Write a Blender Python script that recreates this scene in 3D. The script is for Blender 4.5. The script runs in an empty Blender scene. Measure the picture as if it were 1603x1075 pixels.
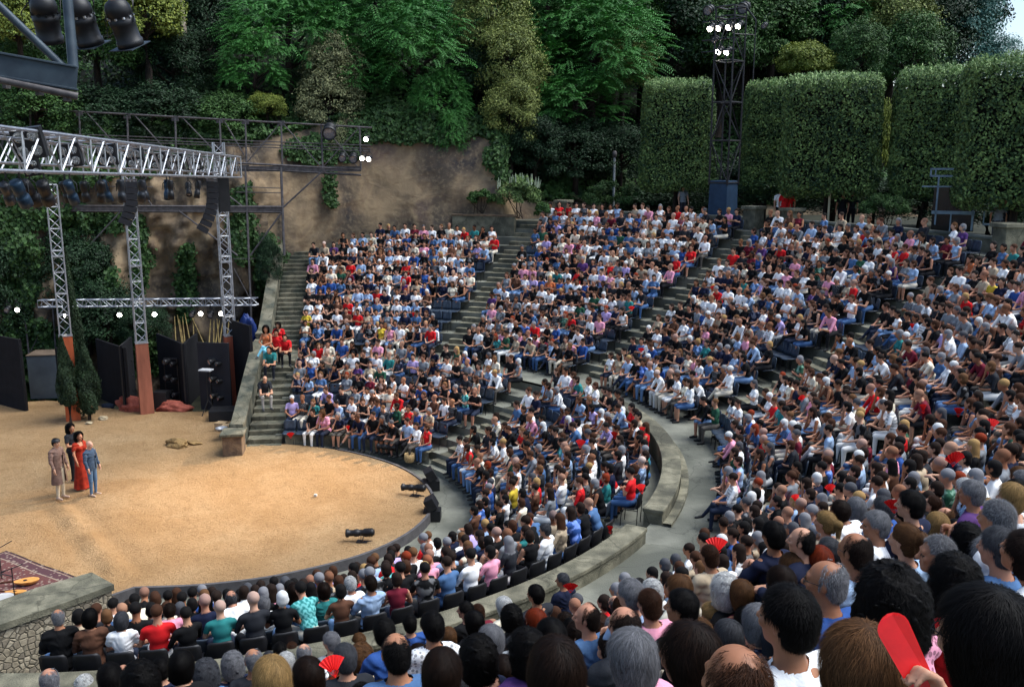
import bpy, math, random
import numpy as np
from mathutils import Vector, Matrix
PI = math.pi
rad = math.radians
sc = bpy.context.scene
COL = sc.collection
rng = np.random.default_rng(7)
R_ = random.Random(11)

# ------------------------------------------------------------------ camera
FPX = 1450.97
CAM = np.array([12.655, -23.179, 10.183])
YAW, PIT = 1.76706, 0.19722
FW = np.array([math.cos(YAW)*math.cos(PIT), math.sin(YAW)*math.cos(PIT), -math.sin(PIT)])
RT = np.array([math.sin(YAW), -math.cos(YAW), 0.0])
UP = np.cross(RT, FW)
cd = bpy.data.cameras.new('camera'); cam = bpy.data.objects.new('camera', cd); COL.objects.link(cam)
cd.sensor_width = 36; cd.lens = FPX/1603*36; cd.clip_start = 0.1; cd.clip_end = 600
cam.location = CAM
m3 = Matrix((RT, UP, -FW)).transposed()
cam.rotation_euler = m3.to_euler()
sc.camera = cam

# ------------------------------------------------------------------ world, sun, exposure
w = bpy.data.worlds.new('World'); sc.world = w; w.use_nodes = True
nt = w.node_tree; nt.nodes.clear()
sky = nt.nodes.new('ShaderNodeTexSky'); sky.sky_type = 'NISHITA'; sky.sun_disc = False
SUN_EL, SUN_AZ = rad(60), rad(12)           # azimuth measured from +X towards +Y
sky.sun_elevation = SUN_EL; sky.sun_rotation = rad(90) - SUN_AZ
sky.air_density = 1.0; sky.dust_density = 1.6; sky.ozone_density = 1.2
bg = nt.nodes.new('ShaderNodeBackground'); bg.inputs[1].default_value = 0.09
wo = nt.nodes.new('ShaderNodeOutputWorld')
nt.links.new(sky.outputs[0], bg.inputs[0]); nt.links.new(bg.outputs[0], wo.inputs[0])
sl = bpy.data.lights.new('sun', 'SUN'); sl.energy = 2.0; sl.angle = rad(45); sl.color = (0.94, 0.98, 1.0)
so = bpy.data.objects.new('sun', sl); COL.objects.link(so)
sd = Vector((math.cos(SUN_AZ)*math.cos(SUN_EL), math.sin(SUN_AZ)*math.cos(SUN_EL), math.sin(SUN_EL)))
so.rotation_euler = sd.to_track_quat('Z', 'Y').to_euler(); so.location = (0, 0, 60)
sc.view_settings.view_transform = 'Standard'; sc.view_settings.look = 'None'
sc.view_settings.gamma = 1.0; sc.view_settings.exposure = 1.3
sc.render.engine = 'CYCLES'

# ------------------------------------------------------------------ pixel helpers (give a real 3-D point)
def ray(px, py): return FW + (px-801.5)/FPX*RT - (py-537.5)/FPX*UP
def at(px, py, D): return CAM + D*ray(px, py)
def gz(px, py, z=0.0):
    r = ray(px, py); return CAM + r*(z-CAM[2])/r[2]
def proj(q):
    q = np.asarray(q, float)-CAM; d = q@FW
    return np.stack([801.5+FPX*(q@RT)/d, 537.5-FPX*(q@UP)/d, d], -1)
def onr(px, r, z):
    for D in np.linspace(80, 5, 3000):
        v = ((z-CAM[2])/D-FW[2])/UP[2]
        q = CAM+D*(FW+(px-801.5)/FPX*RT+v*UP)
        if math.hypot(q[0], q[1]) <= r: return q
def lin(c):
    return tuple(((x/12.92) if x <= 0.04045 else ((x+0.055)/1.055)**2.4) for x in c)
def hexc(h):
    return lin(tuple(int(h[i:i+2], 16)/255 for i in (0, 2, 4)))

# ------------------------------------------------------------------ tagging and linking
def tag(o, label=None, cat=None, group=None, kind=None):
    if label: o['label'] = label
    if cat: o['category'] = cat
    if group: o['group'] = group
    if kind: o['kind'] = kind
    return o
def empty(name, loc=(0, 0, 0), rz=0.0, **kw):
    o = bpy.data.objects.new(name, None); COL.objects.link(o)
    o.location = tuple(loc); o.rotation_euler = (0, 0, rz); o.empty_display_size = 0.2
    return tag(o, **kw)
def link_mesh(name, me, parent=None, mats=()):
    o = bpy.data.objects.new(name, me); COL.objects.link(o)
    if parent is not None: o.parent = parent
    for m in mats: me.materials.append(m)
    return o
def np_mesh(name, V, F, mi=None, smooth=False, col=None):
    """F: (n,3) or (n,4) int array, or list of such arrays"""
    me = bpy.data.meshes.new(name)
    V = np.asarray(V, np.float32)
    Fs = F if isinstance(F, list) else [F]
    Fs = [np.asarray(f, np.int32) for f in Fs if len(f)]
    nl = sum(f.size for f in Fs); npoly = sum(len(f) for f in Fs)
    me.vertices.add(len(V)); me.vertices.foreach_set('co', V.ravel())
    me.loops.add(nl); me.loops.foreach_set('vertex_index', np.concatenate([f.ravel() for f in Fs]))
    st = []; s = 0
    for f in Fs:
        st.append(s+np.arange(len(f))*f.shape[1]); s += f.size
    me.polygons.add(npoly); me.polygons.foreach_set('loop_start', np.concatenate(st).astype(np.int32))
    if mi is not None: me.polygons.foreach_set('material_index', np.asarray(mi, np.int32))
    if smooth is not False:
        sm = np.ones(npoly, bool) if smooth is True else np.asarray(smooth, bool)
        me.polygons.foreach_set('use_smooth', sm)
    else: me.polygons.foreach_set('use_smooth', np.zeros(npoly, bool))
    me.update(calc_edges=True)
    if col is not None:
        a = me.color_attributes.new('Col', 'FLOAT_COLOR', 'POINT')
        a.data.foreach_set('color', np.c_[col, np.ones(len(col))].astype(np.float32).ravel())
    return me

class MB:
    """collects boxes, bars, tubes, lathes, prisms; build() links them as ONE mesh object"""
    def __init__(s): s.v = []; s.f = []; s.m = []; s.sm = []; s.cm = 0
    def add(s, V, F, smooth=False):
        b = len(s.v); s.v.extend([tuple(float(c) for c in p) for p in V])
        for f in F:
            s.f.append([b+i for i in f]); s.m.append(s.cm); s.sm.append(smooth)
        return s
    def mat(s, i): s.cm = i; return s
    def box(s, c, size, rz=0.0, M=None, taper=1.0):
        x, y, z = [a/2 for a in size]
        P = []
        for k, zz in ((1, -z), (taper, z)):
            P += [(-x*k, -y*k, zz), (x*k, -y*k, zz), (x*k, y*k, zz), (-x*k, y*k, zz)]
        if M is None: M = Matrix.Rotation(rz, 3, 'Z')
        V = [Vector(c)+M @ Vector(p) for p in P]
        return s.add(V, [(3, 2, 1, 0), (4, 5, 6, 7), (0, 1, 5, 4), (1, 2, 6, 5), (2, 3, 7, 6), (3, 0, 4, 7)])
    def prism(s, pts, z0, z1):
        n = len(pts)
        V = [(p[0], p[1], z0) for p in pts]+[(p[0], p[1], z1) for p in pts]
        F = [tuple(range(n))[::-1], tuple(range(n, 2*n))]+[(i, (i+1) % n, n+(i+1) % n, n+i) for i in range(n)]
        return s.add(V, F)
    def tube(s, a, b, r, n=6, r2=None, cap=True):
        a = Vector(a); b = Vector(b); d = b-a
        if d.length < 1e-6: return s
        q = d.to_track_quat('Z', 'Y').to_matrix(); r2 = r if r2 is None else r2
        V = [a+q @ Vector((r*math.cos(2*PI*i/n), r*math.sin(2*PI*i/n), 0)) for i in range(n)]
        V += [b+q @ Vector((r2*math.cos(2*PI*i/n), r2*math.sin(2*PI*i/n), 0)) for i in range(n)]
        F = [(i, (i+1) % n, n+(i+1) % n, n+i) for i in range(n)]
        s.add(V, F, smooth=n > 6)
        if cap: s.add(V, [tuple(range(n))[::-1], tuple(range(n, 2*n))])
        return s
    def path(s, pts, rs, n=8):
        pts = [Vector(p) for p in pts]; V = []; F = []
        for k, p in enumerate(pts):
            d = (pts[min(k+1, len(pts)-1)]-pts[max(k-1, 0)]).normalized(); q = d.to_track_quat('Z', 'Y').to_matrix()
            r = rs[k] if hasattr(rs, '__len__') else rs
            V += [p+q @ Vector((r*math.cos(2*PI*i/n), r*math.sin(2*PI*i/n), 0)) for i in range(n)]
        for k in range(len(pts)-1):
            F += [(k*n+i, k*n+(i+1) % n, (k+1)*n+(i+1) % n, (k+1)*n+i) for i in range(n)]
        s.add(V, F, smooth=True)
        return s.add(V[:n]+V[-n:], [tuple(range(n))[::-1], tuple(range(n, 2*n))])
    def lathe(s, prof, M=None, n=16, c=(0, 0, 0)):
        M = M or Matrix.Identity(3); V = []
        for r, z in prof:
            V += [Vector(c)+M @ Vector((r*math.cos(2*PI*i/n), r*math.sin(2*PI*i/n), z)) for i in range(n)]
        F = []
        for k in range(len(prof)-1):
            F += [(k*n+i, k*n+(i+1) % n, (k+1)*n+(i+1) % n, (k+1)*n+i) for i in range(n)]
        return s.add(V, F, smooth=True)
    def mesh(s, name, mats=()):
        me = bpy.data.meshes.new(name); me.from_pydata(s.v, [], s.f)
        me.polygons.foreach_set('material_index', s.m); me.polygons.foreach_set('use_smooth', s.sm)
        for m in mats: me.materials.append(m)
        me.update(); return me
    def build(s, name, mats, parent=None, bevel=0.0, **kw):
        if not isinstance(mats, (list, tuple)): mats = [mats]
        o = link_mesh(name, s.mesh(name, mats), parent)
        if bevel:
            b = o.modifiers.new('bevel', 'BEVEL'); b.width = bevel; b.segments = 2; b.limit_method = 'ANGLE'
        return tag(o, **kw) if kw else o
def copy_tree(o, parent=None, keep_label=False):
    c = o.copy(); COL.objects.link(c)
    if parent is not None: c.parent = parent
    for ch in list(o.children): copy_tree(ch, c)
    return c

def fbm(P, scale=1.0, octs=4, seed=0, gain=0.5):
    """cheap smooth noise, sums of rotated sines; P (n,3)"""
    r = np.random.default_rng(seed); P = np.asarray(P, float)*scale
    out = np.zeros(len(P)); a = 1.0; tot = 0
    for o in range(octs):
        for j in range(4):
            d = r.normal(size=3); d /= np.linalg.norm(d); ph = r.uniform(0, 6.28, 2)
            d2 = r.normal(size=3); d2 /= np.linalg.norm(d2)
            out += a*np.sin(P@d*2**o*3.1+ph[0]+1.7*np.sin(P@d2*2**o*2.3+ph[1]))
        tot += a*2.2; a *= gain
    return out/tot

# ------------------------------------------------------------------ materials
def new_mat(name, rough=0.8, metal=0.0, spec=0.3):
    m = bpy.data.materials.new(name); m.use_nodes = True
    b = m.node_tree.nodes['Principled BSDF']
    b.inputs['Roughness'].default_value = rough; b.inputs['Metallic'].default_value = metal
    b.inputs['Specular IOR Level'].default_value = spec
    return m, m.node_tree, b
def mat(name, c, c2=None, scale=6.0, rough=0.8, metal=0.0, bump=0.0, bscale=None, spec=0.3, detail=6.0, contrast=(0.35, 0.65), c3=None, s3=0.6, stretch=None):
    m, nt, b = new_mat(name, rough, metal, spec)
    L = nt.links.new
    tc = nt.nodes.new('ShaderNodeTexCoord')
    src = tc.outputs['Object']
    if stretch:
        mp = nt.nodes.new('ShaderNodeMapping'); mp.inputs['Scale'].default_value = stretch
        L(src, mp.inputs[0]); src = mp.outputs[0]
    if c2 is None: c2 = tuple(x*0.75 for x in c)
    n = nt.nodes.new('ShaderNodeTexNoise'); n.inputs['Scale'].default_value = scale; n.inputs['Detail'].default_value = detail
    L(src, n.inputs['Vector'])
    r = nt.nodes.new('ShaderNodeValToRGB'); r.color_ramp.elements[0].position = contrast[0]; r.color_ramp.elements[1].position = contrast[1]
    r.color_ramp.elements[0].color = (*c2, 1); r.color_ramp.elements[1].color = (*c, 1)
    L(n.outputs['Fac'], r.inputs[0]); out = r.outputs[0]
    if c3 is not None:
        n3 = nt.nodes.new('ShaderNodeTexNoise'); n3.inputs['Scale'].default_value = s3; n3.inputs['Detail'].default_value = 5
        L(src, n3.inputs['Vector'])
        r3 = nt.nodes.new('ShaderNodeValToRGB'); r3.color_ramp.elements[0].position = 0.45; r3.color_ramp.elements[1].position = 0.62
        L(n3.outputs['Fac'], r3.inputs[0])
        mx = nt.nodes.new('ShaderNodeMix'); mx.data_type = 'RGBA'
        L(r3.outputs[0], mx.inputs['Factor']); L(out, mx.inputs['A']); mx.inputs['B'].default_value = (*c3, 1)
        out = mx.outputs['Result']
    L(out, b.inputs['Base Color'])
    if bump:
        n2 = nt.nodes.new('ShaderNodeTexNoise'); n2.inputs['Scale'].default_value = bscale or scale*4; n2.inputs['Detail'].default_value = 8
        L(src, n2.inputs['Vector'])
        bp = nt.nodes.new('ShaderNodeBump'); bp.inputs['Strength'].default_value = bump; bp.inputs['Distance'].default_value = 0.05
        L(n2.outputs['Fac'], bp.inputs['Height']); L(bp.outputs[0], b.inputs['Normal'])
    return m
def emis(name, c, s):
    m, nt, b = new_mat(name, 0.4)
    b.inputs['Base Color'].default_value = (*c, 1); b.inputs['Emission Color'].default_value = (*c, 1); b.inputs['Emission Strength'].default_value = s
    return m
M = {}
M['stone'] = mat('grey_stone', lin((.52, .50, .42)), lin((.36, .35, .29)), 3.0, 0.9, bump=.5, bscale=30, c3=lin((.29, .285, .24)), s3=.9)
M['concrete'] = mat('pale_concrete', lin((.50, .50, .45)), lin((.40, .40, .36)), 1.2, 0.9, bump=.3, bscale=40, c3=lin((.33, .335, .30)), s3=.5)
M['sidewall'] = mat('side_wall_stone', lin((.49, .47, .40)), lin((.34, .33, .27)), 2.4, 0.95, bump=.7, bscale=25, c3=lin((.30, .31, .27)), s3=1.4)
def crack(m, scale, wid, k=.45):
    nt = m.node_tree; b = nt.nodes['Principled BSDF']; src = b.inputs['Base Color'].links[0].from_socket
    tc = nt.nodes.new('ShaderNodeTexCoord'); nz = nt.nodes.new('ShaderNodeTexNoise'); nz.inputs['Scale'].default_value = 2.0; nz.inputs['Detail'].default_value = 6
    nt.links.new(tc.outputs['Object'], nz.inputs['Vector']); vm = nt.nodes.new('ShaderNodeVectorMath'); vm.operation = 'MULTIPLY_ADD'
    nt.links.new(nz.outputs['Color'], vm.inputs[0]); vm.inputs[1].default_value = (.5, .5, .5); nt.links.new(tc.outputs['Object'], vm.inputs[2])
    v = nt.nodes.new('ShaderNodeTexVoronoi'); v.feature = 'DISTANCE_TO_EDGE'; v.inputs['Scale'].default_value = scale; nt.links.new(vm.outputs[0], v.inputs['Vector'])
    r = nt.nodes.new('ShaderNodeValToRGB'); r.color_ramp.elements[0].color = (k, k, k, 1); r.color_ramp.elements[0].position = wid*.4; r.color_ramp.elements[1].position = wid
    nt.links.new(v.outputs['Distance'], r.inputs[0]); mx = nt.nodes.new('ShaderNodeMix'); mx.data_type = 'RGBA'; mx.blend_type = 'MULTIPLY'; mx.inputs['Factor'].default_value = 1
    nt.links.new(src, mx.inputs['A']); nt.links.new(r.outputs[0], mx.inputs['B']); nt.links.new(mx.outputs['Result'], b.inputs['Base Color'])
crack(M['concrete'], .55, .010, .74); crack(M['stone'], .9, .02, .65); crack(M['sidewall'], 1.3, .03, .6)
M['black'] = mat('black_paint', (.012, .012, .014), (.006, .006, .007), 5, 0.5, spec=.4)
M['blackcloth'] = mat('black_drape', (.008, .008, .011), (.004, .004, .006), 3, 0.95)
M['tower_steel'] = mat('black_steel', (.035, .033, .036), (.02, .02, .022), 6, 0.5, metal=.2)
M['steel'] = mat('dark_steel', (.12, .107, .105), (.065, .058, .058), 6, 0.55, metal=.3)
M['bluesteel'] = mat('blue_grey_steel', (.05, .07, .085), (.03, .042, .055), 5, 0.5, metal=.2)
M['alu'] = mat('aluminium', (.46, .47, .49), (.32, .33, .35), 8, 0.35, metal=.6, spec=.5)
M['lamp'] = emis('lit_lamp', (1.0, .93, .80), 14)
M['warmlamp'] = emis('warm_lamp_glow', (1.0, .55, .18), 1.6)
M['glass'] = mat('lens_glass', (.25, .25, .27), (.12, .12, .14), 20, 0.15, spec=.8)
M['kerb'] = mat('dark_kerb', (.10, .093, .093), (.07, .066, .068), 4, .85, bump=.2)
# =================================================================== the site
RA, R1, R2, Z1 = 7.08, 12.49, 14.36, 1.94
NU, NL = 14, 7
def polar(r, a, z=0.0): return (r*math.cos(a), r*math.sin(a), z)
def zup(k): return Z1+0.366*k           # floor of upper row k
def rup(k): return 14.55+0.69*k         # pelvis radius of upper row k
def zlo(j): return -0.06+0.284*j
def rlo(j): return 7.30+0.71*j
AISLE_U = [rad(x) for x in (79.2, 50.3, 21.5, -7.3, -36.1)]
AISLE_L = [rad(51.0), rad(-16.0)]
A0, A1 = rad(-80), rad(107.3)
TOPZ = zup(NU)                           # terrace behind the last row

def sheet(poly, z, name, m, kind='structure', **kw):
    mb = MB(); mb.add([(p[0], p[1], z) for p in poly], [tuple(range(len(poly)))])
    return tag(mb.build(name, m), kind=kind, **kw)

# ground reaching the horizon
M['soil'] = mat('dark_soil', (.035, .035, .02), (.018, .02, .012), .8, 1, bump=.3)
sheet([(-300, -300), (300, -300), (300, 300), (-300, 300)], -0.9, 'ground', M['soil'])
# pavement round the orchestra (walking surface inside the seats)
mb = MB(); n = 72
pv = [polar(7.6, -PI/2+rad(-30)+(rad(110)+PI/2+rad(34))*i/n, -.26) for i in range(n+1)]
mb.add([(0, 0, -.26)]+pv, [(0, i+1, i+2) for i in range(n)])
tag(mb.build('pavement', M['concrete']), kind='structure')

# sand stage: displaced sheet clipped by a smooth outline
def smooth_poly(pts, it=2):
    for _ in range(it):
        q = []
        for i in range(len(pts)):
            a, b = np.array(pts[i]), np.array(pts[(i+1) % len(pts)])
            q += [tuple(a*.75+b*.25), tuple(a*.25+b*.75)]
        pts = q
    return pts
disc = [(-0.36, -4.54), (.93, -4.2), (1.7, -3.85), (2.5, -3.45), (3.3, -2.8), (4.0, -2.15), (4.55, -1.45), (4.95, -.62), (5.22, .27), (5.32, 1.44), (5.1, 2.65), (4.6, 3.68), (3.71, 4.8), (2.75, 5.6), (1.64, 6.2), (.4, 6.68), (-.95, 6.9), (-2.3, 6.93)]
dd = [disc[0]]
for i in range(len(disc)-1):
    a, b = np.array(disc[i]), np.array(disc[i+1])
    for t in (.33, .66, 1): dd.append(tuple(a+(b-a)*t))
for _ in range(3): dd = [dd[0]]+[tuple((np.array(dd[i-1])+2*np.array(dd[i])+np.array(dd[i+1]))/4) for i in range(1, len(dd)-1)]+[dd[-1]]
outline = dd+[(-3.31, 6.74), (-3.7, 7.6), (-4.2, 9.6), (-6.57, 10.5), (-9.0, 9.9), (-10.7, 10.0), (-12.5, 10.6), (-14.4, 10.7), (-16.2, 9.8), (-22, 8), (-30, 2), (-30, -24), (-4, -24), (-2.4, -10.5), (-1.2, -7.6), (.35, -6.1), (-.75, -5.4)]
def inside(P, poly):
    x, y = P[:, 0], P[:, 1]; r = np.zeros(len(P), bool); n = len(poly)
    for i in range(n):
        x0, y0 = poly[i]; x1, y1 = poly[(i+1) % n]
        c = ((y0 > y) != (y1 > y)) & (x < (x1-x0)*(y-y0)/(y1-y0+1e-12)+x0); r ^= c
    return r
def dist_poly(P, poly):
    d = np.full(len(P), 1e9)
    for i in range(len(poly)):
        a = np.array(poly[i]); b = np.array(poly[(i+1) % len(poly)]); ab = b-a
        t = np.clip(((P-a)@ab)/(ab@ab+1e-12), 0, 1); d = np.minimum(d, np.linalg.norm(P-a-t[:, None]*ab, axis=1))
    return d
def sand_z(x, y):
    P = np.c_[x, y, np.zeros(len(x))]
    z = .05*fbm(P, .35, 3, 5)+.02*fbm(P, 1.8, 3, 6)+.012*np.maximum(0, fbm(P, 5, 2, 8))
    # ridge of pushed-up sand running down the left
    a = np.array([-5.6, -.2]); b = np.array([-1.2, -3.9]); ab = b-a
    t = np.clip(((P[:, :2]-a)@ab)/(ab@ab), 0, 1); dd_ = np.linalg.norm(P[:, :2]-a-t[:, None]*ab, axis=1)
    z += .11*np.exp(-(dd_/.30)**2)*(.6+.5*fbm(P, 1.5, 2, 9))-.06*np.exp(-((dd_-.45)/.25)**2)
    return z
from mathutils.geometry import delaunay_2d_cdt
ol = []
for i in range(len(outline)):
    a = np.array(outline[i]); b = np.array(outline[(i+1) % len(outline)]); k = max(1, int(np.linalg.norm(b-a)/.6))
    ol += [tuple(a+(b-a)*t/k) for t in range(k)]
xs = []
gx, gy = np.meshgrid(np.arange(-13, 5.6, .13), np.arange(-8, 10.8, .13)); G = np.c_[gx.ravel(), gy.ravel()]
gx, gy = np.meshgrid(np.arange(-30, 5.6, 1.1), np.arange(-24, 12, 1.1)); G2 = np.c_[gx.ravel(), gy.ravel()]
G2 = G2[~((G2[:, 0] > -13.3) & (G2[:, 1] > -8.3) & (G2[:, 1] < 11))]
G = np.r_[G, G2]; G = G+rng.normal(size=G.shape)*.012
G = G[inside(G, outline)]; G = G[dist_poly(G, outline) > .09]
co = [Vector(p) for p in ol]+[Vector(p) for p in G]; nb = len(ol)
vo, _, fo, *_r = delaunay_2d_cdt(co, [(i, (i+1) % nb) for i in range(nb)], [], 1, 1e-5)
vx = np.array([[v.x, v.y] for v in vo]); dz = np.clip(dist_poly(vx, outline)/.5, 0, 1)
V = np.c_[vx, sand_z(vx[:, 0], vx[:, 1])*dz]
m, nt, b = new_mat('sand', .95, 0, .1); L = nt.links.new
tc = nt.nodes.new('ShaderNodeTexCoord')
def noise(scale, det=8, vec=None, dist=0):
    n = nt.nodes.new('ShaderNodeTexNoise'); n.inputs['Scale'].default_value = scale; n.inputs['Detail'].default_value = det; n.inputs['Distortion'].default_value = dist
    L(vec or tc.outputs['Object'], n.inputs['Vector']); return n.outputs['Fac']
def ramp(f, stops):
    r = nt.nodes.new('ShaderNodeValToRGB'); e = r.color_ramp.elements
    while len(e) < len(stops): e.new(.5)
    for i, (p, c) in enumerate(stops): e[i].position = p; e[i].color = (*c, 1)
    L(f, r.inputs[0]); return r.outputs[0]
def mixc(f, a, b_, mode='MIX'):
    x = nt.nodes.new('ShaderNodeMix'); x.data_type = 'RGBA'; x.blend_type = mode
    if isinstance(f, float): x.inputs['Factor'].default_value = f
    else: L(f, x.inputs['Factor'])
    for s, v in (('A', a), ('B', b_)):
        if isinstance(v, tuple): x.inputs[s].default_value = (*v, 1)
        else: L(v, x.inputs[s])
    return x.outputs['Result']
c1 = ramp(noise(.55, 12, dist=.6), [(.35, (.40, .245, .115)), (.5, (.46, .29, .143)), (.68, (.50, .33, .172))])
c2 = mixc(ramp(noise(14, 8), [(.50, (0, 0, 0)), (.7, (.6, .6, .6))]), c1, (.27, .15, .065))
c3 = mixc(ramp(noise(70, 3), [(.62, (0, 0, 0)), (.72, (.6, .6, .6))]), c2, (.50, .35, .20))
c4 = mixc(ramp(noise(2.6, 9, dist=1.2), [(.50, (0, 0, 0)), (.68, (.42, .42, .42))]), c3, (.30, .18, .085))
L(c4, b.inputs['Base Color'])
bp = nt.nodes.new('ShaderNodeBump'); bp.inputs['Strength'].default_value = .9; bp.inputs['Distance'].default_value = .10
ma = nt.nodes.new('ShaderNodeMath'); ma.operation = 'MULTIPLY_ADD'; L(noise(9, 10, dist=1.0), ma.inputs[0]); ma.inputs[1].default_value = 1.0; L(noise(45, 4), ma.inputs[2])
L(ma.outputs[0], bp.inputs['Height']); L(bp.outputs[0], b.inputs['Normal'])
M['sand'] = m
me = bpy.data.meshes.new('sand_stage'); me.from_pydata([tuple(v) for v in V], [], [tuple(f) for f in fo])
me.polygons.foreach_set('use_smooth', [True]*len(me.polygons))
o = link_mesh('sand_ground', me, None, [M['sand']]); tag(o, kind='structure')
# raised dark kerb board following the edge of the sand disc
mb = MB(); kd = [(-1.25, -6.0)]+[(-0.36, -4.54)]+dd[1:-6]
kin = []; kout = []
for i, p in enumerate(kd):
    a = np.array(kd[max(i-1, 0)]); c = np.array(kd[min(i+1, len(kd)-1)]); t = (c-a)/np.linalg.norm(c-a); nrm = np.array([t[1], -t[0]])
    kin.append(np.array(p)-nrm*.02); kout.append(np.array(p)+nrm*.06)
n = len(kd); Vv = []
for q, z in ((kin, .035), (kout, .03), (kout, -.27), (kin, -.27)): Vv += [(p[0], p[1], z) for p in q]
Ff = []
for r in range(4):
    r2 = (r+1) % 4; Ff += [(r*n+i, r*n+i+1, r2*n+i+1, r2*n+i) for i in range(n-1)]
mb.add(Vv, Ff, False)
mb.build('stage_kerb', M['kerb'], label='dark grey kerb board curving round the edge of the sand stage', cat='kerb')

# ------------------------------------------------------------------ seating tiers
def arc_steps(mb, prof, a0, a1, da=rad(1.6), jit=0.0):
    """prof: list of (r,z) outward; sweeps it between two azimuths"""
    n = max(2, int(abs(a1-a0)/da)); m_ = len(prof); V = []; F = []
    for i in range(n+1):
        a = a0+(a1-a0)*i/n
        V += [polar(r, a, z) for r, z in prof]
    for i in range(n):
        F += [(i*m_+j, i*m_+j+1, (i+1)*m_+j+1, (i+1)*m_+j) for j in range(m_-1)]
    mb.add(V, F)
def stair(mb, az, r0, z0, n, dr, dz, width, r_off=0.0):
    """two steps for every row, radial"""
    c, s = math.cos(az), math.sin(az); hw = width/2
    for i in range(n):
        for h in (0, 1):
            ra = r0+dr*(i+h*.5)+r_off; z = z0+dz*(i+(h+1)*.5)
            rb = ra+dr*.5 if not (i == n-1 and h == 1) else ra+dr*.5
            pts = [(ra, -hw), (rb+.01, -hw), (rb+.01, hw), (ra, hw)]
            mb.prism([(x*c-y*s, x*s+y*c) for x, y in pts], z-dz*1.1, z+.004+.001*h)
tier = empty('upper_seating_tier', (0, 0, 0), label='large grey stone upper seating tier rising behind the walkway', cat='seating tier')
mb = MB(); prof = [(R2, Z1-.01)]
for k in range(NU):
    rr = 14.80+.69*k
    prof += [(rr, zup(k)), (rr+.001, zup(k+1))]
prof[0] = (R2, zup(0)+.004); prof += [(26.2, TOPZ)]
arc_steps(mb, prof, A0, A1)
mb.build('terrace', M['concrete'], tier)
for az in AISLE_U:
    mb = MB(); stair(mb, az, 14.80-.345, zup(0), NU, .69, .366, 1.15)
    mb.build('staircase', M['stone'], tier)
tier2 = empty('lower_seating_tier', (0, 0, 0), label='grey stone lower seating tier between the orchestra and the walkway', cat='seating tier')
mb = MB(); prof = [(6.95, -.3), (6.951, zlo(0))]
for j in range(NL-1): prof += [(7.55+.71*j, zlo(j)), (7.551+.71*j, zlo(j+1))]
prof += [(12.0, zlo(NL-1))]
arc_steps(mb, prof, A0, A1)
mb.build('terrace', M['concrete'], tier2)
for az in AISLE_L:
    mb = MB(); stair(mb, az, 7.55-.355, zlo(0), NL-1, .71, .284, 1.25)
    mb.build('staircase', M['stone'], tier2)
# bench of stone along the front row (the pale curved bench backs)
mb = MB()
for a0_, a1_ in ((rad(56), rad(104)), (rad(-8), rad(46))):
    arc_steps(mb, [(7.12, zlo(0)), (7.12, zlo(0)+.42), (7.50, zlo(0)+.42), (7.50, zlo(0)+.42)], a0_, a1_)
mb.build('stone_bench', M['stone'], tier2)
# curved parapet between the lower tier and the walkway
def parapet(name, a0, a1, ri, ro, z0, z1, label, m=None, cat='wall', parent=None):
    p = empty(name, (0, 0, 0), label=label, cat=cat)
    mb = MB(); n = max(2, int(abs(a1-a0)/rad(1.5)))
    # masonry body and a slightly proud coping
    def ring(ra, rb, za, zb, a_0, a_1):
        V = []
        for i in range(n+1):
            a = a_0+(a_1-a_0)*i/n
            V += [polar(ra, a, za), polar(ra, a, zb), polar(rb, a, zb), polar(rb, a, za)]
        F = [(i*4+j, i*4+(j+1) % 4, (i+1)*4+(j+1) % 4, (i+1)*4+j) for i in range(n) for j in range(4)]
        F += [(3, 2, 1, 0), (n*4, n*4+1, n*4+2, n*4+3)]
        return V, F
    mb.add(*ring(ri+.03, ro-.03, z0, z1-.1, a0, a1)); mb.build('wall_body', M['stone'], p)
    mb = MB(); mb.add(*ring(ri, ro, z1-.1, z1, a0-.002, a1+.002)); mb.build('coping', m or M['stone'], p, bevel=.02)
    return p
W1 = R1-.5
parapet('parapet_wall', rad(-80), rad(-18.6), W1, R1, Z1-.5, Z1+.36, 'low curved stone parapet behind the black chairs nearest the camera')
parapet('parapet_wall', rad(-13.4), rad(44), W1, R1, Z1-.5, Z1+.36, 'low curved stone parapet on the right bend of the walkway')
mb = MB(); arc_steps(mb, [(R1, Z1+.08), (R1+.2, Z1+.08), (R1+.2, Z1)], rad(-13.6), rad(30)); mb.build('plinth', M['stone'], bpy.data.objects['parapet_wall.001'])
# walkway between the tiers
mb = MB(); arc_steps(mb, [(W1+.2, Z1), (R2+.05, Z1)], A0, A1)
arc_steps(mb, [(W1-.02, zlo(NL-1)), (W1-.02, Z1)], rad(44), A1)
tag(mb.build('walkway', M['concrete']), kind='structure')

# ------------------------------------------------------------------ side staircase and its sloping wall
Ra_, Rb_ = np.array([-1.98, 6.9]), np.array([-6.56, 20.9]); sdir = (Rb_-Ra_)/np.linalg.norm(Rb_-Ra_); sleft = np.array([-sdir[1], sdir[0]])
SL = np.linalg.norm(Rb_-Ra_)
def surf(r):
    if r < R1: return max(0, (r-RA)*Z1/(R1-RA))
    if r < R2: return Z1
    return Z1+.531*(r-R2)
ss = empty('side_staircase', (Ra_[0], Ra_[1], 0), label='long grey stone staircase along the left side wall', cat='staircase')
mb = MB(); t = 0.0; N = 56; prev = 0
def sq(p, d, l): return p+sdir*d+sleft*l
heights = []
for i in range(N):
    d0 = SL*i/N-.25; d1 = SL*(i+1)/N-.25; pm = Ra_+sdir*d1; r = np.linalg.norm(pm)
    z = surf(r)
    if i % 1 == 0: z = round(z/.165)*.165
    heights.append(z)
i = 0
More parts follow.
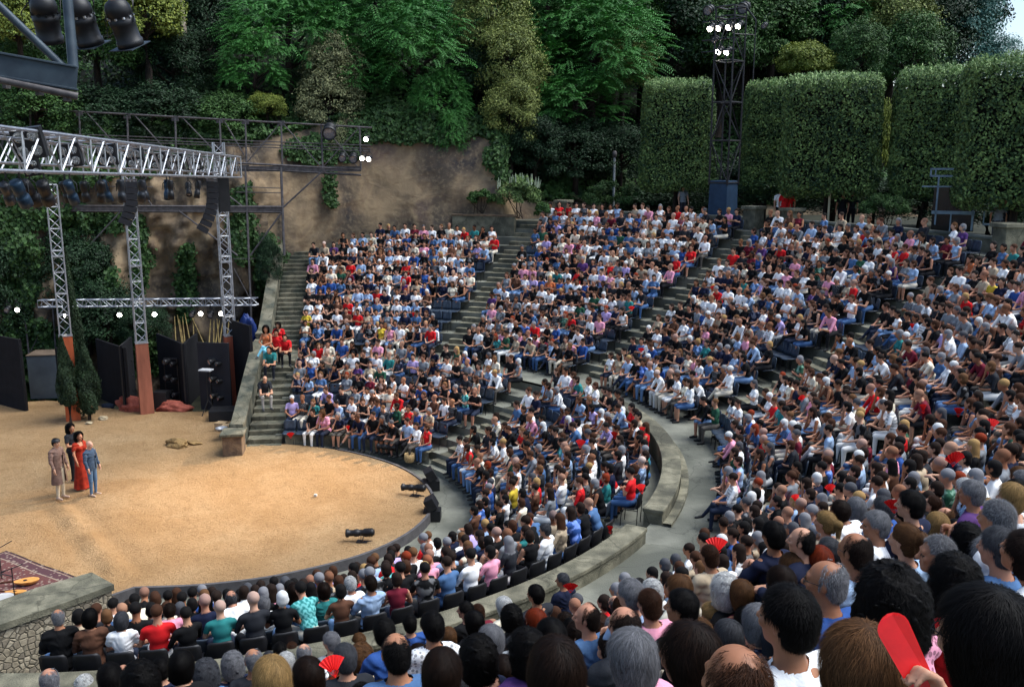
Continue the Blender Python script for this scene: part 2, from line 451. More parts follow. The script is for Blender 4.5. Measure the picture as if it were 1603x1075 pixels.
while i < N:
    j = i
    while j+1 < N and heights[j+1] == heights[i]: j += 1
    d0 = SL*i/N-.25; d1 = SL*(j+1)/N-.25
    q = [sq(Ra_, d0, -.12)-Ra_, sq(Ra_, d1+.02, -.12)-Ra_, sq(Ra_, d1+.02, 1.12)-Ra_, sq(Ra_, d0, 1.12)-Ra_]
    mb.prism([(a[0], a[1]) for a in q], -.3, heights[i]+.02); i = j+1
mb.build('steps', M['sidewall'], ss, bevel=.012)
def raked_wall(name, d0, d1, l0, l1, h0, h1, label, foot=-.3):
    p = empty(name, (*sq(Ra_, d0, l0), 0), label=label, cat='wall'); base = np.array([*sq(Ra_, d0, l0), 0])
    def body(la, lb, ha, hb, name_, m_, solid=True, bev=.02):
        mb = MB(); n = 24; V = []
        for i in range(n+1):
            d = d0+(d1-d0)*i/n; r = np.linalg.norm(Ra_+sdir*d); z = surf(r)+h0+(h1-h0)*i/n
            for l, zz in ((la, foot if solid else z+ha), (la, z+hb), (lb, z+hb), (lb, foot if solid else z+ha)):
                q = sq(Ra_, d, l); V.append((q[0]-base[0], q[1]-base[1], zz))
        F = [(i*4+j, i*4+(j+1) % 4, (i+1)*4+(j+1) % 4, (i+1)*4+j) for i in range(n) for j in range(4)]+[(3, 2, 1, 0), (n*4, n*4+1, n*4+2, n*4+3)]
        mb.add(V, F); mb.build(name_, m_, p, bevel=bev)
    body(l0+.04, l1-.04, 0, -.12, 'wall_body', M['sidewall'])
    body(l0, l1, -.12, 0, 'coping', M['sidewall'], False)
    return p
raked_wall('side_wall', -.55, 6.4, 1.12, 1.62, .95, .75, 'lower sloping grey stone side wall left of the staircase')
raked_wall('side_wall', 6.3, SL-.2, 1.10, 1.62, 1.0, .9, 'upper sloping grey stone side wall rising left of the staircase to the cliff')
# stone end block at the foot of the wall
mb = MB(); q = sq(Ra_, -.95, 1.4); mb.box((q[0], q[1], .36), (.72, .66, .72), math.atan2(sdir[1], sdir[0])); mb.mat(1).box((q[0], q[1], .77), (.9, .82, .10), math.atan2(sdir[1], sdir[0]))
M['redstone'] = mat('brown_stone', lin((.50, .42, .33)), lin((.36, .30, .25)), 4, .95, bump=.6, bscale=14)
mb.build('stone_block', [M['redstone'], M['sidewall']], bevel=.02, label='brown stone end block at the foot of the left side wall', cat='stone block')

# ------------------------------------------------------------------ top terrace walls and pillars
def top_wall(a0, a1, label, h=.55):
    parapet('terrace_wall', a0, a1, 24.62, 24.95, TOPZ-.1, TOPZ+h, label, M['concrete'])
for az, lb in ((76.2, 'square stone pillar at the top of the left staircase, beside the shrubs'), (52.6, 'square stone pillar beside the blue box of the lighting tower'), (48.0, 'square stone pillar right of the standing people in red'), (23.9, 'pale square stone pillar at the far right edge of the top terrace')):
    p = empty('stone_pillar', polar(24.85, rad(az), TOPZ-.2), rad(az), label=lb, cat='pillar')
    MB().box((0, 0, .55), (.72, .62, 1.1)).build('pillar_shaft', M['stone'], p, bevel=.015)
    MB().box((0, 0, 1.16), (.88, .78, .14)).build('pillar_cap', M['stone'], p, bevel=.02)
top_wall(rad(53.6), rad(75.4), 'low stone terrace wall behind the middle block of seats')
top_wall(rad(24.9), rad(47.2), 'low stone terrace wall behind the right block of seats')
top_wall(rad(-20), rad(20.5), 'low stone terrace wall beyond the right edge of the picture')
parapet('terrace_wall', rad(80.8), rad(89), 22.85, 23.2, 5.6, 7.4, 'brown brick retaining wall behind the top of the left block of seats', M['redstone'])

# stone wall, lower left corner by the stage
m, nt, b = new_mat('rubble_masonry', .95); L = nt.links.new
tc = nt.nodes.new('ShaderNodeTexCoord')
vo_ = nt.nodes.new('ShaderNodeTexVoronoi'); vo_.feature = 'F1'; vo_.inputs['Scale'].default_value = 7.5; vo_.inputs['Randomness'].default_value = .8
ve = nt.nodes.new('ShaderNodeTexVoronoi'); ve.feature = 'DISTANCE_TO_EDGE'; ve.inputs['Scale'].default_value = 7.5; ve.inputs['Randomness'].default_value = .8
for v_ in (vo_, ve): L(tc.outputs['Object'], v_.inputs['Vector'])
ca = ramp(vo_.outputs['Color'], [(.1, lin((.50, .46, .40))), (.5, lin((.62, .57, .48))), (.9, lin((.70, .65, .56)))])
cb = mixc(ramp(noise(18, 6), [(.4, (0, 0, 0)), (.75, (.7, .7, .7))]), ca, lin((.40, .36, .30)))
cc = mixc(ramp(ve.outputs['Distance'], [(.01, (1, 1, 1)), (.06, (0, 0, 0))]), cb, lin((.42, .39, .33)))
L(cc, b.inputs['Base Color']); bp = nt.nodes.new('ShaderNodeBump'); bp.inputs['Strength'].default_value = .8; bp.inputs['Distance'].default_value = .04
rr_ = ramp(ve.outputs['Distance'], [(.0, (0, 0, 0)), (.12, (1, 1, 1))]); L(rr_, bp.inputs['Height']); L(bp.outputs[0], b.inputs['Normal'])
M['rubble'] = m
wl = [(.34, -6.35), (-.18, -7.35), (-.9, -8.55), (-2.3, -10.9)]
top = empty('rubble_wall', (0, -7, 0), label='thick rubble stone wall with grey slab top at the lower left corner', cat='wall')
inner = [(-.45, -5.9), (-1.1, -6.75), (-1.75, -8.0), (-3.1, -10.4)]
for nm, z0, z1, g, mm in (('masonry', -.5, .88, 0, M['rubble']), ('slab_coping', .88, 1.02, .06, M['stone'])):
    mb = MB()
    for i in range(3):
        P4 = [wl[i], wl[i+1], inner[i+1], inner[i]]; c = np.mean(P4, axis=0)
        P4 = [(p[0]+(g if p in wl else -g*.3), p[1]+7+(g*.3 if i == 0 and p[1] > -6.5 else 0)) for p in P4]
        mb.prism(P4[::-1], z0, z1+.003*i)
    mb.build(nm, mm, top)

# ------------------------------------------------------------------ cliff and hill
cl = [(-260, 40), (-120, 41), (0, 42.5), (150, 44), (300, 45), (420, 46), (470, 47.2), (560, 48.2), (640, 48.6), (720, 48.6), (790, 48.0), (860, 50), (960, 52), (1080, 53), (1250, 53), (1450, 51), (1700, 47), (2100, 42)]
def cl_plan(px, D): q = CAM+D*(FW+(px-801.5)/FPX*RT); return q[:2]
cpx = np.array([c[0] for c in cl], float); cD = np.array([c[1] for c in cl], float)
def ctop(px): return np.interp(px, [-260, 0, 150, 300, 420, 470, 560, 640, 720, 790, 840, 1000, 2100], [9.5, 10.0, 10.6, 11.0, 10.8, 11.4, 12.2, 12.2, 11.6, 10.6, 8.0, 7.6, 7.6])
nx, nz = 300, 90
U = np.linspace(-260, 2100, nx); ZZ = np.linspace(0, 1, nz)
pl = np.array([cl_plan(u, np.interp(u, cpx, cD)) for u in U])
tn = np.gradient(pl, axis=0); tn /= np.linalg.norm(tn, axis=1)[:, None]; nr = np.c_[tn[:, 1], -tn[:, 0]]   # towards camera
if (nr[60]@(CAM[:2]-pl[60])) < 0: nr = -nr
zb = -1.0
Vc = np.zeros((nx, nz, 3)); TZ = ctop(U)
for j, t in enumerate(ZZ): Vc[:, j, :2] = pl; Vc[:, j, 2] = zb+(TZ-zb)*t
P = Vc.reshape(-1, 3)
rough = np.clip((455-np.repeat(U, nz))/40, 0, 1)             # craggy behind the stage, smooth behind the seats
d = rough*(1.9*fbm(P*[1, 1, .35], .26, 4, 21)+1.1*np.abs(fbm(P*[1, 1, .4], .7, 3, 22))+.55*np.abs(fbm(P*[1, 1, .35], 2.2, 4, 27)))+(1-rough)*(.5*fbm(P*[1, 1, .6], .16, 3, 23)+.035*fbm(P*[.6, .6, 1.6], 1.3, 4, 24))
d -= np.repeat((TZ[:, None]*0+ZZ[None, :]**6*1.2).ravel(), 1)
P[:, :2] += np.repeat(nr, nz, axis=0)*d[:, None]
idx = np.arange(nx*nz).reshape(nx, nz)
Fq = np.stack([idx[:-1, :-1], idx[1:, :-1], idx[1:, 1:], idx[:-1, 1:]], -1).reshape(-1, 4)
m, nt, b = new_mat('cliff_rock', .95); L = nt.links.new; tc = nt.nodes.new('ShaderNodeTexCoord')
mp = nt.nodes.new('ShaderNodeMapping'); mp.inputs['Scale'].default_value = (.9, .9, 1.35); L(tc.outputs['Object'], mp.inputs[0])
mp2 = nt.nodes.new('ShaderNodeMapping'); mp2.inputs['Scale'].default_value = (1, 1, .22); L(tc.outputs['Object'], mp2.inputs[0])
ca = ramp(noise(.32, 7, dist=.8), [(.34, lin((.25, .23, .22))), (.45, lin((.44, .38, .31))), (.55, lin((.62, .53, .41))), (.66, lin((.44, .37, .32)))])
cb = mixc(ramp(noise(1.1, 8, mp.outputs[0], 1.2), [(.50, (0, 0, 0)), (.66, (.45, .45, .45))]), ca, lin((.40, .31, .23)))
cc = mixc(ramp(noise(.5, 8, mp2.outputs[0], .4), [(.50, (0, 0, 0)), (.68, (.75, .75, .75))]), cb, lin((.27, .25, .23)))
cd_ = mixc(ramp(noise(6, 6), [(.5, (0, 0, 0)), (.8, (.5, .5, .5))]), cc, lin((.66, .58, .45)))
L(cd_, b.inputs['Base Color']); bp = nt.nodes.new('ShaderNodeBump'); bp.inputs['Strength'].default_value = .5; bp.inputs['Distance'].default_value = .14
L(noise(1.4, 10, mp.outputs[0], .6), bp.inputs['Height']); L(bp.outputs[0], b.inputs['Normal']); M['rock'] = m
o = link_mesh('cliff', np_mesh('cliff', P, Fq, smooth=True), None, [M['rock']]); tag(o, kind='structure')
Pt = P.reshape(nx, nz, 3)[:, -1]
M['hill'] = mat('hill_floor', (.008, .011, .005), (.004, .005, .003), .7, 1, bump=.4, bscale=3)
rows = 26; Vh = np.zeros((nx, rows, 3))
for j in range(rows):
    s = (j/(rows-1))**1.3*42; sf = np.interp(U, [1330, 1560], [.50, .06]); Vh[:, j, :2] = Pt[:, :2]-nr*s
    Vh[:, j, 2] = Pt[:, 2]+s*sf-.0024*s*s*(sf/.5)-(.08 if j == 0 else 0)
Ph = Vh.reshape(-1, 3); Ph[:, 2] += .7*fbm(Ph, .2, 3, 31)*(np.tile(np.arange(rows), nx) > 0)
idx = np.arange(nx*rows).reshape(nx, rows)
Fq = np.stack([idx[:-1, :-1], idx[1:, :-1], idx[1:, 1:], idx[:-1, 1:]], -1).reshape(-1, 4)
tag(link_mesh('hill', np_mesh('hill', Ph, Fq, smooth=True), None, [M['hill']]), kind='structure')
# top terrace ground between the seats and the hill
mb = MB(); arc_steps(mb, [(26.15, TOPZ-.01), (60, TOPZ-.01)], rad(-70), rad(77)); tag(mb.build('terrace_ground', M['soil']), kind='structure')
# ledge behind the left block: slope from last seat row to the cliff
mb = MB(); 
for i in range(20):
    a = rad(77)+rad(33)*i/20; a2 = rad(77)+rad(33)*(i+1)/20
    mb.add([polar(26.1, a, TOPZ+.005), polar(26.1, a2, TOPZ+.005), polar(36, a2, TOPZ+.3), polar(36, a, TOPZ+.3)], [(0, 1, 2, 3)])
tag(mb.build('ledge_ground', M['soil']), kind='structure')
# =================================================================== people: one continuous surface grown from a posed skeleton
def surfnet(V, o, h):
    s = V < 0
    c = [V[i:V.shape[0]-1+i, j:V.shape[1]-1+j, k:V.shape[2]-1+k] for i in (0, 1) for j in (0, 1) for k in (0, 1)]
    sc_ = [x < 0 for x in c]
    cnt = sum(x.astype(np.int8) for x in sc_); mix = (cnt > 0) & (cnt < 8)
    idx = -np.ones(mix.shape, np.int64); n = mix.sum(); idx[mix] = np.arange(n)
    cv = np.stack([x[mix] for x in c], 1); off = np.array([(i, j, k) for i in (0, 1) for j in (0, 1) for k in (0, 1)], float)
    acc = np.zeros((n, 3)); ct = np.zeros(n)
    for a in range(8):
        for b_ in range(a+1, 8):
            if np.abs(off[a]-off[b_]).sum() == 1:
                va, vb = cv[:, a], cv[:, b_]; cr = (va < 0) != (vb < 0)
                t = np.where(cr, va/(va-vb+1e-20), 0); acc += np.where(cr[:, None], off[a]+t[:, None]*(off[b_]-off[a]), 0); ct += cr
    base = np.argwhere(mix); P = (base+acc/ct[:, None])*h+o
    Q = []
    for ax in range(3):
        u, v = (ax+1) % 3, (ax+2) % 3
        sl0 = [slice(None)]*3; sl1 = [slice(None)]*3; sl0[ax] = slice(0, -1); sl1[ax] = slice(1, None)
        ch = s[tuple(sl0)] != s[tuple(sl1)]; e = np.argwhere(ch)
        e = e[(e[:, u] > 0) & (e[:, v] > 0) & (e[:, u] < s.shape[u]-1) & (e[:, v] < s.shape[v]-1)]
        inn = s[tuple(e.T)]
        def g(du, dv):
            q = e.copy(); q[:, u] -= du; q[:, v] -= dv; return idx[tuple(q.T)]
        q = np.stack([g(1, 1), g(0, 1), g(0, 0), g(1, 0)], 1)
        q[~inn] = q[~inn][:, ::-1]; Q.append(q[(q >= 0).all(1)])
    return P, np.concatenate(Q)
def sd_cone(P, a, b, ra, rb):
    a = np.array(a); b = np.array(b); ab = b-a; t = np.clip(((P-a)@ab)/(ab@ab+1e-12), 0, 1)
    return np.linalg.norm(P-a-t[..., None]*ab, axis=-1)-(ra+(rb-ra)*t)
def sd_ell(P, c, r, Mx=None):
    q = P-np.array(c)
    if Mx is not None: q = q@Mx
    r = np.array(r); k0 = np.linalg.norm(q/r, axis=-1); k1 = np.linalg.norm(q/(r*r), axis=-1)+1e-9
    return k0*(k0-1)/k1
def prim_d(p, P):
    return sd_cone(P, *p[1:5]) if p[0] == 'c' else sd_ell(P, p[1], p[2], p[3])
def prim_box(p):
    if p[0] == 'c':
        r = max(p[3], p[4]); a = np.array(p[1]); b = np.array(p[2]); return np.minimum(a, b)-r, np.maximum(a, b)+r
    r = max(p[2]) if p[3] is not None else np.array(p[2]); return np.array(p[1])-r, np.array(p[1])+r
def smin(a, b, k):
    h = np.clip(.5+.5*(b-a)/k, 0, 1); return b+(a-b)*h-k*h*(1-h)
def mesh_prims(prims, h, ks=.022, noise_f=None):
    lo = np.min([prim_box(p)[0] for p in prims], 0)-3*h; hi = np.max([prim_box(p)[1] for p in prims], 0)+3*h
    n = np.ceil((hi-lo)/h).astype(int)+1; V = np.full(n, 9.0, np.float32)
    ax = [lo[i]+h*np.arange(n[i]) for i in range(3)]
    for p in prims:
        a, b_ = prim_box(p); m_ = .05+2*h
        i0 = np.maximum(((a-m_-lo)/h).astype(int), 0); i1 = np.minimum(((b_+m_-lo)/h).astype(int)+2, n)
        sl_ = tuple(slice(x, y) for x, y in zip(i0, i1))
        G = np.stack(np.meshgrid(*[ax[i][sl_[i]] for i in range(3)], indexing='ij'), -1)
        V[sl_] = smin(V[sl_], prim_d(p, G), p[6] if len(p) > 6 and p[6] else ks)
    if noise_f is not None:
        msk = np.abs(V) < .06; I = np.argwhere(msk); V[msk] += noise_f(lo+I*h)
    P, Q = surfnet(V, lo, h)
    # region of each vertex: closest primitive
    best = np.full(len(P), 9.0); reg = np.zeros(len(P), int)
    for p in prims:
        d = prim_d(p, P); k = d < best; best[k] = d[k]; reg[k] = p[5]
    return P, Q, reg
# regions
SKIN, UPARM, FOREARM, TORSO, HIP, THIGH, SHANK, SHOE, HAIR, HEAD, LIP, EYE = range(12)
def C_(a, b, ra, rb, reg, k=None): return ('c', a, b, ra, rb, reg, k)
def E_(c, r, reg, Mx=None, k=None): return ('e', c, r, Mx, None, reg, k)
def rotm(yaw, pitch=0, roll=0):
    return np.array(Matrix.Rotation(yaw, 3, 'Z') @ Matrix.Rotation(pitch, 3, 'X') @ Matrix.Rotation(roll, 3, 'Y'))
def head_prims(hc, hm, detail=True):
    """head in its own frame (+Y face), hm rotation, hc centre"""
    f = lambda v: np.array(hc)+hm@np.array(v)
    e = lambda c, r, reg, rm=None, k=None: E_(f(c), r, reg, hm if rm is None else hm@rm, k)
    P = [e((0, -.008, .018), (.076, .096, .094), HEAD), e((0, .030, -.045), (.056, .062, .066), HEAD), C_(f((0, .062, -.088)), f((0, .058, -.080)), .024, .026, HEAD)]
    if detail:
        P += [C_(f((0, .092, .008)), f((0, .112, -.022)), .009, .014, HEAD, .014), e((0, .098, -.028), (.017, .012, .009), HEAD, k=.01),
              C_(f((-.038, .082, .026)), f((.038, .082, .026)), .010, .010, HEAD, .02), e((-.04, .075, -.02), (.02, .016, .02), HEAD), e((.04, .075, -.02), (.02, .016, .02), HEAD),
              e((0, .088, -.056), (.020, .008, .006), LIP, k=.006)]
        for s in (-1, 1): P += [e((s*.078, -.004, -.008), (.011, .020, .033), HEAD, k=.006), e((s*.031, .083, .006), (.014, .009, .008), EYE, k=.005)]
    return P
def hand_prims(w, d, n, s, curl=.5, k=.007):
    """w wrist, d finger direction, n palm normal, s=+1/-1 side of the thumb"""
    w = np.array(w, float); d = np.array(d, float); d /= np.linalg.norm(d); n = np.array(n, float); n -= d*(n@d); n /= np.linalg.norm(n)+1e-9
    t = np.cross(d, n)*s; P = [C_(w, w+d*.03, .024, .027, SKIN), E_(w+d*.055, (.038, .046, .017), SKIN, np.stack([t, d, n], 1), .012)]
    for i, (o, ln, r) in enumerate(((-.028, .062, .0078), (-.010, .074, .0085), (.009, .078, .0088), (.027, .070, .0086))):
        a = w+d*.088+t*o; c1 = curl*.5; b = a+(d*math.cos(c1)+n*math.sin(c1))*ln*.48; c2 = curl*1.5
        c = b+(d*math.cos(c2)+n*math.sin(c2))*ln*.52; P += [C_(a, b, r+.001, r, SKIN, k), C_(b, c, r, r*.8, SKIN, k)]
    a = w+d*.03+t*.026; b = a+(d*.6+t*.75+n*.25)*.038; c = b+(d*.9+t*.15+n*.35)*.034
    return P+[C_(a, b, .013, .011, SKIN, .012), C_(b, c, .0105, .009, SKIN, k)]
def figure(pose, fem=False, fingers=True, hyaw=0.0, hpitch=0.0, kw=None):
    """prims for a person; returns prims, head centre, head matrix"""
    kw = kw or {}; P = []; w = .93 if fem else 1.0
    seated = pose not in ('stand', 'stand2', 'walk')
    lean = kw.get('lean', {'lean': .42, 'chin': .28, 'cross': .02, 'lap': .03, 'legx': -.06, 'fan': .04, 'back': -.14, 'twist': .05}.get(pose, 0.0))
    hz = .50 if seated else .93
    up = np.array([0, math.sin(lean), math.cos(lean)]); fw = np.array([0, math.cos(lean), -math.sin(lean)])
    hip = np.array([0, -.02, hz]); tx = lambda x, y, z: hip+np.array([x, 0, 0])+fw*y+up*z
    Mt = np.stack([[1, 0, 0], fw, up], 1)
    P += [E_(hip+[0, -.01, .02], (.158 if not fem else .168, .125, .11), HIP), E_(tx(0, .005, .17), (.142*w, .108, .15), TORSO, Mt), E_(tx(0, -.005, .36), (.158*w, .112, .17), TORSO, Mt),
          C_(tx(-.135*w, -.015, .475), tx(.135*w, -.015, .475), .062, .062, TORSO, .035), C_(tx(0, -.03, .47), tx(0, -.01, .54), .075, .052, TORSO, .03)]
    if fem: P += [E_(tx(-.068, .085, .36), (.058, .052, .058), TORSO), E_(tx(.068, .085, .36), (.058, .052, .058), TORSO)]
    nk = tx(0, -.01, .52); hc = tx(0, .03, .70)+np.array([0, .5*math.sin(lean)*-.1, 0]); P += [C_(nk, hc+np.array([0, -.015, -.06]), .050 if fem else .057, .050 if fem else .056, SKIN, .02)]
    hm = rotm(hyaw, hpitch); P += head_prims(hc, hm, True)
    S = [tx(s*.185*w, -.01, .465) for s in (-1, 1)]
    def arm(i, e, h, d=None, n=None, curl=.6):
        e = np.array(e); h = np.array(h); s = (-1, 1)[i]
        r = .9 if fem else 1.0
        P.append(C_(S[i], S[i]+(e-S[i])*.55, .050*r, .045*r, UPARM)); P.append(C_(S[i]+(e-S[i])*.5, e, .044*r, .038*r, FOREARM)); P.append(C_(e, h, .037*r, .026*r, FOREARM+20 if False else SKIN))
        d = (h-e) if d is None else d; n = np.array([0, -.2, -1.]) if n is None else n
        if fingers: P.extend(hand_prims(h, d, n, -s, curl))
        else: P.append(C_(h, h+np.array(d)/np.linalg.norm(d)*.12, .03, .022, SKIN))
    if seated:
        kn = kw.get('knee', .43); sp = kw.get('spread', .10 if fem else .15)
        if pose == 'legx':
            P += [C_((-.09, .03, hz-.0), (-.10, kn, .47), .092, .064, THIGH), C_((-.10, kn, .46), (-.09, kn+.02, .10), .058, .040, SHANK), C_((-.09, kn+.0, .05), (-.10, kn+.17, .035), .040, .032, SHOE),
                  C_((.09, .03, hz+.02), (-.03, kn-.02, .60), .092, .064, THIGH), C_((-.03, kn-.02, .59), (.10, kn+.16, .30), .056, .038, SHANK), C_((.11, kn+.18, .27), (.10, kn+.33, .24), .038, .030, SHOE)]
        else:
            for s in (-1, 1):
                P += [C_((s*.09, .03, hz), (s*sp, kn, .48), .094, .064, THIGH), C_((s*sp, kn, .47), (s*sp*.95, kn+.0, .09), .060, .038, SHANK), C_((s*sp*.95, kn-.03, .05), (s*sp*1.1, kn+.15, .035), .041, .033, SHOE)]
        if pose in ('lap', 'legx', 'back', 'twist'):
            for i, s in enumerate((-1, 1)): arm(i, (s*.235, .07, .72 if pose != 'back' else .74), (s*.055+.0, .27, .625 if pose != 'legx' else .66), (-s*.6, .8, -.05), (0, 0, -1), .7)
        elif pose == 'cross':
            for i, s in enumerate((-1, 1)): arm(i, (s*.245, .06, .75), (-s*.02, .175+.03*i, .80+.025*i), (-s*1, .02, .12), (0, -1, 0), .5)
        elif pose == 'lean':
            for i, s in enumerate((-1, 1)): arm(i, (s*.20, .36, .60), (s*.045, .50, .64), (-s*.5, .8, -.2), (0, 0, -1), .8)
        elif pose == 'chin':
            arm(0, (-.235, .15, .70), (-.02, .29, .64), (.8, .5, 0), (0, 0, -1), .7); arm(1, (.16, .31, .68), hc+np.array([.045, .07, -.17]), (-.25, .05, 1), (-.3, -1, 0), 1.0)
        elif pose == 'fan':
            arm(0, (-.235, .07, .72), (-.06, .27, .63), (.6, .8, 0), (0, 0, -1), .7); arm(1, (.25, .14, .74), (.17, .33, .93), (-.1, .25, 1), (-1, 0, 0), 1.1)
        elif pose == 'hold':
            arm(1, (.235, .07, .72), (.06, .27, .63), (-.6, .8, 0), (0, 0, -1), .7); arm(0, kw['elbow'], kw['hand'], kw['dir'], kw['nrm'], 1.25)
        elif pose == 'armup':
            arm(0, (-.235, .07, .72), (-.06, .27, .63), (.6, .8, 0), (0, 0, -1), .7); arm(1, (.33, .12, .86), (.30, .22, 1.12), (-.1, .1, 1), (-1, .3, 0), 1.2)
    else:
        sp = .095
        for s in (-1, 1):
            st = kw.get('stride', 0)*s
            P += [C_((s*.085, 0, hz-.02), (s*sp, st*.5+.02, .50), .095, .062, THIGH), C_((s*sp, st*.5+.02, .49), (s*sp, st, .10), .058, .040, SHANK), C_((s*sp, st-.04, .045), (s*sp*1.3, st+.15, .03), .04, .032, SHOE)]
        if pose == 'stand':
            for i, s in enumerate((-1, 1)): arm(i, (s*.235, .0, 1.14), (s*.24, .10, .91), (0, .15, -1), (-s, 0, 0), .7)
        else:
            for i, s in enumerate((-1, 1)): arm(i, (s*.245, .02, 1.15), (s*.06, .22, 1.10), (-s, .25, 0), (0, -1, 0), .8)
    # give the bare part of the arm its own id when needed: elbow-to-wrist is SKIN
    return P, hc, hm, Mt, tx, hip
def add_region_materials(reg, Q, order):
    r = reg[Q[:, 0]]; lut = np.zeros(32, int)
    for i, grp in enumerate(order):
        for g in grp: lut[g] = i
    return lut[r]

# ---- materials reading their colour from each object
def attr_mat(name, props, rough, pattern=False, kind='cloth'):
    m, nt, b = new_mat(name, rough, 0, .25); L = nt.links.new
    at_ = nt.nodes.new('ShaderNodeAttribute'); at_.attribute_type = 'OBJECT'; at_.attribute_name = props
    out = at_.outputs['Color']; tc = nt.nodes.new('ShaderNodeTexCoord')
    def mixn(f, a, b2, mode='MIX'):
        x = nt.nodes.new('ShaderNodeMix'); x.data_type = 'RGBA'; x.blend_type = mode
        (L(f, x.inputs['Factor']) if not isinstance(f, float) else setattr(x.inputs['Factor'], 'default_value', f))
        L(a, x.inputs['A'])
        if isinstance(b2, tuple): x.inputs['B'].default_value = (*b2, 1)
        else: L(b2, x.inputs['B'])
        return x.outputs['Result']
    def math_(op, a, b2=None, c=None):
        x = nt.nodes.new('ShaderNodeMath'); x.operation = op
        for i, v in enumerate((a, b2, c)):
            if v is None: continue
            if isinstance(v, (int, float)): x.inputs[i].default_value = v
            else: L(v, x.inputs[i])
        return x.outputs[0]
    if pattern:
        pa = nt.nodes.new('ShaderNodeAttribute'); pa.attribute_type = 'OBJECT'; pa.attribute_name = 'pattern'
        c2 = nt.nodes.new('ShaderNodeAttribute'); c2.attribute_type = 'OBJECT'; c2.attribute_name = 'colour2'
        sx = nt.nodes.new('ShaderNodeSeparateXYZ'); L(tc.outputs['Object'], sx.inputs[0])
        sz = math_('GREATER_THAN', math_('SINE', math_('MULTIPLY', sx.outputs[2], 190)), .1)
        sxx = math_('GREATER_THAN', math_('SINE', math_('MULTIPLY', sx.outputs[0], 190)), .35)
        vo = nt.nodes.new('ShaderNodeTexVoronoi'); vo.inputs['Scale'].default_value = 26; L(tc.outputs['Object'], vo.inputs['Vector'])
        dots = math_('LESS_THAN', vo.outputs['Distance'], .38)
        p1 = math_('MULTIPLY', math_('COMPARE', pa.outputs['Fac'], 1, .1), sz)
        p2 = math_('MULTIPLY', math_('COMPARE', pa.outputs['Fac'], 2, .1), math_('MULTIPLY', math_('ADD', sz, sxx), .5))
        p3 = math_('MULTIPLY', math_('COMPARE', pa.outputs['Fac'], 3, .1), dots)
        out = mixn(math_('ADD', math_('ADD', p1, p2), p3), out, c2.outputs['Color'])
    n = nt.nodes.new('ShaderNodeTexNoise'); n.inputs['Scale'].default_value = 14; n.inputs['Detail'].default_value = 5; L(tc.outputs['Object'], n.inputs['Vector'])
    r = nt.nodes.new('ShaderNodeValToRGB'); r.color_ramp.elements[0].position = .3; r.color_ramp.elements[0].color = (.80, .80, .80, 1); r.color_ramp.elements[1].position = .7
    L(n.outputs['Fac'], r.inputs[0]); out = mixn(1.0, out, r.outputs[0], 'MULTIPLY')
    if kind == 'hair':
        vc = nt.nodes.new('ShaderNodeVertexColor'); vc.layer_name = 'Col'; out = mixn(1.0, out, vc.outputs[0], 'MULTIPLY')
        b.inputs['Specular IOR Level'].default_value = .09
    if kind == 'skin':
        b.inputs['Subsurface Weight'].default_value = 0
    L(out, b.inputs['Base Color'])
    if kind == 'cloth':
        n2 = nt.nodes.new('ShaderNodeTexNoise'); n2.inputs['Scale'].default_value = 60; L(tc.outputs['Object'], n2.inputs['Vector'])
        bp = nt.nodes.new('ShaderNodeBump'); bp.inputs['Strength'].default_value = .25; bp.inputs['Distance'].default_value = .01; L(n2.outputs['Fac'], bp.inputs['Height']); L(bp.outputs[0], b.inputs['Normal'])
    return m
PM = {'skin': attr_mat('skin', 'skin', .5, kind='skin'), 'legs': attr_mat('trouser_cloth', 'legs', .9), 'shoe': attr_mat('shoe_leather', 'shoe', .5, kind='plain'), 'shank': attr_mat('lower_leg', 'shank', .8, kind='plain'),
      'top': attr_mat('shirt_cloth', 'colour', .92, True), 'hair': attr_mat('hair', 'colour', .58, kind='hair'), 'eye': mat('eye_dark', (.03, .02, .015), (.02, .015, .012), 10, .3), 'lip': attr_mat('lip', 'lips', .45, kind='plain')}

